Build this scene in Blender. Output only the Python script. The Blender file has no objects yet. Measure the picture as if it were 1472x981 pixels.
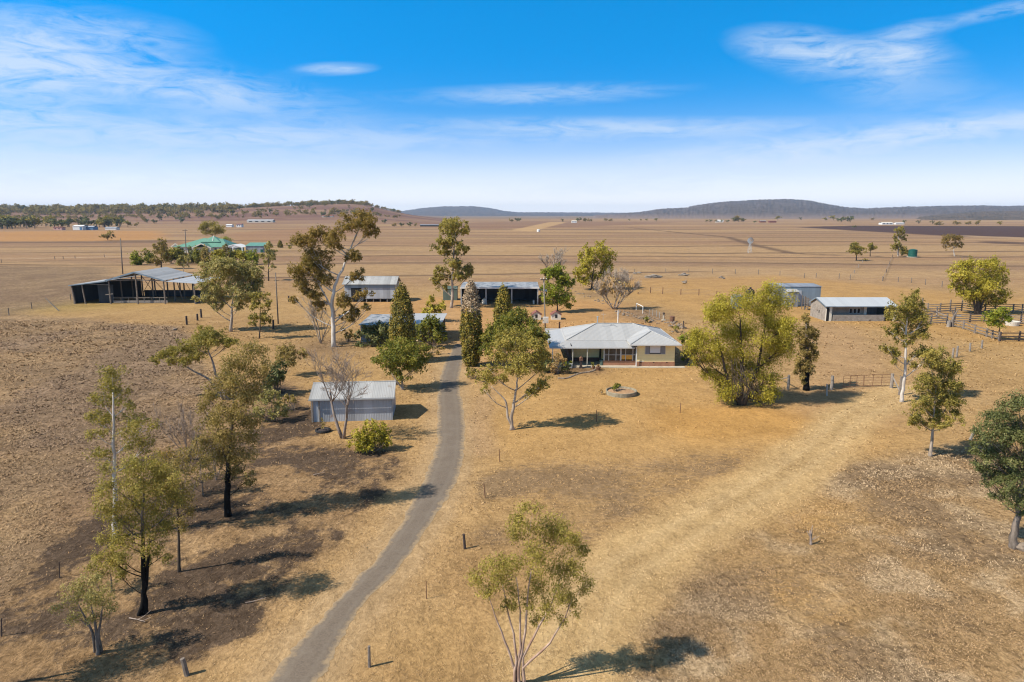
import bpy, math, random
import numpy as np
from mathutils import Vector, Matrix

random.seed(7)
RNG = np.random.default_rng(11)
SC = bpy.context.scene
COL = SC.collection
R = math.radians

# ------------------------------------------------------------------ camera model
F = 1472 * 24.0 / 36.0
CX, CY = 736.0, 490.5
H = 18.75
TH = math.atan((CY - 308.0) / F)
ST, CT = math.sin(TH), math.cos(TH)

def ray(px, py):
    x = (px - CX) / F; u = (CY - py) / F
    return x, CT + u * ST, -ST + u * CT

def at(px, py, Y):
    "world point seen at a photo position, at world distance Y"
    x, y, z = ray(px, py); s = Y / y
    return Vector((x * s, Y, H + z * s))

def G(px, py, z=0.0):
    "ground point seen at a photo position"
    x, y, zz = ray(px, py); s = (z - H) / zz
    return Vector((x * s, y * s, z))

def depth(p):
    return p[1] * CT + (H - p[2]) * ST

def mpp(p):
    return depth(p) / F

# ------------------------------------------------------------------ objects
def tag(o, label=None, cat=None, group=None, kind=None):
    if label: o['label'] = label
    if cat: o['category'] = cat
    if group: o['group'] = group
    if kind: o['kind'] = kind
    return o

def empty(name, loc, rz=0.0):
    o = bpy.data.objects.new(name, None)
    o.empty_display_size = 0.3
    COL.objects.link(o); o.location = loc; o.rotation_euler = (0, 0, rz)
    return o

def thing(name, loc, label, cat, group=None, rz=0.0):
    return tag(empty(name, loc, rz), label, cat, group)

def copy_tree(o, parent=None):
    c = o.copy(); COL.objects.link(c)
    if parent is not None: c.parent = parent
    for ch in list(o.children): copy_tree(ch, c)
    return c

class MB:
    "collects simple shapes (in the local space of the thing) and links them as one mesh"
    def __init__(s): s.v = []; s.f = []; s.m = []; s.cur = 0
    def add(s, vs, fs):
        b = len(s.v); s.v += [tuple(v) for v in vs]
        for f in fs: s.f.append(tuple(i + b for i in f)); s.m.append(s.cur)
        return s
    def box(s, x0, x1, y0, y1, z0, z1):
        vs = [(x, y, z) for z in (z0, z1) for y in (y0, y1) for x in (x0, x1)]
        return s.add(vs, [(0, 2, 3, 1), (4, 5, 7, 6), (0, 1, 5, 4), (2, 6, 7, 3), (0, 4, 6, 2), (1, 3, 7, 5)])
    def poly(s, pts, th=0.03):
        "a sheet with thickness"
        n = (Vector(pts[1]) - Vector(pts[0])).cross(Vector(pts[2]) - Vector(pts[0])).normalized() * th
        k = len(pts); a = [Vector(p) for p in pts]; b = [p - n for p in a]
        fs = [tuple(range(k)), tuple(range(2 * k - 1, k - 1, -1))]
        for i in range(k):
            j = (i + 1) % k; fs.append((i, k + i, k + j, j))
        return s.add(a + b, fs)
    def tube(s, pts, rs, n=6, cap=True):
        pts = [Vector(p) for p in pts]
        if not hasattr(rs, '__len__'): rs = [rs] * len(pts)
        vs = []; up = Vector((0, 0, 1))
        for i, p in enumerate(pts):
            d = (pts[min(i + 1, len(pts) - 1)] - pts[max(i - 1, 0)])
            if d.length < 1e-9: d = up
            d.normalize()
            ref = Vector((1, 0, 0)) if abs(d.x) < 0.8 else Vector((0, 1, 0))
            a = d.cross(ref).normalized(); b = d.cross(a)
            for k in range(n):
                t = 2 * math.pi * k / n
                vs.append(p + (a * math.cos(t) + b * math.sin(t)) * rs[i])
        fs = []
        for i in range(len(pts) - 1):
            for k in range(n):
                k2 = (k + 1) % n
                fs.append((i * n + k, i * n + k2, (i + 1) * n + k2, (i + 1) * n + k))
        if cap:
            fs.append(tuple(range(n - 1, -1, -1)))
            fs.append(tuple((len(pts) - 1) * n + k for k in range(n)))
        return s.add(vs, fs)
    def bar(s, p0, p1, w, h):
        "rectangular bar between two points"
        p0 = Vector(p0); p1 = Vector(p1); d = (p1 - p0).normalized()
        ref = Vector((0, 0, 1)) if abs(d.z) < 0.9 else Vector((1, 0, 0))
        a = d.cross(ref).normalized() * (w / 2); b = a.cross(d).normalized() * (h / 2)
        vs = [p0 - a - b, p0 + a - b, p0 + a + b, p0 - a + b, p1 - a - b, p1 + a - b, p1 + a + b, p1 - a + b]
        return s.add(vs, [(0, 1, 2, 3), (7, 6, 5, 4), (0, 4, 5, 1), (1, 5, 6, 2), (2, 6, 7, 3), (3, 7, 4, 0)])
    def lathe(s, prof, n=16, c=(0, 0, 0)):
        vs = []
        for r, z in prof:
            for k in range(n):
                t = 2 * math.pi * k / n
                vs.append((c[0] + r * math.cos(t), c[1] + r * math.sin(t), c[2] + z))
        fs = []
        for i in range(len(prof) - 1):
            for k in range(n):
                k2 = (k + 1) % n
                fs.append((i * n + k, i * n + k2, (i + 1) * n + k2, (i + 1) * n + k))
        fs.append(tuple(range(n - 1, -1, -1))); fs.append(tuple((len(prof) - 1) * n + k for k in range(n)))
        return s.add(vs, fs)
    def rock(s, c, r, rnd=random):
        vs = []; N = 7; M = 5
        ph = [rnd.uniform(0.7, 1.25) for _ in range(N * M)]
        for i in range(M):
            th = math.pi * (i + 0.4) / M
            for k in range(N):
                q = 2 * math.pi * k / N + i * 0.3; m = ph[i * N + k]
                vs.append((c[0] + r[0] * m * math.sin(th) * math.cos(q), c[1] + r[1] * m * math.sin(th) * math.sin(q), c[2] + r[2] * math.cos(th) * (0.8 + 0.2 * m)))
        fs = []
        for i in range(M - 1):
            for k in range(N):
                k2 = (k + 1) % N; fs.append((i * N + k, (i + 1) * N + k, (i + 1) * N + k2, i * N + k2))
        fs.append(tuple(range(N))); fs.append(tuple((M - 1) * N + k for k in range(N - 1, -1, -1)))
        return s.add(vs, fs)
    def build(s, name, mats, parent=None, smooth=False, loc=None):
        me = bpy.data.meshes.new(name); me.from_pydata(s.v, [], s.f)
        if not isinstance(mats, (list, tuple)): mats = [mats]
        for m in mats: me.materials.append(m)
        if len(mats) > 1: me.polygons.foreach_set('material_index', s.m)
        if smooth: me.polygons.foreach_set('use_smooth', [True] * len(me.polygons))
        me.update()
        o = bpy.data.objects.new(name, me); COL.objects.link(o)
        if parent is not None: o.parent = parent
        if loc is not None: o.location = loc
        return o

def np_mesh(name, V, k, mat, attrs=None, parent=None, F_=None, smooth=False):
    "mesh from a numpy vertex array; faces are consecutive runs of k vertices unless F_ is given"
    V = np.asarray(V, dtype=np.float32)
    if F_ is None: F_ = np.arange(len(V), dtype=np.int32).reshape(-1, k)
    me = bpy.data.meshes.new(name); nf = len(F_)
    me.vertices.add(len(V)); me.vertices.foreach_set('co', V.ravel())
    me.loops.add(nf * k); me.loops.foreach_set('vertex_index', F_.astype(np.int32).ravel())
    me.polygons.add(nf); me.polygons.foreach_set('loop_start', np.arange(0, nf * k, k, dtype=np.int32))
    try: me.polygons.foreach_set('loop_total', np.full(nf, k, dtype=np.int32))
    except Exception: pass
    if smooth: me.polygons.foreach_set('use_smooth', np.ones(nf, dtype=bool))
    me.update(calc_edges=True)
    for an, (typ, arr) in (attrs or {}).items():
        a = me.attributes.new(an, typ, 'POINT')
        a.data.foreach_set('value' if typ == 'FLOAT' else 'color', np.asarray(arr, dtype=np.float32).ravel())
    me.materials.append(mat)
    o = bpy.data.objects.new(name, me); COL.objects.link(o)
    if parent is not None: o.parent = parent
    return o

# ------------------------------------------------------------------ numpy noise
_LAT = np.random.default_rng(5).random((256, 256))
def vnoise(x, y):
    xi = np.floor(x).astype(int); yi = np.floor(y).astype(int)
    fx = x - xi; fy = y - yi; fx = fx * fx * (3 - 2 * fx); fy = fy * fy * (3 - 2 * fy)
    a = _LAT[xi & 255, yi & 255]; b = _LAT[(xi + 1) & 255, yi & 255]
    c = _LAT[xi & 255, (yi + 1) & 255]; d = _LAT[(xi + 1) & 255, (yi + 1) & 255]
    return (a * (1 - fx) + b * fx) * (1 - fy) + (c * (1 - fx) + d * fx) * fy
def fbm(x, y, o=4):
    s = 0; a = 0.5; t = 0
    for i in range(o):
        s = s + a * vnoise(x * 2 ** i + 17.3 * i, y * 2 ** i + 9.1 * i); t += a; a *= 0.55
    return s / t
def sstep(a, b, x):
    t = np.clip((x - a) / (b - a), 0, 1); return t * t * (3 - 2 * t)

# ------------------------------------------------------------------ materials
class NT:
    def __init__(s, name):
        s.mat = bpy.data.materials.new(name); s.mat.use_nodes = True
        s.t = s.mat.node_tree; s.t.nodes.clear()
        s.out = s.n('ShaderNodeOutputMaterial')
    def n(s, typ, **kw):
        nd = s.t.nodes.new(typ)
        for k, v in kw.items():
            if hasattr(nd, k): setattr(nd, k, v)
        return nd
    def l(s, a, b): s.t.links.new(a, b)
    def val(s, sock, v):
        if hasattr(v, 'default_value') or hasattr(v, 'is_linked'): s.l(v, sock)
        else: sock.default_value = v
    def math(s, op, a, b=0.0, c=None, clamp=False):
        nd = s.n('ShaderNodeMath', operation=op); nd.use_clamp = clamp
        s.val(nd.inputs[0], a); s.val(nd.inputs[1], b)
        if c is not None: s.val(nd.inputs[2], c)
        return nd.outputs[0]
    def mix(s, f, a, b, blend='MIX'):
        nd = s.n('ShaderNodeMix'); nd.data_type = 'RGBA'; nd.blend_type = blend; nd.clamp_factor = True
        s.val(nd.inputs[0], f)
        s.val(nd.inputs[6], a if not isinstance(a, tuple) else (*a[:3], 1))
        s.val(nd.inputs[7], b if not isinstance(b, tuple) else (*b[:3], 1))
        return nd.outputs[2]
    def noise(s, vec, scale, detail=4.0, rough=0.55, dist=0.0):
        nd = s.n('ShaderNodeTexNoise'); nd.inputs['Scale'].default_value = scale
        nd.inputs['Detail'].default_value = detail; nd.inputs['Roughness'].default_value = rough
        nd.inputs['Distortion'].default_value = dist
        if vec is not None: s.l(vec, nd.inputs['Vector'])
        return nd.outputs['Fac']
    def ramp(s, f, stops):
        nd = s.n('ShaderNodeValToRGB'); cr = nd.color_ramp
        while len(cr.elements) < len(stops): cr.elements.new(0.5)
        for e, (p, c) in zip(cr.elements, stops): e.position = p; e.color = (*c[:3], 1)
        s.l(f, nd.inputs[0]); return nd.outputs[0]
    def mapping(s, vec, scale=(1, 1, 1), rot=(0, 0, 0)):
        nd = s.n('ShaderNodeMapping'); nd.inputs['Scale'].default_value = scale; nd.inputs['Rotation'].default_value = rot
        s.l(vec, nd.inputs['Vector']); return nd.outputs[0]
    def obj(s): return s.n('ShaderNodeTexCoord').outputs['Object']
    def pos(s): return s.n('ShaderNodeNewGeometry').outputs['Position']
    def principled(s, col, rough=0.85, metal=0.0, spec=0.3, bump=None, bstr=0.5, bdist=0.02):
        p = s.n('ShaderNodeBsdfPrincipled')
        s.val(p.inputs['Base Color'], col if not isinstance(col, tuple) else (*col[:3], 1))
        s.val(p.inputs['Roughness'], rough); p.inputs['Metallic'].default_value = metal
        p.inputs['Specular IOR Level'].default_value = spec
        if bump is not None:
            b = s.n('ShaderNodeBump'); b.inputs['Strength'].default_value = bstr; b.inputs['Distance'].default_value = bdist
            s.l(bump, b.inputs['Height']); s.l(b.outputs[0], p.inputs['Normal'])
        s.l(p.outputs[0], s.out.inputs['Surface']); return p

def m_plain(name, col, rough=0.8, var=0.25, scale=3.0, metal=0.0, spec=0.3, dirt=None):
    t = NT(name); v = t.obj()
    n = t.noise(v, scale, 5, 0.6)
    lo = tuple(c * (1 - var) for c in col); hi = tuple(min(1, c * (1 + var)) for c in col)
    c = t.ramp(n, [(0.3, lo), (0.7, hi)])
    if dirt:
        n2 = t.noise(v, scale * 0.6, 6, 0.7)
        c = t.mix(t.math('MULTIPLY', t.math('SUBTRACT', n2, 0.5, clamp=True), 4.0, clamp=True), c, dirt)
    t.principled(c, rough, metal, spec); return t.mat

def m_iron(name, col, axis=0, sheet=0.76, var=0.16, rust=0.0, rough=0.5, metal=0.25, rustcol=(0.22, 0.10, 0.05), slope=(0.5, 6.0), run=0.35):
    "corrugated sheet: per-sheet tone, corrugation bump, streaks along the sheet, optional rust"
    t = NT(name); v = t.obj()
    sep = t.n('ShaderNodeSeparateXYZ'); t.l(v, sep.inputs[0]); x = sep.outputs[axis]
    fl = t.math('FLOOR', t.math('DIVIDE', x, sheet))
    wn = t.n('ShaderNodeTexWhiteNoise', noise_dimensions='1D'); t.l(fl, wn.inputs['W'])
    sc = [run, run, run]; sc[axis] = 7.0
    st = t.noise(t.mapping(v, tuple(sc)), 1.0, 5, 0.65)
    big = t.noise(v, 0.6, 5, 0.6)
    f = t.math('ADD', t.math('MULTIPLY', wn.outputs[0], 0.45), t.math('ADD', t.math('MULTIPLY', st, 0.45), t.math('MULTIPLY', big, 0.35)))
    lo = tuple(c * (1 - var) for c in col); hi = tuple(min(1, c * (1 + var)) for c in col)
    c = t.ramp(f, [(0.3, lo), (0.85, hi)])
    if rust > 0:
        rn = t.noise(t.mapping(v, (0.9, 0.9, 0.5)), 1.1, 7, 0.7)
        rf = t.math('MULTIPLY', t.math('SUBTRACT', rn, 0.62 - 0.18 * rust, clamp=True), 7.0, clamp=True)
        c = t.mix(rf, c, rustcol)
    w = t.math('SINE', t.math('MULTIPLY', x, 2 * math.pi / 0.152))
    t.principled(c, rough, metal, 0.4, bump=w, bstr=0.28, bdist=0.02)
    return t.mat

def m_brick(name, c1, c2, mortar, sx=1.0, sz=1.0, bw=0.4, rh=0.2, stain=None):
    t = NT(name); v = t.obj()
    sep = t.n('ShaderNodeSeparateXYZ'); t.l(v, sep.inputs[0])
    cmb = t.n('ShaderNodeCombineXYZ')
    t.l(t.math('ADD', sep.outputs[0], sep.outputs[1]), cmb.inputs[0]); t.l(sep.outputs[2], cmb.inputs[1])
    b = t.n('ShaderNodeTexBrick'); t.l(cmb.outputs[0], b.inputs['Vector'])
    b.inputs['Color1'].default_value = (*c1, 1); b.inputs['Color2'].default_value = (*c2, 1); b.inputs['Mortar'].default_value = (*mortar, 1)
    b.inputs['Scale'].default_value = 1.0; b.inputs['Mortar Size'].default_value = 0.012
    b.inputs['Brick Width'].default_value = bw; b.inputs['Row Height'].default_value = rh
    n = t.noise(v, 1.7, 6, 0.7)
    c = t.mix(0.6, b.outputs['Color'], t.ramp(n, [(0.3, (0.45, 0.45, 0.45)), (0.7, (1.0, 1.0, 1.0))]), 'MULTIPLY')
    if stain:
        n2 = t.noise(v, 0.9, 5, 0.7)
        c = t.mix(t.math('MULTIPLY', t.math('SUBTRACT', n2, 0.52, clamp=True), 5.0, clamp=True), c, stain)
    t.principled(c, 0.9, 0, 0.2); return t.mat

def m_board(name, col, pitch=0.19, axis=2, var=0.08, dirt=None):
    "painted boards"
    t = NT(name); v = t.obj()
    sep = t.n('ShaderNodeSeparateXYZ'); t.l(v, sep.inputs[0])
    q = t.math('FRACT', t.math('DIVIDE', sep.outputs[axis], pitch))
    n = t.noise(v, 2.2, 5, 0.6)
    lo = tuple(c * (1 - var) for c in col); hi = tuple(min(1, c * (1 + var)) for c in col)
    c = t.ramp(n, [(0.3, lo), (0.7, hi)])
    groove = t.math('LESS_THAN', q, 0.08)
    c = t.mix(t.math('MULTIPLY', groove, 0.35), c, tuple(x * 0.4 for x in col))
    t.principled(c, 0.6, 0, 0.3, bump=q, bstr=0.4, bdist=0.015); return t.mat

def m_bark(name, c0, c1, scale=2.0, char=None, char_h=2.5):
    t = NT(name); v = t.obj()
    n = t.noise(t.mapping(v, (1.0, 1.0, 0.3)), scale * 2, 6, 0.65)
    c = t.ramp(n, [(0.33, c0), (0.62, c1)])
    if char:
        sep = t.n('ShaderNodeSeparateXYZ'); t.l(v, sep.inputs[0])
        n2 = t.noise(v, 1.5, 4, 0.6)
        h = t.math('ADD', sep.outputs[2], t.math('MULTIPLY', t.math('SUBTRACT', n2, 0.5), 2.5))
        f = t.math('SUBTRACT', 1.0, t.math('DIVIDE', t.math('SUBTRACT', h, char_h), 1.2, clamp=True), clamp=True)
        c = t.mix(f, c, char)
    t.principled(c, 0.9, 0, 0.15, bump=n, bstr=0.6, bdist=0.04); return t.mat

def m_leaf(name, cols, trans=0.42):
    t = NT(name)
    a = t.n('ShaderNodeAttribute'); a.attribute_name = 'tint'
    k = len(cols)
    c = t.ramp(a.outputs['Fac'], [(0.08 + 0.84 * i / (k - 1), cc) for i, cc in enumerate(cols)])
    p = t.n('ShaderNodeBsdfPrincipled'); t.l(c, p.inputs['Base Color'])
    p.inputs['Roughness'].default_value = 0.6; p.inputs['Specular IOR Level'].default_value = 0.25
    tr = t.n('ShaderNodeBsdfTranslucent'); t.l(t.mix(0.35, c, (0.36, 0.33, 0.03)), tr.inputs['Color'])
    mx = t.n('ShaderNodeMixShader'); mx.inputs[0].default_value = trans
    t.l(p.outputs[0], mx.inputs[1]); t.l(tr.outputs[0], mx.inputs[2]); t.l(mx.outputs[0], t.out.inputs['Surface'])
    return t.mat

def m_glass(name, col=(0.03, 0.035, 0.04)):
    t = NT(name); n = t.noise(t.obj(), 1.2, 3)
    t.principled(t.ramp(n, [(0.35, tuple(c * 0.6 for c in col)), (0.65, tuple(c * 1.5 for c in col))]), 0.08, 0, 0.6); return t.mat
SUN_E = 5.0; SKY_S = 0.06; EXPO = 0.4; HAZE = 0.000055
HORIZON = (15.2, 14.8, 14.3); CLOUD = (9.0, 10.6, 12.6)
SKY_TINT = (0.0, 2.5, 3.4)
# ------------------------------------------------------------------ camera, sun, sky
cam_d = bpy.data.cameras.new('camera'); cam = bpy.data.objects.new('camera', cam_d); COL.objects.link(cam)
cam.location = (0, 0, H); cam.rotation_euler = (math.pi / 2 - TH, 0, 0)
cam_d.lens = 24; cam_d.sensor_width = 36; cam_d.clip_start = 0.5; cam_d.clip_end = 40000
SC.camera = cam

LDIR = Vector((0.93, 0.37, -1.02)).normalized()
sun_d = bpy.data.lights.new('sun', 'SUN'); sun = bpy.data.objects.new('sun', sun_d); COL.objects.link(sun)
sun.rotation_euler = LDIR.to_track_quat('-Z', 'Y').to_euler()
sun_d.energy = SUN_E; sun_d.angle = R(0.53); sun_d.color = (1.0, 0.925, 0.82)

SC.view_settings.view_transform = 'Standard'; SC.view_settings.look = 'None'
SC.view_settings.exposure = EXPO; SC.view_settings.gamma = 1.0; SC.view_settings.use_curve_mapping = False
SC.cycles.filter_width = 1.15
SC.cycles.max_bounces = 6; SC.cycles.diffuse_bounces = 2; SC.cycles.glossy_bounces = 2
SC.cycles.transmission_bounces = 3; SC.cycles.volume_bounces = 0; SC.cycles.transparent_max_bounces = 6
SC.cycles.caustics_reflective = False; SC.cycles.caustics_refractive = False

world = bpy.data.worlds.new('World'); SC.world = world; world.use_nodes = True
world.cycles.sampling_method = 'MANUAL'; world.cycles.sample_map_resolution = 256

def build_sky():
    class W(NT):
        def __init__(s):
            s.t = world.node_tree; s.t.nodes.clear(); s.out = s.n('ShaderNodeOutputWorld')
    t = W()
    sky = t.n('ShaderNodeTexSky', sky_type='NISHITA', sun_disc=False)
    sky.sun_elevation = math.asin(-LDIR.z); sky.sun_rotation = math.atan2(-LDIR.x, -LDIR.y) % (2 * math.pi)
    sky.altitude = 450; sky.air_density = 1.0; sky.dust_density = 0.6; sky.ozone_density = 2.2
    d = t.n('ShaderNodeTexCoord').outputs['Generated']
    sep = t.n('ShaderNodeSeparateXYZ'); t.l(d, sep.inputs[0])
    az = t.math('ARCTAN2', sep.outputs[0], sep.outputs[1]); el = t.math('ARCSINE', sep.outputs[2])
    up_ = t.n('ShaderNodeVectorMath', operation='ADD'); t.l(d, up_.inputs[0]); up_.inputs[1].default_value = (0, 0, 0.30)
    nv = t.n('ShaderNodeVectorMath', operation='NORMALIZE'); t.l(up_.outputs[0], nv.inputs[0]); t.l(nv.outputs[0], sky.inputs['Vector']) if 'Vector' in sky.inputs else None
    # a clear, deep inland blue above the pale horizon air
    hs = t.n('ShaderNodeHueSaturation'); hs.inputs['Hue'].default_value = 0.47; hs.inputs['Saturation'].default_value = 1.55; hs.inputs['Value'].default_value = 1.0
    t.l(sky.outputs[0], hs.inputs['Color'])
    base = t.mix(1.0, hs.outputs[0], SKY_TINT, 'MULTIPLY')
    base = t.mix(t.math('DIVIDE', t.math('SUBTRACT', el, 0.40), 0.35, clamp=True), base, sky.outputs[0])
    el01 = t.math('MAXIMUM', el, 0.0)
    air = t.math('EXPONENT', t.math('MULTIPLY', t.math('POWER', t.math('DIVIDE', el01, 0.086), 2.0), -1.0))
    base = t.mix(t.math('MULTIPLY', air, 0.93), base, HORIZON)
    # cirrus: soft banks, frayed by stretched noise
    cmb = t.n('ShaderNodeCombineXYZ'); t.l(az, cmb.inputs[0]); t.l(el, cmb.inputs[1]); cmb.inputs[2].default_value = 0.37
    vec = cmb.outputs[0]
    n1 = t.noise(t.mapping(vec, (5.0, 26.0, 1.0), (0, 0, R(-5))), 1.0, 9, 0.62, 0.9)
    n2 = t.noise(t.mapping(vec, (1.6, 9.0, 1.0)), 1.3, 5, 0.55, 0.6)
    n3 = t.noise(t.mapping(vec, (14.0, 60.0, 1.0), (0, 0, R(-9))), 1.0, 9, 0.65, 1.4)
    wisps = t.math('ADD', t.math('MULTIPLY', n1, 0.5), t.math('MULTIPLY', n3, 0.5))
    def bank(cx, cy, rx, ry, s, tilt=0.0):
        dx, dy, dz = ray(cx, cy); ln = math.sqrt(dx * dx + dy * dy + dz * dz)
        k_ = 1.0 / (1.0 + dx * dx) ** 0.5; rx = rx * k_; ry = ry * k_
        a = t.math('SUBTRACT', az, math.atan2(dx, dy)); e = t.math('SUBTRACT', el, math.asin(dz / ln))
        if tilt: e = t.math('SUBTRACT', e, t.math('MULTIPLY', a, tilt))
        qa = t.math('POWER', t.math('ABSOLUTE', t.math('DIVIDE', a, rx / F)), 2.0)
        qe = t.math('POWER', t.math('ABSOLUTE', t.math('DIVIDE', e, ry / F)), 2.0)
        return t.math('MULTIPLY', t.math('EXPONENT', t.math('MULTIPLY', t.math('ADD', qa, qe), -1.0)), s)
    banks = [(70, 55, 150, 36, .9, .06), (-40, 105, 170, 42, 1.0, 0), (320, 135, 140, 22, .8, -.05), (130, 105, 200, 26, .45, 0),
             (30, 170, 90, 13, .55, 0), (483, 99, 42, 6.5, 1.05, .06), (780, 136, 170, 13, .6, .02), (500, 200, 380, 14, .36, 0),
             (1140, 64, 70, 20, .75, -.16), (1225, 82, 95, 18, .85, -.10), (1300, 78, 34, 26, .75, .1), (1310, 44, 46, 10, .5, .08), (1300, 130, 130, 34, .36, -.2),
             (1450, 13, 60, 9, .8, .1), (1330, 192, 260, 16, 1.0, .06), (900, 184, 240, 12, .8, -.02), (1020, 245, 260, 24, .95, .08),
             (230, 190, 330, 30, .5, 0), (150, 240, 420, 36, .75, 0), (1460, 178, 130, 9, .6, .03)]
    M = None
    for b in banks:
        q = bank(*b); M = q if M is None else t.math('ADD', M, q)
    # out of view: thin cirrus added overhead to whiten the blue ambient light
    side = t.math('MAXIMUM', t.math('DIVIDE', t.math('SUBTRACT', t.math('ABSOLUTE', az), 0.85), 0.3, clamp=True), t.math('MULTIPLY', t.math('DIVIDE', t.math('SUBTRACT', el, 0.42), 0.3, clamp=True), 0.35))
    M = t.math('ADD', M, t.math('MULTIPLY', side, 0.45))
    M = t.math('MAXIMUM', t.math('SUBTRACT', M, 0.10), 0.0)
    cov = t.math('MULTIPLY', M, t.math('ADD', 0.45, t.math('MULTIPLY', n2, 0.9)))
    w = t.math('DIVIDE', t.math('SUBTRACT', wisps, 0.39), 0.19, clamp=True)
    al = t.math('MULTIPLY', cov, t.math('ADD', 0.04, t.math('MULTIPLY', w, 1.2)))
    al = t.math('DIVIDE', al, t.math('ADD', 1.0, t.math('MULTIPLY', al, 0.55)))
    al = t.math('MINIMUM', al, 0.8)
    fin = t.mix(al, base, CLOUD)
    bg = t.n('ShaderNodeBackground'); t.l(fin, bg.inputs['Color']); bg.inputs['Strength'].default_value = SKY_S
    t.l(bg.outputs[0], t.out.inputs['Surface'])
build_sky()

# ------------------------------------------------------------------ the ground, one sheet out to the horizon
def pxcol(X, Y):
    return CX + F * X / np.maximum(Y, 1.0) / CT

RIDGE = ([-700, -300, 0, 60, 150, 200, 280, 340, 400, 450, 500, 530, 560, 590, 640, 700],
         [306, 304, 304.5, 304.5, 303, 303.5, 302.5, 300, 296.5, 295, 294, 296, 303, 309, 316, 330])
def tz(py):
    return np.tan(np.arctan((CY - np.asarray(py, float)) / F) - TH)
def terrain(X, Y):
    X = np.asarray(X, float); Y = np.asarray(Y, float)
    p = pxcol(X, Y)
    zr = np.maximum(H + tz(np.interp(p, *RIDGE)) * 2300.0, 0)
    h = zr * sstep(1050, 2300, Y) ** 1.15 * (1 - 0.55 * sstep(2350, 4200, Y))
    return h * (1 + 0.10 * (fbm(X / 240, Y / 240, 3) - 0.5) * sstep(1100, 1800, Y))

def poly_mask(X, Y, pts, soft, wob=0.0, wsc=0.2):
    "soft polygon given by photo ground points"
    P = [G(*p) for p in pts]
    if wob:
        X = X + wob * (fbm(X * wsc, Y * wsc, 4) - 0.5) * 2; Y = Y + wob * (fbm(X * wsc + 40, Y * wsc + 7, 4) - 0.5) * 2
    inside = np.zeros(X.shape, bool); dmin = np.full(X.shape, 1e9)
    n = len(P)
    for i in range(n):
        a = P[i]; b = P[(i + 1) % n]
        cond = ((a.y > Y) != (b.y > Y))
        with np.errstate(divide='ignore', invalid='ignore'):
            xi = (b.x - a.x) * (Y - a.y) / (b.y - a.y) + a.x
        inside ^= cond & (X < xi)
        ex, ey = b.x - a.x, b.y - a.y; L2 = ex * ex + ey * ey + 1e-9
        t = np.clip(((X - a.x) * ex + (Y - a.y) * ey) / L2, 0, 1)
        dmin = np.minimum(dmin, np.hypot(X - a.x - t * ex, Y - a.y - t * ey))
    sd = np.where(inside, dmin, -dmin)
    return sstep(-soft, soft, sd)

def line_mask(X, Y, pts, wid, soft, wob=0.0, wsc=0.3):
    P = [G(*p) for p in pts]
    if wob:
        X = X + wob * (fbm(X * wsc, Y * wsc, 3) - 0.5) * 2
    dmin = np.full(X.shape, 1e9)
    for a, b in zip(P[:-1], P[1:]):
        ex, ey = b.x - a.x, b.y - a.y; L2 = ex * ex + ey * ey + 1e-9
        t = np.clip(((X - a.x) * ex + (Y - a.y) * ey) / L2, 0, 1)
        dmin = np.minimum(dmin, np.hypot(X - a.x - t * ex, Y - a.y - t * ey))
    return 1 - sstep(wid - soft, wid + soft, dmin)

def ell(X, Y, px, py, rx, ry, wob=0.5):
    c = G(px, py); s = mpp(c); ax = rx * s; ay = abs(G(px, py - ry * 0.5).y - G(px, py + ry * 0.5).y)
    q = ((X - c.x) / ax) ** 2 + ((Y - c.y) / ay) ** 2
    q = q * (1 + wob * 2 * (fbm(X / ax * 1.3, Y / ax * 1.3, 4) - 0.5))
    return np.exp(-q)

PADDOCK = [(-400, 425), (60, 452), (262, 470), (300, 520), (335, 560), (300, 620), (190, 670), (120, 750), (60, 800), (0, 870), (-300, 1000), (-900, 700)]
BURNT = [(-260, 1100), (-120, 960), (30, 830), (95, 730), (190, 655), (300, 610), (350, 550), (425, 545), (455, 600), (470, 640), (560, 655), (600, 680), (560, 735), (500, 775), (470, 830), (420, 880), (330, 930), (240, 985), (150, 1150)]
ROUGH = [(850, 1100), (905, 930), (985, 850), (1090, 765), (1180, 690), (1290, 655), (1420, 640), (1700, 640), (2300, 1100)]
SWATH = [(1300, 560), (1220, 600), (1170, 650), (1090, 705), (990, 760), (900, 815), (850, 870), (800, 950), (770, 1060)]
YARD = [(500, 432), (640, 428), (830, 430), (905, 436), (980, 470), (820, 475), (700, 540), (660, 500), (600, 500), (540, 470)]

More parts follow.
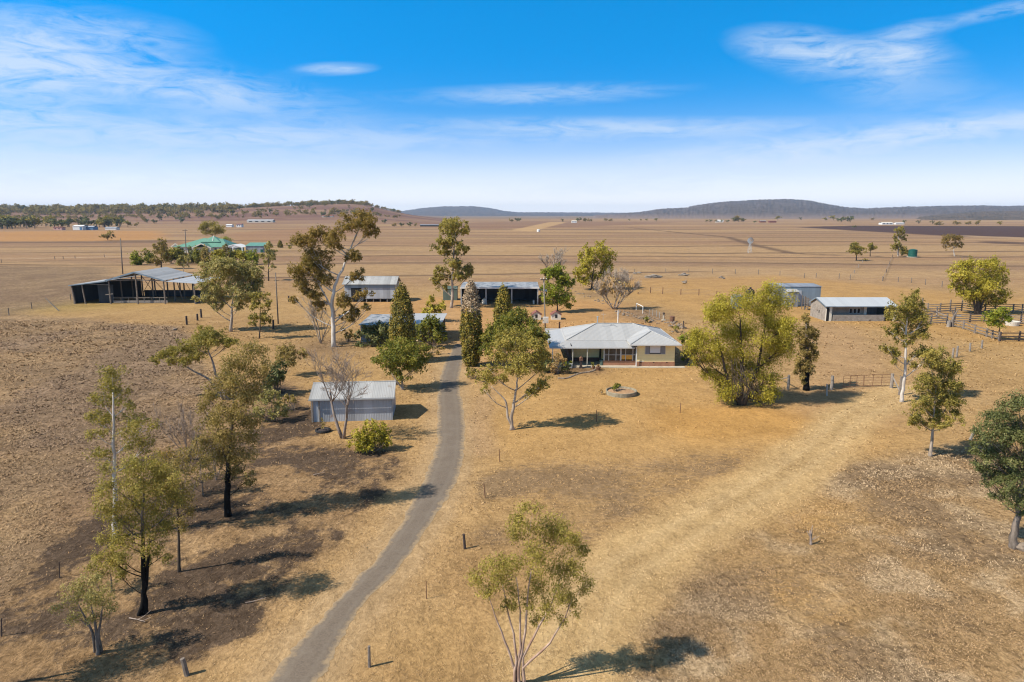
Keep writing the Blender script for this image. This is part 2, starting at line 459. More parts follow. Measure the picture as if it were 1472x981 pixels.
def ground_colour(X, Y):
    n = X.shape
    C = np.empty(n + (3,)); C[:] = (0.40, 0.262, 0.118)
    A = np.full(n, 0.55); BU = np.zeros(n); TH = np.zeros(n)
    def put(mask, col, rough=None):
        nonlocal C, A
        m = np.clip(mask, 0, 1)
        C = C * (1 - m[..., None]) + np.array(col) * m[..., None]
        if rough is not None: A = A * (1 - m) + rough * m
    L = fbm(X / 23, Y / 23, 4); S = fbm(X / 5.2, Y / 5.2, 4); T = fbm(X / 1.9, Y / 1.9, 3)
    B = fbm(X / 120, Y / 120, 4)
    # general near pasture: golden with browner patches
    put(sstep(0.5, 0.72, L) * 0.55, (0.34, 0.215, 0.10), 0.7)
    put(sstep(0.52, 0.75, S) * 0.4, (0.45, 0.31, 0.155))
    # far plain
    far = sstep(150, 220, Y)
    put(far * 0.9, (0.375, 0.255, 0.14), 0.5)
    st = fbm(X / 420 + 3, Y / 55, 4)
    put(far * sstep(0.46, 0.62, st) * 0.9, (0.275, 0.18, 0.112))
    st2 = fbm(X / 900 + 8, Y / 38, 3); put(far * sstep(.5, .62, st2) * .6, (0.285, 0.175, 0.105))
    put(far * sstep(0.56, 0.40, st) * sstep(0.5, 0.2, B) * 0.6, (0.43, 0.29, 0.155))
    # long low contour banks across the plain
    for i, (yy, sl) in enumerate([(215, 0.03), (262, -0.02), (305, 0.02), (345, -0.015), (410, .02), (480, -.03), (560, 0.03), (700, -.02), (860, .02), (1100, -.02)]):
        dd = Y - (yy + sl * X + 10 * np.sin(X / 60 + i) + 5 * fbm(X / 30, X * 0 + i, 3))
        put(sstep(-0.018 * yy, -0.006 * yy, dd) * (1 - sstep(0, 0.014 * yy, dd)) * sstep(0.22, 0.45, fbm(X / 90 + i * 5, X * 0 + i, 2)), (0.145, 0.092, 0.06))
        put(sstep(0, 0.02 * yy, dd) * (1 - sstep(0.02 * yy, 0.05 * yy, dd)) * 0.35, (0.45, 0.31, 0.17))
    # left rough paddock, grey brown with tussocks
    m = poly_mask(X, Y, PADDOCK, 2.0, 3.0, 0.10)
    put(m * 0.95, (0.325, 0.222, 0.125), 1.0)
    TH = np.maximum(TH, m * (.50 + .8 * (S - .45) * 2)); put(m * sstep(0.5, 0.66, T) * 0.5, (0.40, 0.28, 0.155))
    put(m * sstep(0.55, 0.7, L) * 0.55, (0.235, 0.17, 0.125))
    # pasture between the paddock and the sheds on the left, rougher
    m = poly_mask(X, Y, [(-300, 375), (180, 385), (110, 440), (20, 452), (-300, 440)], 4, 6, .05)
    put(m * 0.9, (0.285, 0.20, 0.122), 1.0); put(m * sstep(.46, .60, fbm(X / 7, Y / 9, 4)) * .75, (0.205, 0.138, 0.088)); put(m * sstep(.56, .66, fbm(X / 3 + 7, Y / 5, 4)) * .5, (0.40, 0.29, 0.17)); TH = np.maximum(TH, m * .55)
    put(line_mask(X, Y, [(-60, 372.5), (40, 372), (120, 370.2), (215, 368)], 2.2, 1.5, 1) * .8, (0.47, 0.35, 0.23))
    put(ell(X, Y, 120, 440, 70, 9) * 0.6, (0.30, 0.235, 0.075))
    put(line_mask(X, Y, [(0, 378), (120, 374), (190, 371)], 1.6, 1.4, 2) * .7, (0.14, 0.095, 0.06))
    # golden yard round the house and the sheds
    m = poly_mask(X, Y, YARD, 4, 4, 0.08); put(m * 0.8, (0.45, 0.265, 0.115), 0.3)
    m = poly_mask(X, Y, [(680, 560), (760, 535), (1000, 530), (1100, 590), (1300, 575), (1260, 640), (1100, 690), (960, 690), (760, 700), (670, 640)], 4, 3, 0.1)
    put(m * 0.75, (0.455, 0.285, 0.115), 0.4)
    put(poly_mask(X, Y, [(940, 585), (1060, 578), (1180, 590), (1130, 628), (1000, 640), (930, 615)], 2.5, 2.0, .15) * 0.55, (0.47, 0.262, 0.075), 0.35)
    put(poly_mask(X, Y, [(870, 402), (1120, 396), (1320, 415), (1472, 430), (1472, 500), (1300, 475), (1150, 465), (1000, 455), (900, 430)], 5, 6, 0.05) * 0.65, (0.44, 0.268, 0.10), 0.4)
    put(line_mask(X, Y, [(1190, 470), (1215, 500), (1230, 545), (1215, 590)], 5.0, 3.5, 2) * 0.6, (0.385, 0.255, 0.145), 0.35)
    # darker thatch patches on the lawn and beyond
    for (px, py, rx, ry, k) in [(830, 690, 130, 40, .75), (960, 672, 110, 20, .6), (770, 672, 45, 14, .5), (900, 735, 70, 30, .45), (705, 770, 45, 25, .6), (1010, 658, 60, 10, .5),
                                (1390, 560, 60, 16, .4), (1330, 690, 80, 30, .4), (1390, 700, 60, 18, .5)]:
        e = ell(X, Y, px, py, rx, ry, 0.8); TH = np.maximum(TH, e * k * 1.15); put(e * k * .25, (0.30, 0.21, 0.13), 0.8)
    TH = np.maximum(TH, poly_mask(X, Y, [(676, 690), (760, 672), (860, 668), (1000, 645), (1095, 640), (1110, 668), (1010, 720), (930, 765), (850, 815), (780, 850), (690, 800)], 2.2, 2.5,   .2) * (.52 + 1.0 * (S - .45) * 2))
    # lower right rough grass
    m = poly_mask(X, Y, ROUGH, 2.0, 2.5, 0.2)
    put(m * 0.8, (0.33, 0.222, 0.115), 0.95)
    TH = np.maximum(TH, m * (.46 + 1.0 * (S - .45) * 2)); put(m * sstep(0.48, 0.62, T) * 0.7, (0.46, 0.35, 0.22))
    put(m * ell(X, Y, 1160, 740, 90, 30) * 0.8, (0.44, 0.275, 0.105), .4)
    put(ell(X, Y, 1150, 860, 60, 45) * 0.7, (0.43, 0.265, 0.10), .5)
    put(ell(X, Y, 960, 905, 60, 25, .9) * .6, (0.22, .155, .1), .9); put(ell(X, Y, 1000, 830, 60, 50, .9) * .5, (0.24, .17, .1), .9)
    # mown swath curving down from the gate
    put(line_mask(X, Y, SWATH, 2.7, 0.9, 0.9, 0.3) * 0.95, (0.49, 0.345, 0.17), 0.45)
    for o_ in (-.85, .85): put(line_mask(X + o_, Y - .5 * o_, SWATH + [], .42, .34, .5, .25) * .5, (0.52, 0.385, 0.21), .4)
    put(line_mask(X, Y, SWATH, .38, .3, .5, .25) * .35, (0.36, 0.25, 0.12), .6)
    # burnt and bare ground below the trees beside the drive
    m = poly_mask(X, Y, BURNT, 1.6, 2.6, 0.22)
    put(m * 0.55, (0.30, 0.195, 0.105), 0.9)
    BU = np.maximum(BU, m * (0.44 + 1.0 * (fbm(X / 4.2 + 31, Y / 4.2, 5) - .45) * 2))
    put(m * .35, (0.20, 0.13, 0.078), .9)
    put(m * sstep(0.56, 0.68, T) * 0.35, (0.42, 0.29, 0.16))
    for (px, py, rx, ry, k) in [(180, 900, 90, 40, .9), (300, 700, 70, 34, .85), (100, 760, 40, 50, .6), (350, 860, 70, 20, .7), (470, 700, 70, 20, .6), (60, 890, 60, 30, .7), (420, 590, 25, 15, .9), (300, 800, 60, 25, .6)]:
        BU = np.maximum(BU, m * ell(X, Y, px, py, rx, ry, .7) * k)
    # drive verges, straw and gravel
    put(line_mask(X, Y, ROADC, 3.3, 1.4, 0.9, 0.35) * 0.75, (0.445, 0.30, 0.15), 0.5)
    put(line_mask(X, Y, ROADC, 2.0, 0.5, 0.5, 0.5) * 0.6, (0.40, 0.29, 0.17), 0.4)
    put(line_mask(X, Y, [(704, 560), (690, 600), (697, 650)], 1.0, .8, .4) * .45, (0.36, 0.245, 0.15), .4)
    put(line_mask(X, Y, [(663, 505), (655, 480), (645, 455), (640, 440)], 2.2, 1.0, .6) * .7, (0.43, 0.275, 0.14), .35)
    # garden beds
    put(ell(X, Y, 805, 528, 48, 9, .5), (0.10, 0.07, 0.05), .8); put(ell(X, Y, 850, 534, 22, 4, .5) * .8, (0.20, 0.13, 0.08), .8)
    put(ell(X, Y, 925, 452, 45, 10, .6) * .8, (0.21, 0.15, 0.10), .9); put(ell(X, Y, 470, 498, 55, 16, .8) * .7, (0.19, 0.13, 0.085), .8)
    put(ell(X, Y, 860, 424, 30, 5, .6) * .7, (0.24, 0.165, 0.10), .8)
    # distant fields
    def field(pts, col, k=0.9, soft=6):
        put(poly_mask(X, Y, pts, soft, soft, 0.02) * k, col, 0.25)
    field([(1145, 327), (1230, 324.5), (1600, 326), (1600, 348), (1410, 342), (1300, 336)], (0.075, 0.045, 0.042), .95)
    field([(1380, 338.5), (1600, 346), (1600, 350), (1395, 341)], (0.48, 0.34, 0.20), .7, 4)
    field([(1405, 346), (1600, 354), (1600, 358), (1420, 350)], (0.09, 0.055, 0.045), .8, 4)
    field([(-400, 335), (230, 332), (240, 344), (130, 347), (-400, 348)], (0.44, 0.235, 0.085), .75)
    field([(-400, 348), (130, 347.5), (260, 345), (260, 349), (-400, 352)], (0.13, 0.085, 0.06), .7, 4)
    field([(560, 323), (760, 318.5), (980, 320), (900, 324), (700, 330)], (0.215, 0.125, 0.085), .6)
    field([(735, 331), (790, 319.5), (815, 319.5), (765, 333)], (0.50, 0.34, 0.17), .7, 4)
    field([(330, 335), (450, 328), (560, 330), (420, 352), (330, 345)], (0.30, 0.17, 0.095), .6)
    put(line_mask(X, Y, [(905, 327.5), (990, 336), (1045, 341), (1085, 353), (1140, 364.5), (1200, 367)], 3.2, 2.0, 1.5) * .85, (0.13, 0.085, 0.058))
    # slopes of the left ridge
    up = sstep(1150, 1500, Y) * (pxcol(X, Y) < 640)
    put(up * .85, (0.235, 0.14, 0.098), .25)
    put(up * sstep(.45, .6, fbm(X / 300, Y / 90, 3)) * .7, (0.16, 0.085, 0.068))
    put(up * sstep(.55, .7, fbm(X / 160 + 9, Y / 60, 3)) * .7, (0.31, 0.205, 0.13))
    put(sstep(2400, 3200, Y) * .8, (0.23, 0.17, 0.115), .2)
    rdm = line_mask(X, Y, ROADC, 3.0, 1.2, .9, .35); BU = BU * (1 - rdm); TH = TH * (1 - .8 * rdm) * (1 - .85 * line_mask(X, Y, SWATH, 2.8, 1.1, 0.9, 0.3))
    return C * np.array([0.865, 0.815, 0.735]), np.stack([A, np.clip(BU, 0, 1), np.clip(TH, 0, 1)], -1)

ROAD_L = [(366, 1010), (385, 981), (430, 925), (478, 872), (548, 794), (598, 716), (617, 675), (628.6, 639), (630, 600), (631, 559), (639, 525), (648, 507), (655, 495)]
ROAD_R = [(440, 1010), (455, 981), (487, 925), (520, 872), (589, 794), (643, 716), (660, 675), (667, 639), (667, 600), (660.5, 559), (662.5, 525), (666, 507), (668, 495)]
ROADC = [((a[0] + b[0]) / 2, a[1]) for a, b in zip(ROAD_L, ROAD_R)]

def build_ground():
    k = 6.85; a = 24.5; N = 560
    xs = a * np.sinh(k * np.linspace(-1, 1, N))
    ys = np.concatenate([[-400, -120, -50, -20, -8, 0, 6], 12 * np.exp(np.arange(0, 420) * 0.01652)])
    X, Y = np.meshgrid(xs, ys)
    Z = terrain(X, Y)
    C, A3 = ground_colour(X, Y); A = A3[..., 0]
    V = np.stack([X, Y, Z], -1).reshape(-1, 3)
    ny, nx = X.shape
    i = np.arange(ny - 1)[:, None] * nx + np.arange(nx - 1)[None, :]
    Fq = np.stack([i, i + 1, i + nx + 1, i + nx], -1).reshape(-1, 4)
    t = NT('pasture_ground')
    at_ = t.n('ShaderNodeAttribute'); at_.attribute_name = 'soil'
    p = t.pos()
    n0 = t.noise(t.mapping(p, (1.0, 0.75, 1)), 5.2, 5, 0.7, 0.6)
    n1 = t.noise(t.mapping(p, (1.0, 0.7, 1), (0, 0, 0.5)), 1.5, 6, 0.65, 0.8)
    n2 = t.noise(p, 0.23, 5, 0.6)
    c1 = t.ramp(n0, [(0.32, (0.40, 0.38, 0.36)), (0.5, (1.0, 1.0, 1.0)), (0.68, (1.55, 1.58, 1.66))])
    c2 = t.ramp(n1, [(0.32, (0.56, 0.54, 0.52)), (0.52, (1.0, 1.0, 1.0)), (0.72, (1.34, 1.36, 1.42))])
    c3 = t.ramp(n2, [(0.35, (0.88, 0.87, 0.86)), (0.65, (1.1, 1.1, 1.1))])
    al = at_.outputs['Alpha']
    tb = t.n('ShaderNodeAttribute'); tb.attribute_name = 'burn'; tt = t.n('ShaderNodeAttribute'); tt.attribute_name = 'thatch'
    n5 = t.noise(t.mapping(p, (1.0, 0.8, 1), (0, 0, 0.3)), 1.1, 9, 0.72, 0.5); n6 = t.noise(t.mapping(p, (0.6, 1.0, 1), (0, 0, -0.15)), 2.6, 9, 0.75, 0.5)
    def thr(n_, a_, lo, sh): return t.math('MULTIPLY', t.math('SUBTRACT', t.math('ADD', n_, t.math('MULTIPLY', a_, 0.55)), lo, clamp=True), sh, clamp=True)
    fb = t.math('MULTIPLY', thr(n5, tb.outputs['Fac'], 0.742, 7.0), 0.93); ft = t.math('MULTIPLY', thr(n6, tt.outputs['Fac'], 0.72, 5.0), 0.75)
    ft = t.math('MULTIPLY', ft, t.math('MULTIPLY', tt.outputs['Fac'], 4.0, clamp=True)); fb = t.math('MULTIPLY', fb, t.math('MULTIPLY', tb.outputs['Fac'], 6.0, clamp=True))
    soil = t.mix(ft, at_.outputs['Color'], (0.185, 0.122, 0.068))
    soil = t.mix(fb, soil, t.mix(n6, (0.045, 0.03, 0.02), (0.115, 0.078, 0.05)))
    col = t.mix(t.math('MULTIPLY', al, 0.95), soil, t.mix(1.0, soil, c1, 'MULTIPLY'))
    col = t.mix(al, col, t.mix(1.0, col, c2, 'MULTIPLY'))
    col = t.mix(1.0, col, c3, 'MULTIPLY')
    hgt = t.math('ADD', t.math('MULTIPLY', n0, 0.6), n1)
    b = t.principled(col, 0.95, 0, 0.1, bump=t.math('MULTIPLY', hgt, t.math('MULTIPLY', al, 1.0)), bstr=0.8, bdist=0.22)
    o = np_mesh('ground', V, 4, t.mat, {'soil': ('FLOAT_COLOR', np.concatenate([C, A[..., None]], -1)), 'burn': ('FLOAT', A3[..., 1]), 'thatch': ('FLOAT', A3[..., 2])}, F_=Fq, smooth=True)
    tag(o, kind='structure')
build_ground()

# ------------------------------------------------------------------ the drive
def build_road():
    Lp = [G(*p) for p in ROAD_L]; Rp = [G(*p) for p in ROAD_R]
    def cr(P, n=16):
        out = []
        for i in range(len(P) - 1):
            p0 = P[max(i - 1, 0)]; p1 = P[i]; p2 = P[i + 1]; p3 = P[min(i + 2, len(P) - 1)]
            for j in range(n):
                t = j / n
                out.append(0.5 * ((2 * p1) + (p2 - p0) * t + (2 * p0 - 5 * p1 + 4 * p2 - p3) * t * t + (3 * p1 - p0 - 3 * p2 + p3) * t ** 3))
        out.append(P[-1]); return out
    A = cr(Lp); B = cr(Rp); M = 10; V = []; E = []
    for i, (a, b) in enumerate(zip(A, B)):
        ja = 0.05 + 0.22 * (fbm(np.array([i * 0.35]), np.array([3.0]))[0] - 0.5) * 2 + 0.10 * (random.random() - .5)
        jb = 0.05 + 0.22 * (fbm(np.array([i * 0.35]), np.array([33.0]))[0] - 0.5) * 2 + 0.10 * (random.random() - .5)
        d = (b - a).normalized(); a2 = a - d * ja; b2 = b + d * jb
        for j in range(M + 1):
            q = j / M; p = a2.lerp(b2, q); crown = 0.035 * (1 - (2 * q - 1) ** 2)
            V.append((p.x, p.y, 0.008 + crown)); E.append(min(q, 1 - q) * 2)
    n = len(A); Fq = []
    for i in range(n - 1):
        for j in range(M):
            s = i * (M + 1) + j; Fq.append((s, s + 1, s + M + 2, s + M + 1))
    t = NT('worn_bitumen'); e = t.n('ShaderNodeAttribute'); e.attribute_name = 'edge'; p = t.pos()
    n1 = t.noise(p, 14.0, 5, 0.7); n2 = t.noise(p, 0.8, 5, 0.6); n3 = t.noise(p, 2.6, 6, 0.7)
    c = t.ramp(n1, [(0.3, (0.115, 0.089, 0.066)), (0.7, (0.205, 0.160, 0.116))])
    c = t.mix(t.math('MULTIPLY', t.math('SUBTRACT', n2, 0.45, clamp=True), 2.0, clamp=True), c, (0.21, 0.17, 0.127))
    ef = t.math('SUBTRACT', 1.0, t.math('DIVIDE', t.math('ADD', e.outputs['Fac'], t.math('MULTIPLY', t.math('SUBTRACT', n3, 0.5), 1.1)), 0.34), clamp=True)
    c = t.mix(t.math('MULTIPLY', ef, 0.85), c, (0.35, 0.25, 0.14))
    trk = t.math('SUBTRACT', 1.0, t.math('MULTIPLY', t.math('ABSOLUTE', t.math('SUBTRACT', e.outputs['Fac'], 0.52)), 5.0), clamp=True)
    c = t.mix(t.math('MULTIPLY', trk, 0.4), c, (0.21, 0.17, 0.125))
    t.principled(c, 0.9, 0, 0.2, bump=n1, bstr=0.3, bdist=0.02)
    o = np_mesh('driveway', np.array(V), 4, t.mat, {'edge': ('FLOAT', np.array(E))}, F_=np.array(Fq), smooth=True)
    tag(o, kind='structure')
build_road()

# ------------------------------------------------------------------ forested hills on the horizon
def hill_range(name, prof, D0, D1, D2, cols, px0=-600, px1=2100, step=1.6, canopy=7.0, rows=22, scale=1.0, bare=None):
    px = np.arange(px0, px1, step); pr = np.interp(px, [p[0] for p in prof], [p[1] for p in prof])
    zr = np.maximum(H + tz(pr) * D1, 0.0)
    tt = np.concatenate([np.linspace(0, 1, rows), [1.15, 1.4, 1.8]])
    V = []; q = (px - CX) / F * CT
    for t in tt:
        D = D0 + (D1 - D0) * t if t <= 1 else D1 + (D2 - D1) * (t - 1) / 0.8
        X = q * D; Y = np.full_like(px, D)
        k = t * t * (3 - 2 * t) if t <= 1 else 1 - 0.8 * (t - 1) / 0.8
        rid = 1 + 0.28 * (fbm(px / 46.0 + t * 0.7, np.full_like(px, t * 2.2), 4) - 0.5) * (4 * t * (1 - min(t, 1)) if t <= 1 else 0)
        z = zr * k * rid + canopy * (np.random.default_rng(int(t * 1000) + 3).random(len(px)) - 0.3) * min(1, t * 2) * (zr > 2)
        V.append(np.stack([X, Y, z - 1.5 * (1 - min(t, 1)) - 6.0 * (1 - sstep(1.0, 6.0, zr))], -1))
    V = np.array(V); ny, nx = V.shape[:2]
    i = np.arange(ny - 1)[:, None] * nx + np.arange(nx - 1)[None, :]
    Fq = np.stack([i, i + 1, i + nx + 1, i + nx], -1).reshape(-1, 4)
    t = NT(name + '_forest'); p = t.pos()
    n = t.noise(t.mapping(p, (1, 0.6, 1.4)), 0.022 * scale, 7, 0.72); n2 = t.noise(p, 0.0022 * scale, 4, 0.6)
    c = t.ramp(n, [(0.36, cols[0]), (0.52, cols[1]), (0.66, cols[2])])
    if bare:
        sep = t.n('ShaderNodeSeparateXYZ'); t.l(p, sep.inputs[0])
        hh = t.math('ADD', sep.outputs[2], t.math('MULTIPLY', t.math('SUBTRACT', n, 0.5), bare[1] * 2.5))
        c = t.mix(t.math('SUBTRACT', 1.0, t.math('DIVIDE', hh, bare[1], clamp=True), clamp=True), c, bare[0])
    c = t.mix(t.math('MULTIPLY', t.math('SUBTRACT', n2, 0.5, clamp=True), 2.0, clamp=True), c, cols[3])
    t.principled(c, 0.95, 0, 0.05)
    o = np_mesh(name, V.reshape(-1, 3), 4, t.mat, F_=Fq)
    return tag(o, kind='structure')

FOR = [(0.036, 0.031, 0.026), (0.095, 0.076, 0.064), (0.17, 0.13, 0.11), (0.12, 0.092, 0.08)]
hill_range('distant_range', [(-600, 306), (400, 306), (560, 307), (585, 303), (610, 299.5), (640, 297.5), (680, 297.3), (700, 299.5), (725, 304), (745, 306), (800, 306), (930, 307), (1100, 309), (2100, 307)],
           6000, 9500, 12000, FOR, canopy=12)
hill_range('forested_hills', [(-600, 318), (820, 318), (850, 311), (880, 308.5), (920, 306), (950, 301.5), (985, 300), (1010, 294.8), (1040, 291), (1080, 289), (1130, 288), (1160, 289), (1190, 295), (1215, 299), (1245, 301), (1270, 299.5),
                             (1300, 298), (1340, 297.8), (1400, 296.8), (1440, 297.2), (1472, 296.8), (1600, 298), (1800, 303), (2100, 306)],
           2700, 6000, 9000, FOR, canopy=12, bare=((0.21, 0.15, 0.115), 22.0))
hill_range('scrubby_hill', [(-600, 330), (1230, 330), (1290, 317), (1320, 312.5), (1360, 308.5), (1400, 306), (1430, 304.5), (1472, 304), (1600, 303.5), (1800, 308), (2100, 316)],
           2050, 3400, 4600, [(0.028, 0.028, 0.02), (0.105, 0.08, 0.055), (0.19, 0.13, 0.09), (0.13, 0.09, 0.065)], canopy=7, scale=1.6)

# ------------------------------------------------------------------ hazy air
def build_haze():
    t = NT('hazy_air')
    v = t.n('ShaderNodeVolumePrincipled')
    v.inputs['Color'].default_value = (0.58, 0.76, 1.0, 1); v.inputs['Density'].default_value = HAZE; v.inputs['Anisotropy'].default_value = 0.0
    t.l(v.outputs[0], t.out.inputs['Volume'])
    b = MB(); b.box(-14500, 14500, -900, 12900, -3, 175)
    o = b.build('haze', t.mat); tag(o, kind='stuff')
if HAZE > 0: build_haze()
# ------------------------------------------------------------------ trees and shrubs
LEAF = {
 'lime':   m_leaf('lime_gum_leaves', [(0.141, 0.122, 0.028), (0.275, 0.228, 0.043), (0.421, 0.333, 0.070), (0.548, 0.420, 0.102)], .38),
 'gum':    m_leaf('gum_leaves', [(0.098, 0.096, 0.021), (0.233, 0.198, 0.041), (0.404, 0.318, 0.068), (0.575, 0.427, 0.107)]),
 'brown':  m_leaf('bronzed_gum_leaves', [(0.089, 0.068, 0.019), (0.214, 0.149, 0.033), (0.330, 0.211, 0.050), (0.465, 0.286, 0.084)]),
 'grey':   m_leaf('grey_green_leaves', [(0.124, 0.121, 0.037), (0.288, 0.255, 0.081), (0.476, 0.389, 0.134), (0.672, 0.525, 0.197)]),
 'green':  m_leaf('green_leaves', [(0.055, 0.067, 0.015), (0.137, 0.154, 0.025), (0.287, 0.272, 0.040), (0.512, 0.374, 0.078)]),
 'bright': m_leaf('bright_green_leaves', [(0.076, 0.103, 0.012), (0.187, 0.224, 0.019), (0.331, 0.347, 0.035), (0.573, 0.450, 0.062)]),
 'yellow': m_leaf('yellow_green_leaves', [(0.147, 0.128, 0.015), (0.329, 0.278, 0.027), (0.533, 0.440, 0.048), (0.659, 0.545, 0.114)], .40),
 'dry':    m_leaf('dry_leaves', [(0.201, 0.121, 0.045), (0.379, 0.234, 0.087), (0.559, 0.356, 0.140), (0.600, 0.505, 0.225)]),
 'olive':  m_leaf('olive_leaves', [(0.098, 0.080, 0.023), (0.231, 0.170, 0.050), (0.386, 0.277, 0.086), (0.566, 0.401, 0.132)]),
 'conifer':m_leaf('conifer_sprays', [(0.044, 0.045, 0.010), (0.122, 0.109, 0.017), (0.262, 0.194, 0.025), (0.462, 0.284, 0.039)], 0.12),
 'dark':   m_leaf('dark_green_leaves', [(0.035, 0.049, 0.015), (0.089, 0.103, 0.031), (0.167, 0.173, 0.053), (0.290, 0.263, 0.098)], 0.2),
 'ashen':  m_leaf('ashen_dead_sprays', [(0.223, 0.160, 0.093), (0.425, 0.300, 0.183), (0.600, 0.469, 0.295)], 0.1),
}
BARK = {
 'white': m_bark('white_gum_bark', (0.40, 0.34, 0.28), (0.66, 0.60, 0.53), 1.2),
 'pale':  m_bark('pale_bark', (0.22, 0.165, 0.12), (0.46, 0.38, 0.30), 1.5),
 'grey':  m_bark('grey_bark', (0.10, 0.08, 0.062), (0.25, 0.20, 0.16), 2.0),
 'dark':  m_bark('dark_bark', (0.035, 0.027, 0.02), (0.11, 0.083, 0.06), 2.0),
 'char':  m_bark('charred_bark', (0.06, 0.048, 0.038), (0.20, 0.16, 0.12), 1.6, char=(0.010, 0.009, 0.008), char_h=3.0),
 'red':   m_bark('pinkish_bark', (0.24, 0.13, 0.085), (0.50, 0.37, 0.28), 1.4),
 'dead':  m_bark('weathered_dead_wood', (0.16, 0.115, 0.088), (0.34, 0.27, 0.22), 2.0),
}
BRAND = random.Random(3)

def unit(a): return a / np.maximum(np.linalg.norm(a, axis=-1, keepdims=True), 1e-9)

def leaf_quads(rng, c, out, L, W, droop, lay=0.75):
    n = unit(0.75 * out + np.array([-0.12, -0.05, 0.50]) + lay * rng.normal(size=c.shape))
    a = rng.normal(size=c.shape); a[:, 2] -= droop
    a = unit(a - (a * n).sum(1, keepdims=True) * n); b = np.cross(n, a)
    s = rng.uniform(0.65, 1.35, (len(c), 1)); a = a * (L / 2 * s); b = b * (W / 2 * s)
    return np.stack([c - a, c + b, c + a, c - b], 1).reshape(-1, 3)

def crown_points(rng, clumps, n_of, tuft, lobes):
    "clumps: (centre, (rx, ry, rz)) in local metres -> leaf centres, outward vectors, tints, lobe centres"
    P = []; O = []; T = []; LB = []
    for (c, r) in clumps:
        c = np.array(c); r = np.array(r); n = n_of(r)
        K = lobes if max(r) > 0.5 else max(3, lobes // 2)
        u = unit(rng.normal(size=(K, 3)))
        u[:, 2] = u[:, 2] * 0.95 + 0.05
        lc = c + u * r * rng.uniform(0.45, 0.82, (K, 1)); lr = r * 0.5
        lt = rng.uniform(-0.13, 0.13, K)
        lw = rng.uniform(0.5, 1.5, K); lw /= lw.sum()
        nt = max(6, n // 17)
        k = rng.choice(K, nt, p=lw)
        v = unit(rng.normal(size=(nt, 3))); rr = rng.uniform(0.25, 1.0, (nt, 1)) ** 0.55
        tc = lc[k] + v * rr * lr * rng.uniform(0.75, 1.2, (nt, 1))
        tt = lt[k] + rng.uniform(-0.17, 0.17, nt)
        j = rng.integers(0, nt, n)
        p = tc[j] + rng.normal(size=(n, 3)) * tuft * (0.4 + 0.6 * max(0.3, float(np.mean(r))))
        o = unit(0.5 * unit((p - lc[k[j]]) / lr) + 0.7 * unit((p - c) / r))
        P.append(p); O.append(o); T.append(0.5 + tt[j] + rng.normal(size=n) * 0.12)
        LB.append((c, r, lc))
    return np.concatenate(P), np.concatenate(O), np.clip(np.concatenate(T), 0, 1), LB

def bend(p0, p1, k, rnd, n=5, up=0.25):
    p0 = Vector(p0); p1 = Vector(p1); d = p1 - p0; L = d.length
    off = Vector((rnd.uniform(-1, 1), rnd.uniform(-1, 1), 0)) * L * k
    out = []
    for i in range(n + 1):
        t = i / n
        p = p0.lerp(p1, t) + off * math.sin(math.pi * t) + Vector((0, 0, -up * L * 0.35 * math.sin(math.pi * t)))
        out.append(p)
    return out

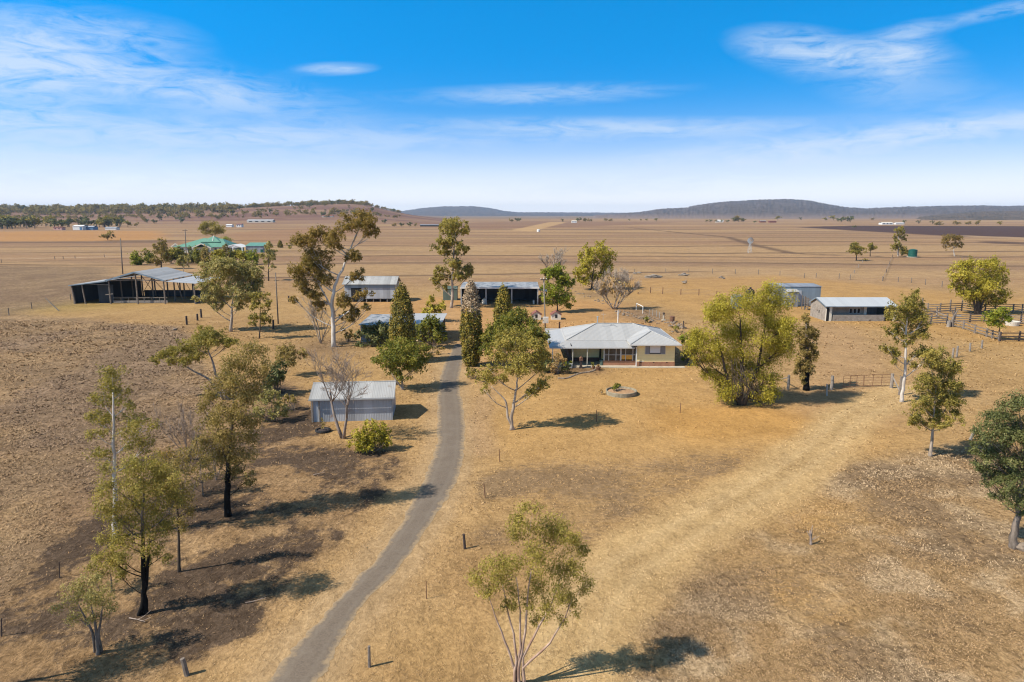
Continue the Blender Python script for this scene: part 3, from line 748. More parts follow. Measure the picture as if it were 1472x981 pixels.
def tree(name, label, cat, base, trunk, r0, clumps, leaf='gum', bark='grey', lai=2.0, lobes=7, tuft=0.115, droop=0.6, group=None,
         seed=0, leaf_scale=1.0, limb=1.0, extra=None, loc=None, dmix=0.55, twigs=True, lay=0.75, stems=None):
    """base: photo point of the foot; trunk: photo points above it; clumps: (px, py, rx, ry[, dy metres]) in photo pixels at the tree's distance"""
    rng = np.random.default_rng(1000 + seed); rnd = random.Random(500 + seed)
    B = G(*base); s = mpp(B)
    root = thing(name, B, label, cat, group)
    def loc_(px, py, dy=0.0):
        return at(px, py, B.y + dy) - B
    L = min(0.52, max(0.085, 3.3e-3 * depth(B))) * leaf_scale; W = L * 0.40
    cl = []
    for q in clumps:
        rx, ry = q[2] * s, q[3] * s
        dy = q[4] if len(q) > 4 else rnd.uniform(-dmix, dmix) * max(rx, 0.4) * 1.3
        rx *= 1.1; ry *= 1.1
        cl.append((loc_(q[0], q[1], dy), (rx, 0.5 * (rx + max(rx, ry)), ry)))
    P, O, T, LB = crown_points(rng, cl, lambda r: int(max(24, 1.4 * lai * math.pi * r[0] * r[2] / (L * W / 2))), tuft, lobes)
    V = leaf_quads(rng, P, O, L, W, droop, lay)
    np_mesh('crown', V, 4, LEAF[leaf], {'tint': ('FLOAT', np.repeat(T, 4))}, root)
    mb = MB()
    paths = []
    for k, tr in enumerate([trunk] + (stems or [])):
        pts = [Vector((0, 0, -0.15))] + [loc_(*p) for p in tr]
        if k: pts[0] = Vector((rnd.uniform(-.25, .25), rnd.uniform(-.2, .2), -0.1))
        # smooth the trunk a little
        fine = []
        for i in range(len(pts) - 1):
            for j in range(3):
                t = j / 3; fine.append(pts[i].lerp(pts[i + 1], t) + Vector((rnd.uniform(-1, 1), rnd.uniform(-1, 1), 0)) * r0 * 0.25 * (1 if i + j else 0))
        fine.append(pts[-1]); n = len(fine); rk = r0 * (1 if k == 0 else 0.8)
        rs = [rk * (1.25 if i == 0 else 1.0) * (1 - 0.8 * (i / (n - 1)) ** 1.1) for i in range(n)]
        mb.tube(fine, rs, 7); paths.append((fine, rs))
    for (c, r, lc) in LB:
        c = Vector(c)
        best = None
        for fine, rs in paths:
            for i in range(1, len(fine)):
                q = fine[i]; dz = c.z - q.z; h = math.hypot(c.x - q.x, c.y - q.y)
                cost = abs(dz - 0.8 * h - 0.15 * r[2]) + h * 0.6 + (1.5 if dz < -0.1 else 0)
                if best is None or cost < best[0]: best = (cost, q, rs[i])
        _, q, rq = best
        rl = max(0.016, min(rq * 0.6, 0.018 + 0.016 * float(np.mean(r)) + 0.008 * (c - q).length)) * limb
        pts = bend(q, c, 0.08, rnd); n = len(pts)
        mb.tube(pts, [rl * (1 - 0.7 * i / (n - 1)) for i in range(n)], 5)
        if twigs:
            for l in lc:
                st = pts[rnd.randint(2, n - 1)]
                mb.tube(bend(st, Vector(l), 0.12, rnd, 3, 0.1), [rl * 0.38, rl * 0.28, rl * 0.2, rl * 0.12], 4)
    if extra: extra(mb, loc_, rnd)
    mb.build('trunk', BARK[bark], root, smooth=True)
    return root

def bare_branch(mb, p, d, L, r, lev, rnd, spread=0.55, nch=(2, 4), up=0.15, r_min=0.008):
    pts = [p]; dd = d.normalized(); n = 4
    for i in range(n):
        dd = (dd + Vector((rnd.uniform(-1, 1), rnd.uniform(-1, 1), rnd.uniform(-.6, 1))) * 0.16 + Vector((0, 0, up * 0.25))).normalized()
        pts.append(pts[-1] + dd * (L / n))
    rs = [max(r_min, r * (1 - 0.55 * i / n)) for i in range(n + 1)]
    mb.tube(pts, rs, 6 if r > 0.05 else 4)
    if lev <= 0: return
    for k in range(rnd.randint(*nch)):
        t = rnd.uniform(0.4, 1.0); i = min(n, int(t * n)); q = pts[i]
        ax = Vector((rnd.uniform(-1, 1), rnd.uniform(-1, 1), rnd.uniform(-.3, .5)))
        nd = (dd + ax * spread).normalized()
        bare_branch(mb, q, nd, L * rnd.uniform(0.5, 0.78), rs[i] * 0.62, lev - 1, rnd, spread, nch, up, r_min)

def bare_tree(name, label, cat, base, stems, bark='dead', lev=4, seed=0, leaves=None, nch=(2, 4), spread=0.55, group=None, up=0.15, part=None):
    "stems: (lean_x, lean_y, length m, radius m)"
    rnd = random.Random(seed); B = G(*base); root = thing(name, B, label, cat, group); mb = MB()
    for (lx, ly, L, r) in stems:
        bare_branch(mb, Vector((rnd.uniform(-.1, .1), rnd.uniform(-.1, .1), -0.1)), Vector((lx, ly, 1)), L, r, lev, rnd, spread, nch, up, 0.0035 * depth(B) / 60 * 2.6)
    if leaves:
        kind, cl, lai = leaves; rng = np.random.default_rng(seed); s = mpp(B)
        L = min(0.6, max(0.12, 4.4e-3 * depth(B))); W = L * .45
        cc = [(at(q[0], q[1], B.y + (q[4] if len(q) > 4 else 0)) - B, (q[2] * s, .5 * (q[2] + q[3]) * s, q[3] * s)) for q in cl]
        P, O, T, _ = crown_points(rng, cc, lambda r: int(max(14, lai * math.pi * r[0] * r[2] / (L * W / 2))), .2, 7)
        np_mesh('crown', leaf_quads(rng, P, O, L, W, .3), 4, LEAF[kind], {'tint': ('FLOAT', np.repeat(T, 4))}, root)
    mb.build(part or ('trunk' if leaves else 'branches'), BARK[bark], root, smooth=True)
    return root

def shrub(name, label, cat, base, clumps, leaf='green', lai=2.6, seed=0, group=None, lobes=8, bark='grey', droop=0.1, tuft=0.14, leaf_scale=1.0, dmix=0.4, stem_r=0.04, lay=0.75):
    rng = np.random.default_rng(2000 + seed); rnd = random.Random(seed); B = G(*base); s = mpp(B); root = thing(name, B, label, cat, group)
    L = min(0.62, max(0.11, 4.4e-3 * depth(B))) * leaf_scale; W = L * .46; cl = []
    for q in clumps:
        rx, ry = q[2] * s, q[3] * s
        dy = q[4] if len(q) > 4 else rnd.uniform(-dmix, dmix) * rx
        cl.append((at(q[0], q[1], B.y + dy) - B, (rx, rx, ry)))
    P, O, T, LB = crown_points(rng, cl, lambda r: int(max(20, lai * math.pi * r[0] * r[2] / (L * W / 2))), tuft, lobes)
    P[:, 2] = np.maximum(P[:, 2], 0.05)
    np_mesh('crown', leaf_quads(rng, P, O, L, W, droop, lay), 4, LEAF[leaf], {'tint': ('FLOAT', np.repeat(T, 4))}, root)
    mb = MB()
    for (c, r, lc) in LB:
        for l in lc:
            mb.tube(bend((rnd.uniform(-.15, .15), rnd.uniform(-.15, .15), -0.05), l, 0.1, rnd, 4, 0.1), [stem_r * q for q in (1, .8, .6, .45, .3)], 4)
    mb.build('stems', BARK[bark], root, smooth=True)
    return root

def cypress(name, label, base, outline, leaf='conifer', seed=0, lai=3.2, dead=None, cat='cypress tree', group=None, dead_share=0.0):
    "columnar conifer: outline = (photo y, half width px) from bottom to top"
    rng = np.random.default_rng(3000 + seed); rnd = random.Random(seed); B = G(*base); s = mpp(B); root = thing(name, B, label, cat, group)
    ys = np.array([o[0] for o in outline], float); hw = np.array([o[1] for o in outline], float) * s
    zs = np.array([(at(base[0], y, B.y) - B).z for y in ys])
    L = min(0.4, max(0.13, 3.0e-3 * depth(B))); W = L * .5
    def make(z0, z1, kind, lai, partname):
        area = np.trapezoid(np.interp(np.linspace(z0, z1, 40), zs, hw), np.linspace(z0, z1, 40)) * 2 if hasattr(np, 'trapezoid') else np.trapz(np.interp(np.linspace(z0, z1, 40), zs, hw), np.linspace(z0, z1, 40)) * 2
        n = int(lai * 3.0 * area / (L * W / 2))
        nt = max(10, n // 11)
        zt = rng.uniform(z0, z1, nt); w = np.interp(zt, zs, hw); keep = rng.random(nt) < (w / hw.max()) ** 0.6 + .1; zt = zt[keep]; w = w[keep]; nt = len(zt)
        th = rng.uniform(0, 2 * math.pi, nt); rr = w * np.where(rng.random(nt) < .65, rng.uniform(.86, 1.0, nt), rng.uniform(.5, .9, nt)) * (0.9 + 0.14 * vnoise(th * 2, zt * 1.2))
        tc = np.stack([rr * np.cos(th), rr * np.sin(th), zt], 1); tt = rng.uniform(-.22, .22, nt)
        j = rng.integers(0, nt, n); p = tc[j] + rng.normal(size=(n, 3)) * np.array([.085, .085, .2]) * max(.6, hw.max())
        o = unit(np.stack([np.cos(th[j]), np.sin(th[j]), np.full(n, 0.25)], 1) + 0.5 * unit(p - tc[j]))
        T = np.clip(.5 + tt[j] + rng.normal(size=n) * .12, 0, 1)
        V = leaf_quads(rng, p, o, L, W, -0.9, .6)
        V[:, 2] = np.maximum(V[:, 2], 0.02)
        np_mesh(partname, V, 4, LEAF[kind], {'tint': ('FLOAT', np.repeat(T, 4))}, root)
    if dead:
        zd = (at(base[0], dead, B.y) - B).z
        make(zs[0], zd, leaf, lai, 'crown'); make(zd - .3, zs[-1], 'ashen', lai * .7, 'dead_top')
        root.children[-1]['label'] = 'grey dead upper part of the cypress'
    else:
        make(zs[0], zs[-1], leaf, lai, 'crown')
    mb = MB(); mb.tube([(0, 0, -.1), (0, 0, zs[-1] * .5), (0, 0, zs[-1] * .97)], [max(.1, hw.max() * .16), .08, .03], 6); mb.build('trunk', BARK['grey'], root, smooth=True)
    return root

# ---- the tall gum by the sheds
tree('gum_tree', 'tallest gum with white leaning trunk and bronzed crown, left of the drive', 'tree', (480, 499),
     [(480, 470), (477, 440), (480, 412), (492, 388), (503, 360), (513, 335)], 0.34,
     [(520, 317, 22, 13), (500, 322, 16, 11), (531, 332, 11, 11), (462, 333, 16, 11), (483, 346, 18, 14), (440, 352, 20, 14), (455, 372, 23, 16), (436, 384, 20, 17), (466, 398, 18, 16),
      (434, 410, 15, 13), (452, 420, 13, 12), (504, 368, 13, 10), (512, 395, 13, 9), (496, 432, 14, 10), (524, 425, 12, 8), (462, 440, 11, 9), (512, 447, 9, 8), (500, 458, 10, 10), (530, 440, 8, 6), (426, 431, 8, 6)],
     'brown', 'white', 3.0, 9, seed=1, limb=1.0, droop=.8,
     extra=lambda mb, l, r: [mb.tube([l(482, 455), l(470, 430), l(456, 405), l(452, 380)], [.13, .11, .08, .04], 6), mb.tube([l(500, 368), l(484, 352), l(470, 340)], [.1, .07, .04], 6),
                             mb.tube([l(480, 465), l(495, 452), l(515, 440)], [.13, .09, .04], 6), mb.tube([l(508, 348), l(516, 330), l(520, 315)], [.12, .08, .04], 6)])
tree('gum_tree', 'grey-green spreading gum in front of the big open hay shed', 'tree', (332, 477), [(333, 455), (334, 438), (335, 420)], 0.26,
     [(330, 383, 26, 14), (305, 392, 20, 13), (352, 392, 20, 14), (333, 402, 28, 16), (300, 412, 18, 11), (362, 408, 17, 13), (292, 428, 15, 8), (318, 424, 18, 12), (348, 424, 22, 13), (368, 420, 9, 9), (312, 440, 12, 6), (345, 440, 12, 6)],
     'grey', 'pale', 2.9, 9, seed=2)
tree('gum_tree', 'thin young gum beside the spreading grey-green gum', 'tree', (373, 487), [(374, 465), (374, 445), (374, 428)], 0.11,
     [(374, 428, 10, 9), (367, 440, 10, 8), (381, 440, 10, 9), (374, 453, 14, 9), (364, 462, 8, 6), (384, 462, 8, 6)], 'gum', 'dark', 2.0, 6, seed=3)
tree('gum_tree', 'slim open gum between the green-roofed house and the tall bronzed gum', 'tree', (386, 404), [(386, 392), (386, 378), (387, 362)], 0.2,
     [(387, 358, 10, 8), (379, 366, 9, 7), (394, 366, 10, 8), (386, 374, 12, 7), (376, 386, 6, 4), (392, 385, 6, 4)], 'grey', 'dark', 1.7, 6, seed=4)
tree('gum_tree', 'gum in stacked tiers of foliage left of the machinery shed', 'tree', (649, 443), [(650, 428), (650, 410), (651, 385), (653, 360), (655, 335)], 0.33,
     [(655, 320, 19, 10), (645, 326, 13, 9), (668, 328, 10, 9), (652, 331, 18, 8), (640, 346, 12, 9), (634, 358, 12, 9), (650, 350, 15, 9), (664, 354, 10, 8), (672, 361, 6, 6), (652, 363, 12, 6), (648, 378, 14, 8), (632, 390, 12, 8), (664, 384, 15, 9), (676, 392, 10, 7), (648, 396, 16, 9), (628, 404, 10, 8), (636, 412, 10, 7), (660, 400, 12, 6)],
     'gum', 'pale', 2.5, 8, seed=5, dmix=.8)
tree('jacaranda_tree', 'bright green round tree beside the right end of the machinery shed', 'tree', (801, 449), [(801, 440), (801, 425)], 0.17,
     [(797, 388, 15, 11), (786, 396, 12, 9), (808, 400, 14, 12), (818, 408, 8, 9), (796, 412, 16, 12), (790, 428, 13, 11), (808, 428, 14, 12), (814, 438, 8, 6)], 'bright', 'dark', 3.0, 9, seed=6)
tree('willow_tree', 'pale green bushy tree behind the bare grey shrub right of the sheds', 'tree', (850, 417), [(851, 405), (853, 390), (855, 375)], 0.25,
     [(858, 358, 18, 10), (843, 366, 14, 11), (872, 366, 13, 12), (856, 376, 20, 13), (838, 384, 13, 13), (875, 384, 12, 14), (860, 394, 16, 12), (842, 402, 14, 9), (830, 396, 8, 10)], 'yellow', 'dark', 1.9, 9, seed=7, stems=[[(858, 405), (866, 385)]], droop=1.2)
tree('pepper_tree', 'huge yellow-green weeping tree right of the cream house', 'tree', (1064, 582), [(1065, 560), (1066, 535), (1066, 500), (1064, 460)], 0.32,
     [(1108, 418, 18, 15), (1118, 436, 22, 20), (1090, 436, 24, 20), (1058, 436, 26, 20), (1038, 444, 22, 20), (1020, 452, 14, 16), (1100, 462, 28, 22), (1128, 470, 20, 24), (1060, 470, 30, 22), (1028, 482, 26, 24), (1002, 488, 16, 16), (1085, 492, 30, 22), (1118, 500, 22, 22), (1048, 510, 26, 20), (1010, 512, 22, 16), (1092, 522, 24, 18), (1060, 534, 20, 14),
      (1040, 556, 20, 20), (1100, 545, 20, 18), (1096, 565, 16, 14), (1112, 568, 12, 10), (1030, 540, 16, 12), (994, 506, 12, 12), (1130, 492, 14, 14), (1046, 568, 17, 12), (1090, 562, 16, 13), (1076, 540, 20, 14), (1056, 550, 15, 13, 1.5), (1016, 534, 12, 10)],
     'yellow', 'dark', 1.55, 9, seed=8, droop=1.3, dmix=.9, limb=1.0, leaf_scale=.8, tuft=.15, stems=[[(1078, 560), (1088, 530), (1096, 490), (1104, 440)], [(1052, 565), (1042, 530), (1030, 480)]],
     extra=lambda mb, l, r: [mb.tube(bend(l(1064 + r.uniform(-14, 18), 520 + r.uniform(-5, 30), r.uniform(-1.6, .2)), l(1064 + r.uniform(-28, 34), 566 + r.uniform(0, 14), r.uniform(-2.2, -.6)), .2, r, 4), .022, 4) for _ in range(36)])
tree('half_dead_tree', 'narrow half-bare tree with black trunk beside the steel gates', 'tree', (1159, 561), [(1160, 540), (1161, 515), (1160, 490), (1159, 465)], 0.34,
     [(1160, 462, 9, 10), (1154, 478, 9, 9), (1167, 480, 9, 9), (1174, 486, 8, 5), (1151, 492, 9, 9), (1164, 498, 9, 8), (1153, 508, 9, 9), (1148, 522, 8, 10), (1150, 535, 7, 8), (1167, 515, 7, 8), (1160, 485, 10, 14), (1162, 505, 9, 12), (1158, 525, 9, 12), (1164, 532, 7, 9), (1155, 545, 7, 7)], 'olive', 'char', 2.4, 6, seed=9, limb=1.3)
tree('gum_tree', 'slender white-trunked gum right of the steel gates', 'tree', (1296, 578), [(1298, 560), (1301, 535), (1302, 505), (1303, 470), (1306, 445)], 0.19,
     [(1308, 428, 13, 10), (1298, 440, 16, 12), (1318, 444, 14, 12), (1288, 454, 14, 10), (1308, 458, 16, 12), (1326, 462, 9, 14), (1296, 470, 16, 10), (1282, 478, 11, 8), (1320, 480, 14, 12), (1300, 490, 13, 9), (1276, 502, 11, 7), (1288, 508, 12, 7), (1320, 504, 16, 10), (1332, 512, 10, 10), (1308, 522, 10, 6), (1284, 520, 6, 6)],
     'gum', 'white', 2.1, 8, seed=10)
tree('gum_tree', 'leafy medium gum with pale trunk standing below the slender white-trunked one', 'tree', (1338, 656), [(1339, 640), (1341, 620), (1343, 590), (1345, 560)], 0.15,
     [(1348, 510, 16, 10), (1336, 524, 16, 12), (1362, 526, 16, 14), (1348, 542, 22, 14), (1328, 552, 14, 12), (1370, 552, 14, 16), (1350, 566, 22, 14), (1322, 578, 16, 12), (1366, 580, 18, 14), (1344, 590, 20, 10), (1314, 596, 12, 9), (1374, 600, 13, 10), (1350, 608, 18, 8), (1324, 608, 14, 7)],
     'gum', 'pale', 2.5, 8, seed=11)
tree('gum_tree', 'dense dark grey-green tree cut off by the right edge', 'tree', (1457, 788), [(1459, 765), (1463, 740), (1466, 710), (1470, 670)], 0.24,
     [(1464, 582, 20, 13), (1488, 578, 24, 14), (1444, 592, 16, 11), (1428, 606, 18, 12), (1458, 610, 24, 13), (1492, 612, 24, 16), (1414, 624, 16, 12), (1444, 630, 22, 13), (1474, 634, 24, 14), (1406, 644, 11, 10), (1430, 652, 20, 12), (1462, 658, 22, 13), (1498, 650, 24, 18), (1412, 668, 13, 11), (1440, 676, 20, 13), (1474, 682, 22, 13), (1422, 690, 12, 10), (1448, 698, 20, 12), (1486, 704, 24, 14), (1434, 712, 11, 8), (1462, 720, 18, 10), (1500, 726, 18, 12), (1478, 736, 12, 8)],
     'dark', 'grey', 2.3, 8, seed=12)
tree('pepper_tree', 'big yellow-green bushy tree inside the timber stock yards', 'tree', (1406, 452), [(1406, 440), (1405, 425), (1405, 405)], 0.4,
     [(1416, 378, 18, 10), (1396, 384, 16, 12), (1378, 390, 13, 12), (1432, 388, 13, 12), (1410, 398, 24, 14), (1385, 404, 18, 13), (1436, 404, 12, 12), (1420, 416, 20, 13), (1392, 420, 20, 12), (1374, 412, 10, 10), (1436, 422, 13, 12), (1410, 430, 22, 10), (1440, 434, 9, 9)],
     'yellow', 'dark', 2.0, 9, seed=13, leaf_scale=.85, tuft=.14, stems=[[(1402, 440), (1396, 420)], [(1411, 440), (1420, 420)]])
tree('pepper_tree', 'small round green tree in the corner of the stock yard rails', 'tree', (1436, 489), [(1437, 478), (1437, 468)], 0.14,
     [(1436, 448, 13, 7), (1424, 456, 10, 7), (1446, 457, 9, 8), (1436, 462, 15, 7)], 'bright', 'dark', 2.8, 8, seed=14)
tree('gum_tree', 'foreground sapling gum of many pinkish stems at the bottom edge', 'tree', (745, 986), [(746, 960), (751, 930), (756, 900), (758, 860), (764, 820)], 0.085,
     [(767, 728, 12, 12), (748, 742, 16, 14), (786, 752, 20, 14), (768, 762, 20, 16), (806, 756, 18, 14), (822, 768, 16, 14), (736, 768, 16, 14), (800, 778, 24, 18), (830, 790, 16, 16), (765, 795, 24, 18), (738, 808, 20, 18), (712, 812, 18, 14), (690, 826, 18, 16), (720, 834, 20, 16), (800, 812, 26, 20), (828, 820, 16, 18), (774, 838, 22, 18), (808, 850, 22, 18), (700, 850, 14, 12), (734, 856, 16, 12), (822, 874, 16, 14), (790, 872, 18, 14), (836, 846, 12, 14), (756, 866, 16, 12), (726, 872, 12, 9), (770, 890, 12, 9), (806, 892, 10, 8)],
     'lime', 'red', 1.15, 8, seed=15, droop=1.2, leaf_scale=1.0, limb=.55, tuft=.14,
     stems=[[(738, 955), (725, 920), (712, 885), (700, 850)], [(742, 950), (738, 910), (728, 870), (722, 840)], [(752, 945), (775, 900), (792, 870), (806, 830)], [(752, 960), (790, 925), (812, 890), (822, 860)], [(748, 930), (748, 880), (742, 830)]])
tree('gum_tree', 'leaning young gum on the lawn left of the house front', 'tree', (735, 618), [(735, 600), (739, 580), (742, 562), (744, 545), (740, 520)], 0.17,
     [(742, 484, 24, 12), (722, 494, 16, 12), (765, 496, 22, 14), (740, 506, 24, 14), (715, 514, 15, 13), (778, 512, 14, 14), (758, 522, 22, 14), (732, 528, 20, 12), (705, 532, 14, 10), (780, 530, 11, 10), (698, 548, 13, 8), (720, 545, 14, 8), (768, 556, 15, 11), (784, 548, 12, 10), (756, 566, 9, 6), (696, 560, 8, 5)],
     'lime', 'pale', 1.7, 8, seed=16, stems=[[(730, 600), (728, 580), (722, 570), (706, 556)]], leaf_scale=1.0)
tree('broadleaf_tree', 'rounded mid-green tree between the cypresses and the carport', 'tree', (745, 528), [(745, 515), (744, 500)], 0.22,
     [(736, 455, 20, 12), (752, 462, 18, 12), (716, 470, 18, 12), (735, 474, 22, 12), (762, 476, 18, 14), (702, 484, 14, 12), (722, 488, 20, 12), (750, 490, 24, 14), (776, 492, 14, 14), (776, 510, 12, 14), (700, 502, 12, 10)], 'green', 'grey', 3.2, 9, seed=17)
# ---- the clump of trees along the left of the drive
tree('acacia_tree', 'flat-topped olive wattle leaning left above the grey-brown paddock', 'tree', (327, 575), [(320, 555), (310, 538), (304, 515), (298, 500)], 0.2,
     [(294, 480, 18, 9), (312, 482, 14, 9), (276, 490, 16, 9), (296, 494, 22, 10), (322, 492, 12, 7), (262, 504, 16, 9), (238, 506, 14, 9), (282, 508, 18, 10), (226, 516, 9, 7), (252, 516, 14, 8), (270, 520, 12, 7), (334, 490, 9, 5)],
     'gum', 'dead', 2.7, 8, seed=18, stems=[[(300, 545), (280, 535), (258, 522)]], leaf_scale=.95)
tree('gum_tree', 'sparse olive gum with a black charred trunk, middle of the burnt patch', 'tree', (328, 742), [(327, 715), (328, 690), (329, 660), (331, 630), (335, 590), (340, 545)], 0.22,
     [(356, 505, 22, 14), (340, 520, 20, 14), (370, 525, 18, 14), (352, 540, 26, 16), (325, 535, 16, 12), (322, 560, 24, 16), (350, 566, 26, 18), (302, 578, 18, 14), (372, 560, 14, 16), (330, 590, 26, 16), (300, 602, 18, 16), (352, 602, 22, 18), (318, 622, 24, 16), (344, 632, 24, 18), (300, 635, 14, 14), (326, 652, 22, 16), (352, 660, 18, 14), (308, 662, 16, 14), (336, 680, 16, 12), (355, 690, 12, 12)],
     'olive', 'char', 1.45, 9, seed=19, tuft=.14, limb=.8, droop=.8)
tree('gum_tree', 'largest foreground gum at left with blackened trunk over burnt ground', 'tree', (208, 882), [(207, 855), (206, 830), (206, 795), (204, 765), (205, 730), (206, 690)], 0.145,
     [(200, 662, 24, 15), (182, 676, 24, 16), (226, 676, 22, 16), (204, 690, 28, 18), (160, 700, 22, 16), (240, 698, 20, 18), (188, 716, 26, 18), (222, 722, 26, 18), (152, 726, 22, 18), (250, 722, 14, 18), (170, 746, 24, 18), (204, 750, 26, 16), (238, 750, 20, 18), (184, 776, 24, 14), (218, 778, 22, 14), (160, 772, 18, 12), (156, 800, 14, 10), (176, 806, 18, 12), (232, 800, 12, 12), (206, 810, 10, 12), (170, 826, 10, 8)],
     'gum', 'char', 1.2, 8, seed=20, tuft=.13, droop=1.0, limb=.8, stems=[[(210, 840), (213, 800), (216, 770)]])
tree('gum_tree', 'white-trunked open gum behind the largest foreground gum at left', 'tree', (165, 772), [(166, 745), (165, 715), (164, 680), (164, 640), (163, 600), (162, 560)], 0.17,
     [(160, 530, 16, 9), (164, 545, 20, 11), (150, 556, 16, 11), (176, 560, 14, 10), (142, 572, 14, 10), (164, 574, 20, 12), (184, 580, 12, 8), (138, 600, 16, 12), (156, 606, 18, 12), (190, 604, 22, 10), (206, 612, 18, 10), (140, 624, 16, 10), (186, 630, 22, 14), (212, 640, 14, 14), (142, 652, 16, 12), (156, 668, 14, 10)],
     'gum', 'white', 1.15, 8, seed=21, tuft=.14, limb=.8)
tree('gum_tree', 'thin wispy gum with a straight dark stem right of the largest foreground gum', 'tree', (258, 822), [(257, 790), (256, 755), (255, 720), (254, 690)], 0.085,
     [(256, 676, 14, 16), (248, 696, 12, 14), (266, 700, 14, 16), (262, 724, 14, 14), (246, 722, 12, 14), (272, 734, 10, 10), (256, 745, 14, 10), (268, 760, 8, 8)], 'olive', 'dark', 0.9, 7, seed=22, tuft=.15)
tree('gum_tree', 'small grey-green multi-stemmed tree in the bottom left corner', 'tree', (140, 941), [(139, 915), (136, 890), (130, 862)], 0.09,
     [(124, 838, 18, 11), (106, 850, 16, 10), (142, 850, 18, 12), (124, 862, 20, 12), (98, 870, 16, 10), (150, 868, 14, 12), (112, 884, 16, 9), (140, 884, 14, 9), (134, 830, 10, 6)],
     'grey', 'grey', 1.15, 8, seed=23, stems=[[(142, 910), (146, 880), (150, 862)], [(134, 910), (120, 885), (112, 868)]], tuft=.14)
bare_tree('bare_tree', 'leafless grey sapling right of the thin brown-leaved sapling', 'bare shrub', (268, 735), [(-.15, 0, 2.4, .04), (.2, .1, 2.2, .035), (.0, -.1, 2.6, .04)], 'dead', 3, seed=47, spread=.5)
bare_tree('bare_tree', 'leafless brown twigs at the left foot of the middle charred gum', 'bare shrub', (312, 690), [(-.2, 0, 1.8, .035), (.25, .1, 1.7, .03), (.05, -.1, 2.0, .035)], 'dead', 3, seed=48, spread=.5)
tree('gum_tree', 'brownish wispy sapling between the two charred gums', 'tree', (292, 712), [(291, 695), (288, 670), (286, 650)], 0.05,
     [(284, 640, 14, 12), (272, 654, 14, 12), (292, 660, 14, 12), (262, 672, 14, 12), (280, 678, 16, 12), (300, 682, 12, 10), (270, 694, 12, 8)], 'olive', 'grey', .75, 7, seed=24, tuft=.16)
tree('gum_tree', 'thin brown-leaved sapling right of the white-trunked open gum', 'tree', (243, 740), [(242, 715), (240, 690), (240, 665)], 0.05,
     [(240, 650, 14, 12), (228, 664, 14, 12), (250, 668, 14, 12), (236, 684, 16, 12), (248, 700, 12, 10), (226, 700, 12, 10)], 'brown', 'grey', .7, 7, seed=25, tuft=.16)
tree('gum_tree', 'feathery low gum between the small corner tree and the largest foreground gum', 'tree', (160, 850), [(160, 835), (158, 820)], 0.05,
     [(150, 800, 16, 12), (168, 806, 14, 12), (140, 816, 14, 11), (158, 822, 16, 10), (176, 822, 12, 9)], 'gum', 'grey', .8, 7, seed=26, tuft=.16)
shrub('shrub', 'dark blue-green bush left of the tin garage', 'shrub', (398, 566), [(394, 540, 18, 18), (386, 550, 14, 12), (404, 544, 10, 14)], 'dark', 3.2, 31)
shrub('shrub', 'olive shrub in front of the dark blue-green bush', 'shrub', (392, 606), [(388, 582, 20, 20), (376, 592, 14, 14), (402, 590, 12, 14), (396, 570, 12, 12)], 'grey', 1.9, 32)
shrub('shrub', 'thin brownish shrub touching the left wall of the tin garage', 'shrub', (422, 590), [(418, 574, 12, 10), (410, 580, 8, 8)], 'olive', 1.5, 33)
tree('shrub', 'small twisted olive shrub on a bent stem above the dark bush', 'shrub', (404, 540), [(412, 533), (416, 526)], 0.07,
     [(412, 505, 14, 9), (424, 508, 13, 9), (404, 512, 9, 7), (416, 518, 16, 7), (434, 512, 8, 5)], 'olive', 'grey', 2.0, 7, seed=34)
bare_tree('bare_tree', 'leafless two-stemmed tree in front of the tin garage', 'bare tree', (493, 630), [(-.30, .05, 4.4, .16), (.12, -.05, 4.2, .15)], 'dead', 5, seed=41, nch=(3, 4), spread=.95, up=.05)
bare_tree('bare_tree', 'pale thin bare tree beside the tall bronzed gum', 'bare tree', (462, 494), [(-.1, 0, 4.2, .12), (.25, .1, 3.8, .09), (-.5, .0, 3.6, .08)], 'pale', 4, seed=42, nch=(2, 4), spread=.7)
bare_tree('bare_tree', 'grey sprawling bare shrub behind the cream house', 'bare shrub', (883, 445), [(-.6, 0, 4.4, .13), (.0, .2, 4.6, .14), (.55, -.1, 4.4, .13), (.95, 0, 4.2, .1), (-1.1, .1, 3.8, .09), (.25, -.4, 4.0, .1)], 'pale', 4, seed=43, nch=(3, 5), spread=.6,
          leaves=('dry', [(880, 412, 24, 16), (864, 416, 14, 14), (898, 410, 14, 16), (880, 398, 16, 10)], .55))
bare_tree('bare_tree', 'faint leafless tree behind the bright green round tree', 'bare tree', (792, 402), [(-.35, 0, 5.0, .13), (.3, 0, 5.2, .13), (.0, .2, 5.5, .12), (.7, 0, 4.4, .1)], 'pale', 4, seed=44, nch=(2, 4), spread=.6)
bare_tree('bare_tree', 'clump of bare upright twigs among the trees at left', 'bare shrub', (273, 662), [(-.3, 0, 2.6, .05), (.0, .1, 3.0, .05), (.25, 0, 2.6, .05), (-.1, -.2, 2.8, .04), (.45, 0, 2.2, .04)], 'dead', 3, seed=45, spread=.4, leaves=('dry', [(262, 660, 26, 18), (286, 650, 18, 22)], .22))
bare_tree('dead_stump', 'broken dead stump alone in the lower right grass', 'stump', (1164, 783), [(-.1, 0, .95, .09), (.35, 0, .75, .05)], 'dead', 1, seed=46, nch=(1, 2), part='branches')
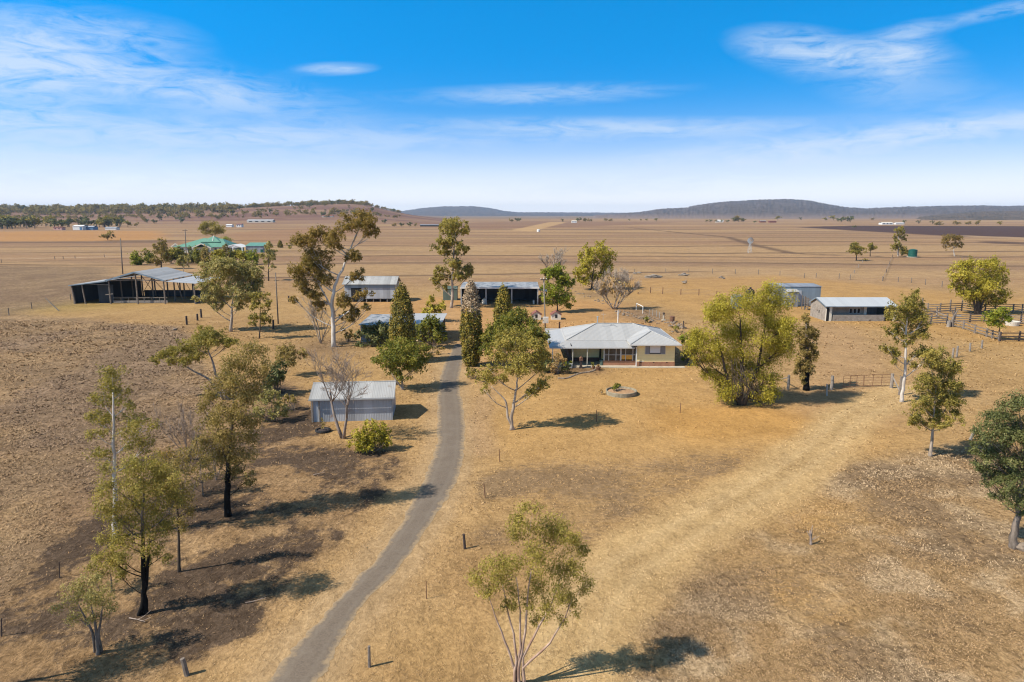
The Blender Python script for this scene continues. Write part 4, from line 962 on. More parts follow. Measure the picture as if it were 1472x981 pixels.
# ---- cypresses
cypress('cypress_tree', 'broad dark cypress left of the drive, in front of the low iron shed', (580, 521), [(521, 11), (505, 17), (480, 19), (460, 17.5), (440, 14), (425, 9), (413, 2.5)], seed=1)
cypress('cypress_tree', 'tall narrow cypress with dead grey top beside the drive', (678, 526), [(526, 7), (510, 13), (490, 15.5), (465, 15.5), (445, 13.5), (425, 10), (412, 6), (404, 1.5)], leaf='conifer', seed=2, dead=447)
cypress('cypress_tree', 'pointed cypress standing behind the rounded mid-green tree', (724, 487), [(487, 12), (470, 15), (450, 14), (435, 11), (425, 8), (414, 3)], leaf='conifer', seed=3)
cypress('cypress_tree', 'small side spire beside the pointed cypress', (715, 486), [(486, 6), (465, 6), (450, 4), (440, 2), (433, 1)], leaf='conifer', seed=4)
# ---- garden trees by the drive
tree('broadleaf_tree', 'round-headed broad-leaved tree behind the right end of the tin garage', 'tree', (578, 560), [(578, 548), (577, 535)], 0.17,
     [(577, 497, 26, 10), (556, 504, 16, 10), (600, 504, 16, 10), (578, 510, 28, 12), (548, 516, 14, 10), (606, 518, 14, 10), (576, 524, 24, 12), (560, 530, 14, 9), (596, 530, 16, 9), (578, 540, 14, 8)], 'green', 'pale', 2.3, 8, seed=51, stems=[[(570, 548), (562, 536)]], leaf_scale=1.1)
shrub('shrub', 'glowing yellow-green rounded bush beside the tin garage', 'shrub', (536, 650), [(535, 622, 22, 20), (518, 630, 16, 16), (552, 630, 14, 16), (536, 636, 26, 13)], 'yellow', 3.0, 52, tuft=.12)
shrub('shrub', 'bright yellow-green bush behind the low iron shed', 'shrub', (622, 463), [(622, 440, 15, 13), (612, 448, 11, 11), (632, 448, 11, 11)], 'yellow', 3.2, 53)
shrub('shrub', 'light green bush beside the right end of the low iron shed', 'shrub', (622, 500), [(614, 470, 20, 18), (628, 478, 18, 17), (606, 482, 14, 14), (634, 488, 10, 10), (620, 462, 12, 10)], 'green', 3.2, 54)
shrub('shrub', 'dark feathery shrub in front of the low iron shed', 'shrub', (548, 498), [(536, 478, 24, 16), (556, 476, 18, 16), (524, 484, 16, 13), (546, 488, 18, 10)], 'dark', 3.2, 55)
shrub('shrub', 'pale grey dry shrub between the broad cypress and the light green bush', 'shrub', (602, 502), [(602, 490, 8, 9)], 'ashen', 1.8, 56)
shrub('shrub', 'low dry shrub at the foot of the light green bush', 'shrub', (614, 510), [(612, 504, 16, 6), (630, 504, 8, 5)], 'olive', 1.8, 57)
shrub('shrub', 'bronze hanging shrub right of the tall white trunk', 'shrub', (500, 492), [(498, 478, 8, 10), (505, 484, 8, 7)], 'brown', 1.6, 58)
shrub('shrub', 'low green-grey shrub at the foot of the dead-topped cypress', 'shrub', (690, 546), [(688, 536, 16, 8), (676, 540, 10, 6)], 'gum', 2.0, 59)
shrub('shrub', 'flowering climber on stakes at the left end of the verandah', 'shrub', (800, 538), [(798, 512, 8, 10), (804, 522, 9, 9), (795, 526, 9, 9)], 'dry', 1.4, 60)
shrub('shrub', 'dark shrubbery filling the bed below the verandah corner', 'shrub', (800, 536), [(790, 524, 12, 10), (812, 528, 10, 7), (782, 530, 8, 8)], 'dark', 2.8, 61)
shrub('shrub', 'single small bush in the round raised planter on the lawn', 'shrub', (889, 567), [(889, 557, 8, 5.5), (884, 559, 6, 4)], 'green', 2.6, 62)
shrub('shrub', 'tiny round green bush by the path behind the house roof', 'shrub', (928, 464), [(928, 459, 5, 4.5)], 'green', 2.6, 63)
shrub('shrub', 'low green bush against the right end wall of the house', 'shrub', (990, 522), [(986, 490, 12, 10), (996, 500, 12, 14), (986, 512, 8, 9)], 'bright', 2.4, 64)
shrub('shrub', 'small bush behind the right end of the house roof', 'shrub', (972, 478), [(972, 471, 5, 5)], 'gum', 2.4, 65)
shrub('shrub', 'brush heap of dry sticks right of the round planter rim at left', 'shrub', (866, 567), [(865, 564, 6, 2.5)], 'dry', .8, 66)
# ---- round the green-roofed house
tree('gum_tree', 'dark upright gum left of the green-roofed house', 'tree', (232, 387), [(232, 378), (232, 365)], 0.25,
     [(231, 349, 7, 7), (228, 358, 9, 8), (237, 364, 8, 9), (232, 374, 10, 7), (224, 376, 6, 6)], 'olive', 'dark', 2.6, 7, seed=71)
tree('gum_tree', 'domed gum rising behind the green roof', 'tree', (305, 352), [(305, 345), (306, 335)], 0.35,
     [(303, 322, 11, 6), (294, 328, 8, 7), (314, 328, 9, 7), (305, 333, 14, 6)], 'gum', 'dark', 2.6, 7, seed=72)
tree('gum_tree', 'small pale gum between the hay shed roof and the hedge', 'tree', (263, 393), [(264, 385), (264, 378)], 0.14,
     [(264, 372, 8, 5), (258, 379, 7, 5), (270, 378, 7, 6)], 'grey', 'pale', 2.2, 6, seed=73)
for i, (px, py, rx, ry, k, lb) in enumerate([(196, 379, 7, 7, 'bright', 'leftmost clear green bush of the hedge before the green-roofed house'), (211, 377, 7, 7, 'green', 'second hedge bush from the left end'),
        (246, 377, 9, 9, 'green', 'dark hedge bush behind the upright gum'), (258, 377, 8, 9, 'green', 'hedge bush behind the small pale gum'), (274, 377, 8, 10, 'dark', 'dark bush of the hedge by the crossarm pole'),
        (287, 377, 8, 8, 'green', 'hedge bush left of the porch gable'), (299, 378, 8, 8, 'olive', 'brownish hedge bush below the porch gable'), (312, 378, 9, 6, 'yellow', 'yellowish hedge bush right of the porch gable'),
        (322, 377, 7, 7, 'olive', 'dull hedge bush before the white garage gable'), (334, 376, 8, 7, 'yellow', 'bright yellow hedge bush before the white garage gable'), (350, 376, 9, 6, 'yellow', 'yellow-green bush before the green garage'), (362, 378, 8, 5, 'bright', 'low light green bush at the garage corner')]):
    shrub('hedge_bush', lb, 'shrub', (px, py + 2), [(px, py - 10, rx + 2.5, 13 if ry > 6 else 9), (px + 4, py - 6, rx + 1, 9)], k, 4.0, 80 + i, 'hedge in front of the green-roofed house', 6)
cypress('conifer_shrub', 'dark conical conifer right of the green garage', (403, 356.5), [(356.5, 3.4), (353, 4), (349, 2.5), (346.5, .6)], seed=91, cat='conifer')
cypress('conifer_shrub', 'smallest conical conifer just behind the slim open gum', (388, 356), [(356, 3), (353, 3), (350, 2), (347.5, .5)], seed=92, cat='conifer')
shrub('shrub', 'round dark green shrub right of the conical conifer', 'shrub', (418, 358), [(417, 352, 5, 5)], 'gum', 2.6, 93)
shrub('shrub', 'rounded green shrub on the skyline behind the garage roof', 'shrub', (325, 350), [(324, 344, 12, 4)], 'bright', 2.6, 94)
# ---- trees standing alone on the plain at right
tree('gum_tree', 'larger of the two round trees standing on the plain', 'tree', (1231, 375), [(1231, 370), (1232, 362)], .3, [(1232, 354, 9, 6), (1227, 359, 7, 5), (1238, 359, 6, 5), (1232, 362, 10, 4)], 'gum', 'dark', 3.0, 7, seed=101)
tree('gum_tree', 'smaller of the two round trees standing on the plain', 'tree', (1251, 369), [(1251, 364), (1252, 358)], .25, [(1252, 353, 6, 4), (1249, 356, 5, 4), (1255, 357, 5, 4)], 'gum', 'dark', 3.0, 6, seed=102)
tree('gum_tree', 'two-part gum with white stem beside the green tank', 'tree', (1291, 369), [(1291, 360), (1291, 345), (1292, 335)], .35, [(1293, 332, 8, 6), (1289, 341, 5, 5), (1299, 340, 5, 5), (1284, 356, 7, 6), (1298, 358, 8, 8), (1291, 350, 6, 5), (1302, 364, 5, 4)], 'gum', 'white', 2.2, 7, seed=103)
tree('gum_tree', 'brownish open gum on the plain right of the green tank', 'tree', (1372, 369), [(1371, 362), (1371, 350)], .28, [(1374, 342, 10, 6), (1364, 344, 9, 6), (1360, 352, 6, 6), (1380, 350, 5, 6), (1372, 354, 9, 5)], 'brown', 'white', 1.9, 7, seed=104)
shrub('shrub', 'little dry bush on the plain right of the larger round tree', 'shrub', (1244, 376), [(1244, 373.5, 3, 2.5)], 'olive', 2.2, 105)
# ---- trees beyond the picture's left edge whose shade falls into it
tree('gum_tree', 'gum just outside the left edge shading the corner', 'tree', (-75, 1000), [(-75, 960), (-74, 920), (-73, 870)], .2, [(-70, 800, 40, 26), (-100, 820, 34, 26), (-45, 830, 34, 26), (-72, 860, 44, 30), (-40, 880, 24, 20)], 'olive', 'grey', 1.3, 8, seed=110)

# ---- far trees: a few prototypes copied out over the ridge and the plain
def far_proto(seed, leaf, spread=1.0):
    rng = np.random.default_rng(seed); rnd = random.Random(seed)
    h = 10.0; cl = []
    for k in range(rnd.randint(6, 8)):
        cl.append(((rnd.uniform(-3.4, 3.4) * spread, rnd.uniform(-3, 3) * spread, rnd.uniform(2.8, 7.6)), (rnd.uniform(1.7, 2.7) * spread, rnd.uniform(1.7, 2.7) * spread, rnd.uniform(1.5, 2.4))))
    L = 0.9; W = .6
    P, O, T, _ = crown_points(rng, cl, lambda r: int(2.4 * math.pi * r[0] * r[2] / (L * W / 2)), .22, 6)
    V = leaf_quads(rng, P, O, L, W, .3)
    me_root = empty('far_tree', (0, 0, 0))
    np_mesh('crown', V, 4, LEAF[leaf], {'tint': ('FLOAT', np.repeat(T, 4))}, me_root)
    mb = MB(); mb.tube([(0, 0, -.6), (0, 0, 3), (.2, 0, 6.5)], [.32, .26, .12], 5)
    for (c, r) in cl: mb.tube([(0.1, 0, 3.4), c], [.16, .07], 4)
    mb.build('trunk', BARK['grey'], me_root)
    return me_root
PROTO = [far_proto(1, 'dark'), far_proto(2, 'olive', .85), far_proto(3, 'gum', 1.15), far_proto(4, 'dark', .7), far_proto(5, 'olive', 1.2)]
_used = [False] * len(PROTO)
def far_tree(X, Y, hgt, label, group, k=None, wide=1.0):
    k = BRAND.randrange(len(PROTO)) if k is None else k
    o = PROTO[k] if not _used[k] else copy_tree(PROTO[k]); _used[k] = True
    z = float(terrain(np.array([X]), np.array([Y]))[0])
    o.name = 'gum_tree'
    o.location = (X, Y, z); o.rotation_euler = (0, 0, BRAND.uniform(0, 6.28)); s = hgt / 9.6; o.scale = (s * wide, s * wide, s)
    tag(o, label, 'tree', group); return o
def X_of(px, Y): return (px - CX) / F * (Y * CT + 3)
LR = 'hazy gum tree on the low ridge along the left skyline'; GR = 'gum trees on the left ridge'
# crest trees
for i in range(120):
    px = BRAND.uniform(-60, 570); Y = BRAND.uniform(2030, 2330)
    if px > 470 and BRAND.random() < .25: continue
    hh = BRAND.uniform(15, 27) if px < 330 else BRAND.uniform(11, 18)
    if px > 530: hh *= .7
    far_tree(X_of(px, Y), Y, hh, LR, GR, wide=BRAND.uniform(.85, 1.25))
LS = 'gum tree scattered on the brown slope below the left ridge'; GS = 'gum trees on the ridge slope'
for i in range(64):
    px = BRAND.uniform(-40, 540); Y = BRAND.uniform(1250, 2000)
    if 300 < px and Y < 1500: continue
    far_tree(X_of(px, Y), Y, BRAND.uniform(9, 17), LS, GS, wide=BRAND.uniform(.9, 1.3))
LB_ = 'dark tree of the shelter belt around the far white sheds'; GB = 'trees of the far shelter belt'
for i in range(58):
    if i < 42: px = BRAND.uniform(-60, 100); Y = BRAND.uniform(870, 1080)
    else: px = BRAND.uniform(100, 175); Y = BRAND.uniform(980, 1150)
    far_tree(X_of(px, Y), Y, BRAND.uniform(11, 19), LB_, GB, k=BRAND.choice([0, 3, 0, 2]), wide=BRAND.uniform(1.0, 1.5))
LM = 'small tree dotted about the far paddocks below the ridge'; GM = 'trees in the far left paddocks'
for (px, py, h) in [(155, 345.5, 7), (208, 322, 11), (222, 323, 9), (243, 320, 11), (255, 321, 8), (286, 318, 15), (332, 316, 14), (350, 318, 10), (398, 320, 8), (452, 312, 10), (468, 317, 8), (500, 316, 7), (196, 326, 7), (170, 325, 12), (184, 327, 10), (553, 323, 9), (567, 326, 6), (577, 326, 7), (589, 326, 8), (597, 326, 6), (412, 316, 9), (430, 317, 9)]:
    p = G(px, max(py, 315)); p = p if p.y < 1700 else Vector((X_of(px, 1700), 1700, 0)); far_tree(p.x, p.y, h, LM, GM, wide=1.3)
LP = 'tiny dark tree on the far edge of the plain'; GP = 'trees along the far edge of the plain'
for (px, py, h) in [(735, 319.5, 9), (742, 319, 11), (747, 318.5, 10), (808, 319.5, 9), (832, 319, 12), (842, 319, 10), (848, 319.3, 9), (870, 318.5, 9), (878, 318.6, 8), (944, 318.5, 9), (1015, 320, 7), (1022, 320, 8), (1030, 320, 7), (1038, 320, 8), (1046, 320, 7), (1056, 319.6, 13), (1062, 319.6, 16), (1068, 319.6, 11), (1118, 317, 14), (1150, 317, 11), (1186, 318, 10), (1198, 317, 16), (1209, 320, 14), (1222, 320, 17), (1212, 318, 13), (1255, 317, 9), (1375, 324, 8), (1392, 323.5, 7), (1404, 324, 9), (1438, 324, 7), (1350, 325, 8), (1228, 328, 4), (1300, 322.5, 9), (1320, 322, 8), (905, 318, 6), (921, 318, 6), (930, 318, 7), (1085, 320.5, 5), (1340, 322.5, 8)]:
    p = G(px, py); p = p if p.y < 2300 else Vector((X_of(px, 2300), 2300, 0)); far_tree(p.x, p.y, h, LP, GP, wide=1.5)

# the rest of the woodland on the ridge reads as one grey-green mass
def woodland():
    rng = np.random.default_rng(90); V = []; T = []
    src = [np.empty(0)]
    meshes = []
    for p in PROTO:
        me = [c for c in p.children if c.name.startswith('crown')][0].data
        co = np.empty(len(me.vertices) * 3, np.float32); me.vertices.foreach_get('co', co); a = np.empty(len(me.vertices), np.float32); me.attributes['tint'].data.foreach_get('value', a)
        meshes.append((co.reshape(-1, 3), a))
    for k in range(1020):
        if k >= 800: px = rng.uniform(-80, 575); Y = rng.uniform(1480, 1950) if rng.random() < .6 else rng.normal(1620, 25); h = rng.uniform(5, 10)
        elif k >= 620: px = rng.uniform(360, 575); Y = rng.uniform(2120, 2420); h = rng.uniform(7, 12) * (1 if px < 530 else .75)
        elif k < 290: px = rng.uniform(-80, 520); Y = rng.uniform(2180, 2480); h = rng.uniform(13, 24) if px < 330 else rng.uniform(10, 16)
        else: px = rng.uniform(-80, 345); Y = rng.uniform(1780, 2230); h = rng.uniform(11, 19)
        h *= 1.25; X = X_of(px, Y); z = float(terrain(np.array([X]), np.array([Y]))[0]); co, a = meshes[rng.integers(len(meshes))]
        t = rng.uniform(0, 6.28); s = h / 9.6; c, sn = math.cos(t), math.sin(t); w = s * rng.uniform(.9, 1.3)
        V.append(np.stack([X + w * (co[:, 0] * c - co[:, 1] * sn), Y + w * (co[:, 0] * sn + co[:, 1] * c), z - 1.5 * s + s * co[:, 2]], 1)); T.append(a)
    o = np_mesh('ridge_woodland', np.concatenate(V), 4, LEAF['olive'], {'tint': ('FLOAT', np.concatenate(T))}); tag(o, 'grey-green open woodland covering the low ridge at left', 'woodland', kind='stuff')
woodland()
# ------------------------------------------------------------------ building materials
M = {
 'iron': m_iron('galvanised_iron', (0.33, 0.345, 0.36), 0, var=.34, rust=.08, metal=.1, rough=.6),
 'iron_y': m_iron('galvanised_iron_end', (0.36, 0.38, 0.41), 1, var=.16),
 'iron_dull': m_iron('dull_iron', (0.27, 0.28, 0.29), 0, var=.25, rust=.25),
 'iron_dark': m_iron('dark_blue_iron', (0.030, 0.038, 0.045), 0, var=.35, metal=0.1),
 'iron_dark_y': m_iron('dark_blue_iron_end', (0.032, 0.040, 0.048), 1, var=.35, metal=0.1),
 'iron_blue': m_iron('blue_grey_iron', (0.20, 0.25, 0.29), 0, var=.2),
 'roof': m_iron('weathered_roof_iron', (0.33, 0.325, 0.31), 0, var=.25, rust=.25, rustcol=(.25, .21, .17), metal=.08, rough=.6),
 'roof_y': m_iron('weathered_roof_iron_side', (0.46, 0.47, 0.47), 1, var=.10),
 'roof_white': m_iron('white_roof_iron', (0.47, 0.46, 0.435), 0, var=.08),
 'roof_patch': m_iron('patched_roof_iron', (0.40, 0.39, 0.365), 0, var=.15, rust=.75, rustcol=(.10, .115, .125)),
 'roof_pale': m_iron('pale_roof_iron', (0.52, 0.53, 0.52), 0, var=.05),
 'house_roof': m_iron('house_roof_iron', (0.375, 0.37, 0.355), 0, var=.08, rough=.6, metal=.05, rust=.05, rustcol=(.30, .28, .25)),
 'house_roof_y': m_iron('house_roof_iron_side', (0.39, 0.385, 0.37), 1, var=.12, rough=.6, metal=.05),
 'green_roof': m_iron('green_roof_iron', (0.12, 0.26, 0.185), 0, var=.08, metal=0),
 'cream': m_board('cream_boards', (0.86, 0.70, 0.36), 0.2, var=.04),
 'orange': m_plain('orange_panel', (0.62, 0.30, 0.05), .6, .1),
 'brick': m_brick('orange_brick', (0.45, 0.17, 0.07), (0.38, 0.13, 0.055), (0.40, 0.30, 0.22), bw=.24, rh=.085),
 'brick_dark': m_brick('brown_brick', (0.16, 0.07, 0.045), (0.12, 0.055, 0.04), (0.2, 0.15, 0.12), bw=.24, rh=.085),
 'block': m_brick('old_concrete_block', (0.40, 0.345, 0.285), (0.33, 0.285, 0.235), (0.25, 0.21, 0.175), bw=.42, rh=.21, stain=(0.19, 0.15, 0.12)),
 'concrete': m_plain('old_concrete', (0.44, 0.38, 0.29), .9, .18, 1.5),
 'white': m_plain('white_paint', (0.74, 0.72, 0.67), .5, .05),
 'offwhite': m_plain('off_white_paint', (0.62, 0.56, 0.46), .6, .08),
 'timber': m_plain('weathered_timber', (0.19, 0.155, 0.125), .9, .3, 4),
 'timber_pale': m_plain('silvered_timber', (0.27, 0.23, 0.19), .9, .25, 4),
 'timber_dark': m_plain('dark_timber', (0.06, 0.045, 0.04), .9, .3, 4),
 'steel': m_plain('painted_steel', (0.42, 0.42, 0.41), .5, .1, metal=.3),
 'rust': m_plain('rusty_steel', (0.17, 0.085, 0.05), .85, .3, 3),
 'black': m_plain('black_rubber', (0.018, 0.017, 0.017), .7, .2),
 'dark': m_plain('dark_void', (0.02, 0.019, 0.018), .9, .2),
 'dark_sheet': m_plain('dark_matte_sheet', (0.035, 0.033, 0.033), .9, .15),  # near-black sheet colour; on the side verandah it paints shade
 'glass': m_glass('dark_glass'),
 'blind': m_plain('white_blind', (0.66, 0.66, 0.66), .6, .03),
 'greywin': m_plain('grey_flyscreen', (0.22, 0.22, 0.235), .5, .1),
 'frame': m_plain('window_frame_grey', (0.50, 0.48, 0.45), .5, .06),
 'greytank': m_plain('dark_green_tank', (0.012, 0.085, 0.062), .45, .1),
 'soil': m_plain('red_soil', (0.36, 0.215, 0.11), .95, .25, 3),
 'bluepaint': m_plain('blue_paint', (0.10, 0.20, 0.32), .6, .1),
 'pink': m_plain('pink_paint', (0.55, 0.32, 0.28), .7, .1),
 'redroof': m_plain('red_roof_paint', (0.22, 0.085, 0.06), .7, .25, 3),
 'cabinet': m_iron('green_grey_iron', (0.12, 0.16, 0.13), 0, var=.15),
 'rock': m_plain('field_stone', (0.24, 0.185, 0.135), .95, .3, 2),
 'bark_log': BARK['dead'],
}

def Zat(px, py, Y): return at(px, py, Y).z
def Xat(px, py, Y): return at(px, py, Y).x
def part(root, name, mat, fn, label=None, smooth=False):
    mb = MB(); fn(mb); o = mb.build(name, mat, root, smooth)
    if label: o['label'] = label
    return o
def window(root, x0, x1, z0, z1, y, panes=2, mat='glass', blind=None, fw=.06, name='window', ax=None, parent=None):
    "a framed window on a wall that faces the viewer (normal -Y); frame, pane"
    o = part(root, name, M['frame'], lambda m: [m.box(x0 - fw, x1 + fw, y - .06, y + .03, z1, z1 + fw), m.box(x0 - fw, x1 + fw, y - .08, y + .03, z0 - fw, z0), m.box(x0 - fw, x0, y - .06, y + .03, z0, z1), m.box(x1, x1 + fw, y - .06, y + .03, z0, z1)]
        + [m.box(x0 + (x1 - x0) * k / panes - .025, x0 + (x1 - x0) * k / panes + .025, y - .055, y + .02, z0, z1) for k in range(1, panes)])
    part(o, 'pane', M[mat], lambda m: m.box(x0, x1, y - .02, y + .01, z0, z1))
    return o

# ------------------------------------------------------------------ the cream house
def cream_house():
    O = Vector((11.5, 85, 0)); T = lambda x, y, z: (x - O.x, y - O.y, z)
    r = thing('farmhouse', O, 'cream weatherboard house with grey iron hip roof and front verandah', 'house')
    XL, XR, YF, YB = 6.97, 20.8, 85.9, 94.9; ze, zr = 2.9, 4.35; yr = 90.2; xa, xb = 11.27, 16.1
    # roof: main hip with a projecting wing hip
    def roof_main(m):
        a, b, c, d = T(XL, YF, ze), T(XR, YF, ze), T(XR, YB, ze), T(XL, YB, ze); e, f = T(xa, yr, zr), T(xb, yr, zr)
        m.poly([a, b, f, e], .05); m.poly([c, d, e, f], .05)
    def roof_ends(m):
        a, b, c, d = T(XL, YF, ze), T(XR, YF, ze), T(XR, YB, ze), T(XL, YB, ze); e, f = T(xa, yr, zr), T(xb, yr, zr)
        m.poly([d, a, e], .05); m.poly([b, c, f], .05)
    wx0, wx1, wy, wrx, wz = 14.62, 20.85, 82.78, 17.72, 4.06
    def roof_wing_front(m): m.poly([T(wx0, wy, ze + .01), T(wx1, wy, ze + .01), T(wrx, 85.85, wz)], .05)
    def roof_wing_sides(m):
        m.poly([T(wx0, 88.5, ze + .012), T(wx0, wy, ze + .012), T(wrx, 85.85, wz), T(wrx, 89.5, wz)], .05)
        m.poly([T(wx1, wy, ze + .012), T(wx1, 91.5, ze + .012), T(wrx, 90.0, wz), T(wrx, 85.85, wz)], .05)
    rf = part(r, 'roof', M['house_roof'], lambda m: [roof_main(m), roof_wing_front(m)])
    part(r, 'roof_hips', M['house_roof_y'], lambda m: [roof_ends(m), roof_wing_sides(m)])
    def caps(m):
        for p, q in [((XL, YF, ze), (xa, yr, zr)), ((XL, YB, ze), (xa, yr, zr)), ((xa, yr, zr), (xb, yr, zr)), ((XR, YF, ze), (xb, yr, zr)), ((XR, YB, ze), (xb, yr, zr)), ((wx0, wy, ze), (wrx, 85.85, wz)), ((wx1, wy, ze), (wrx, 85.85, wz)), ((wrx, 85.85, wz), (wrx, 89.0, wz))]:
            m.tube([Vector(T(*p)) + Vector((0, 0, .03)), Vector(T(*q)) + Vector((0, 0, .03))], .07, 6)
    part(rf, 'ridge_cap', M['house_roof'], caps)
    part(r, 'gutter', M['frame'], lambda m: [m.box(XL - O.x - .06, wx0 - O.x, YF - O.y - .12, YF - O.y - .01, ze - .13, ze), m.box(wx0 - O.x - .05, wx1 - O.x + .1, wy - O.y - .12, wy - O.y - .01, ze - .14, ze + .02),
                                               m.box(wx1 - O.x, wx1 - O.x + .1, wy - O.y, YB - O.y, ze - .14, ze - .01), m.box(XL - O.x - .12, XL - O.x - .01, YF - O.y, YB - O.y, ze - .13, ze - .01), m.box(XL - O.x, XR - O.x, YB - O.y, YB - O.y + .1, ze - .13, ze - .01)])
    part(r, 'soffit', M['offwhite'], lambda m: [m.box(XL - O.x + .05, XR - O.x - .05, YF - O.y + .05, YB - O.y - .05, ze - .16, ze - .10), m.box(wx0 - O.x + .05, wx1 - O.x - .05, wy - O.y + .05, YF - O.y + .04, ze - .165, ze - .105)])
    # verandah roofs (front and the left side)
    vz = 2.52; vy = 82.95; vx = 4.75
    part(r, 'verandah_roof', M['house_roof'], lambda m: m.poly([T(vx, vy, vz), T(15.2, vy, vz), T(15.2, YF, 2.83), T(XL, YF, 2.83)], .04))
    part(r, 'verandah_side_roof', M['roof_white'], lambda m: m.poly([T(vx, 95.2, vz), T(vx, vy, vz), T(XL, YF, 2.83), T(XL, 95.2, 2.83)], .04))
    part(r, 'verandah_gutter', M['frame'], lambda m: [m.box(vx - O.x - .1, 15.2 - O.x, vy - O.y - .1, vy - O.y, vz - .14, vz - .01), m.box(vx - O.x - .1, vx - O.x, vy - O.y + .01, 95.2 - O.y, vz - .14, vz - .01), m.box(vx - O.x - .1, XL - O.x - .1, 95.2 - O.y, 95.3 - O.y, vz - .1, vz + .32)])
    for px_ in (7.55, 9.35): part(r, 'verandah_post', M['offwhite'], lambda m: m.box(px_ - O.x - .04, px_ - O.x + .04, vy - O.y + .06, vy - O.y + .16, .12, vz - .02))
    part(r, 'verandah_post', M['white'], lambda m: m.box(5.0 - O.x, 5.1 - O.x, vy - O.y + .06, vy - O.y + .16, 0, vz - .02))
    part(r, 'downpipe', M['white'], lambda m: m.box(15.42 - O.x, 15.52 - O.x, vy - O.y + .14, vy - O.y + .24, .1, vz))
    # walls
    wf = 83.4; mb_y = 85.98
    part(r, 'wall', M['cream'], lambda m: m.box(15.6 - O.x, 20.3 - O.x, wf - O.y, 94.4 - O.y, .62, 2.74)); part(r, 'wall', M['cream'], lambda m: m.box(7.5 - O.x, 15.59 - O.x, mb_y - O.y, 94.39 - O.y, .62, 2.73))
    part(r, 'brick_base', M['brick'], lambda m: m.box(15.57 - O.x, 20.33 - O.x, wf - O.y - .03, 94.43 - O.y, 0, .615), 'orange brick plinth below the cream wing')
    part(r, 'brick_base', M['brick_dark'], lambda m: m.box(7.48 - O.x, 11.6 - O.x, mb_y - O.y - .03, 94.40 - O.y, 0, .618), 'dark brown brick plinth behind the verandah')
    part(r, 'vent', M['dark'], lambda m: [m.box(x - O.x - .09, x - O.x + .09, wf - O.y - .045, wf - O.y - .02, .47, .55) for x in (16.1, 17.7, 19.35)])
    # enclosed sun room
    sx0, sx1, sy = 11.45, 15.56, 83.55
    part(r, 'sunroom_wall', M['brick'], lambda m: m.box(sx0 - O.x, sx1 - O.x, sy - O.y, sy - O.y + .12, 0, .72), 'low orange brick wall of the glazed sunroom')
    part(r, 'sunroom_side', M['cream'], lambda m: m.box(sx0 - O.x - .02, sx0 - O.x + .1, sy - O.y + .125, mb_y - O.y, 0, 2.45))
    fr = part(r, 'sunroom_frame', M['frame'], lambda m: [m.box(x - O.x - w, x - O.x + w, sy - O.y + .01, sy - O.y + .1, .72, 2.42) for x, w in ((11.52, .07), (12.1, .04), (13.0, .04), (13.6, .09), (14.2, .035), (15.1, .05), (15.5, .05))] + [m.box(sx0 - O.x, sx1 - O.x, sy - O.y + .015, sy - O.y + .095, 2.38, 2.48), m.box(sx0 - O.x, sx1 - O.x, sy - O.y + .02, sy - O.y + .09, 1.42, 1.48)])
    part(fr, 'pane', M['glass'], lambda m: [m.box(a - O.x, b - O.x, sy - O.y + .045, sy - O.y + .06, 1.48, 2.38) for a, b in ((11.59, 12.06), (12.14, 12.96), (13.04, 13.51), (13.69, 14.16), (14.24, 15.05), (15.15, 15.45))] + [m.box(a - O.x, b - O.x, sy - O.y + .045, sy - O.y + .06, .74, 1.42) for a, b in ((11.59, 12.06), (13.04, 13.51), (15.15, 15.45))])
    part(fr, 'lower_panel', M['orange'], lambda m: [m.box(a - O.x, b - O.x, sy - O.y + .045, sy - O.y + .06, .86, 1.42) for a, b in ((13.69, 14.16), (14.24, 15.05))], 'amber lower panel of the sunroom glazing')
    part(fr, 'lower_pane', M['glass'], lambda m: m.box(12.14 - O.x, 12.96 - O.x, sy - O.y + .045, sy - O.y + .06, .74, 1.42))
    # wing window: white blind between two grey screens
    w = window(r, 16.62 - O.x, 19.06 - O.x, 1.62, 2.62, wf - O.y - .01, 1, 'glass')
    part(w, 'blind', M['blind'], lambda m: m.box(17.18 - O.x, 18.48 - O.x, wf - O.y - .05, wf - O.y - .035, 1.74, 2.62), 'white blind in the middle of the wing window')
    [part(w, 'flyscreen', M['greywin'], lambda m: m.box(a - O.x, b_ - O.x, wf - O.y - .055, wf - O.y - .035, 1.62, 2.62)) for a, b_ in ((16.62, 17.13), (18.53, 19.06))]
    part(r, 'awning_bracket', M['offwhite'], lambda m: m.box(15.62 - O.x, 16.5 - O.x, wf - O.y - .04, wf - O.y - .012, .62, .68))
    window(r, 8.5 - O.x, 9.9 - O.x, 1.85, 2.4, mb_y - O.y - .01, 2, 'glass')
    window(r, 10.1 - O.x, 10.45 - O.x, 1.95, 2.35, mb_y - O.y - .01, 1, 'greywin')
    d = part(r, 'door', M['dark'], lambda m: m.box(11.62 - O.x - .4, 11.42 - O.x, mb_y - O.y - .06, mb_y - O.y - .01, .62, 2.5))
    part(d, 'handle', M['steel'], lambda m: m.box(11.28 - O.x, 11.33 - O.x, mb_y - O.y - .1, mb_y - O.y - .06, 1.45, 1.5))
    part(r, 'verandah_floor', M['concrete'], lambda m: m.box(4.9 - O.x, 15.56 - O.x, 82.7 - O.y, mb_y - O.y - .04, 0, .11))
    part(r, 'side_shade_sheet', M['dark_sheet'], lambda m: m.box(7.35 - O.x, 7.42 - O.x, 83.4 - O.y, 93.8 - O.y, .1, 2.7))  # dark sheet painted for the shaded side verandah, no real screen there
    part(r, 'path_slab', M['concrete'], lambda m: m.box(12.0 - O.x, 21.5 - O.x, 82.55 - O.y, 83.36 - O.y, .0, .06))
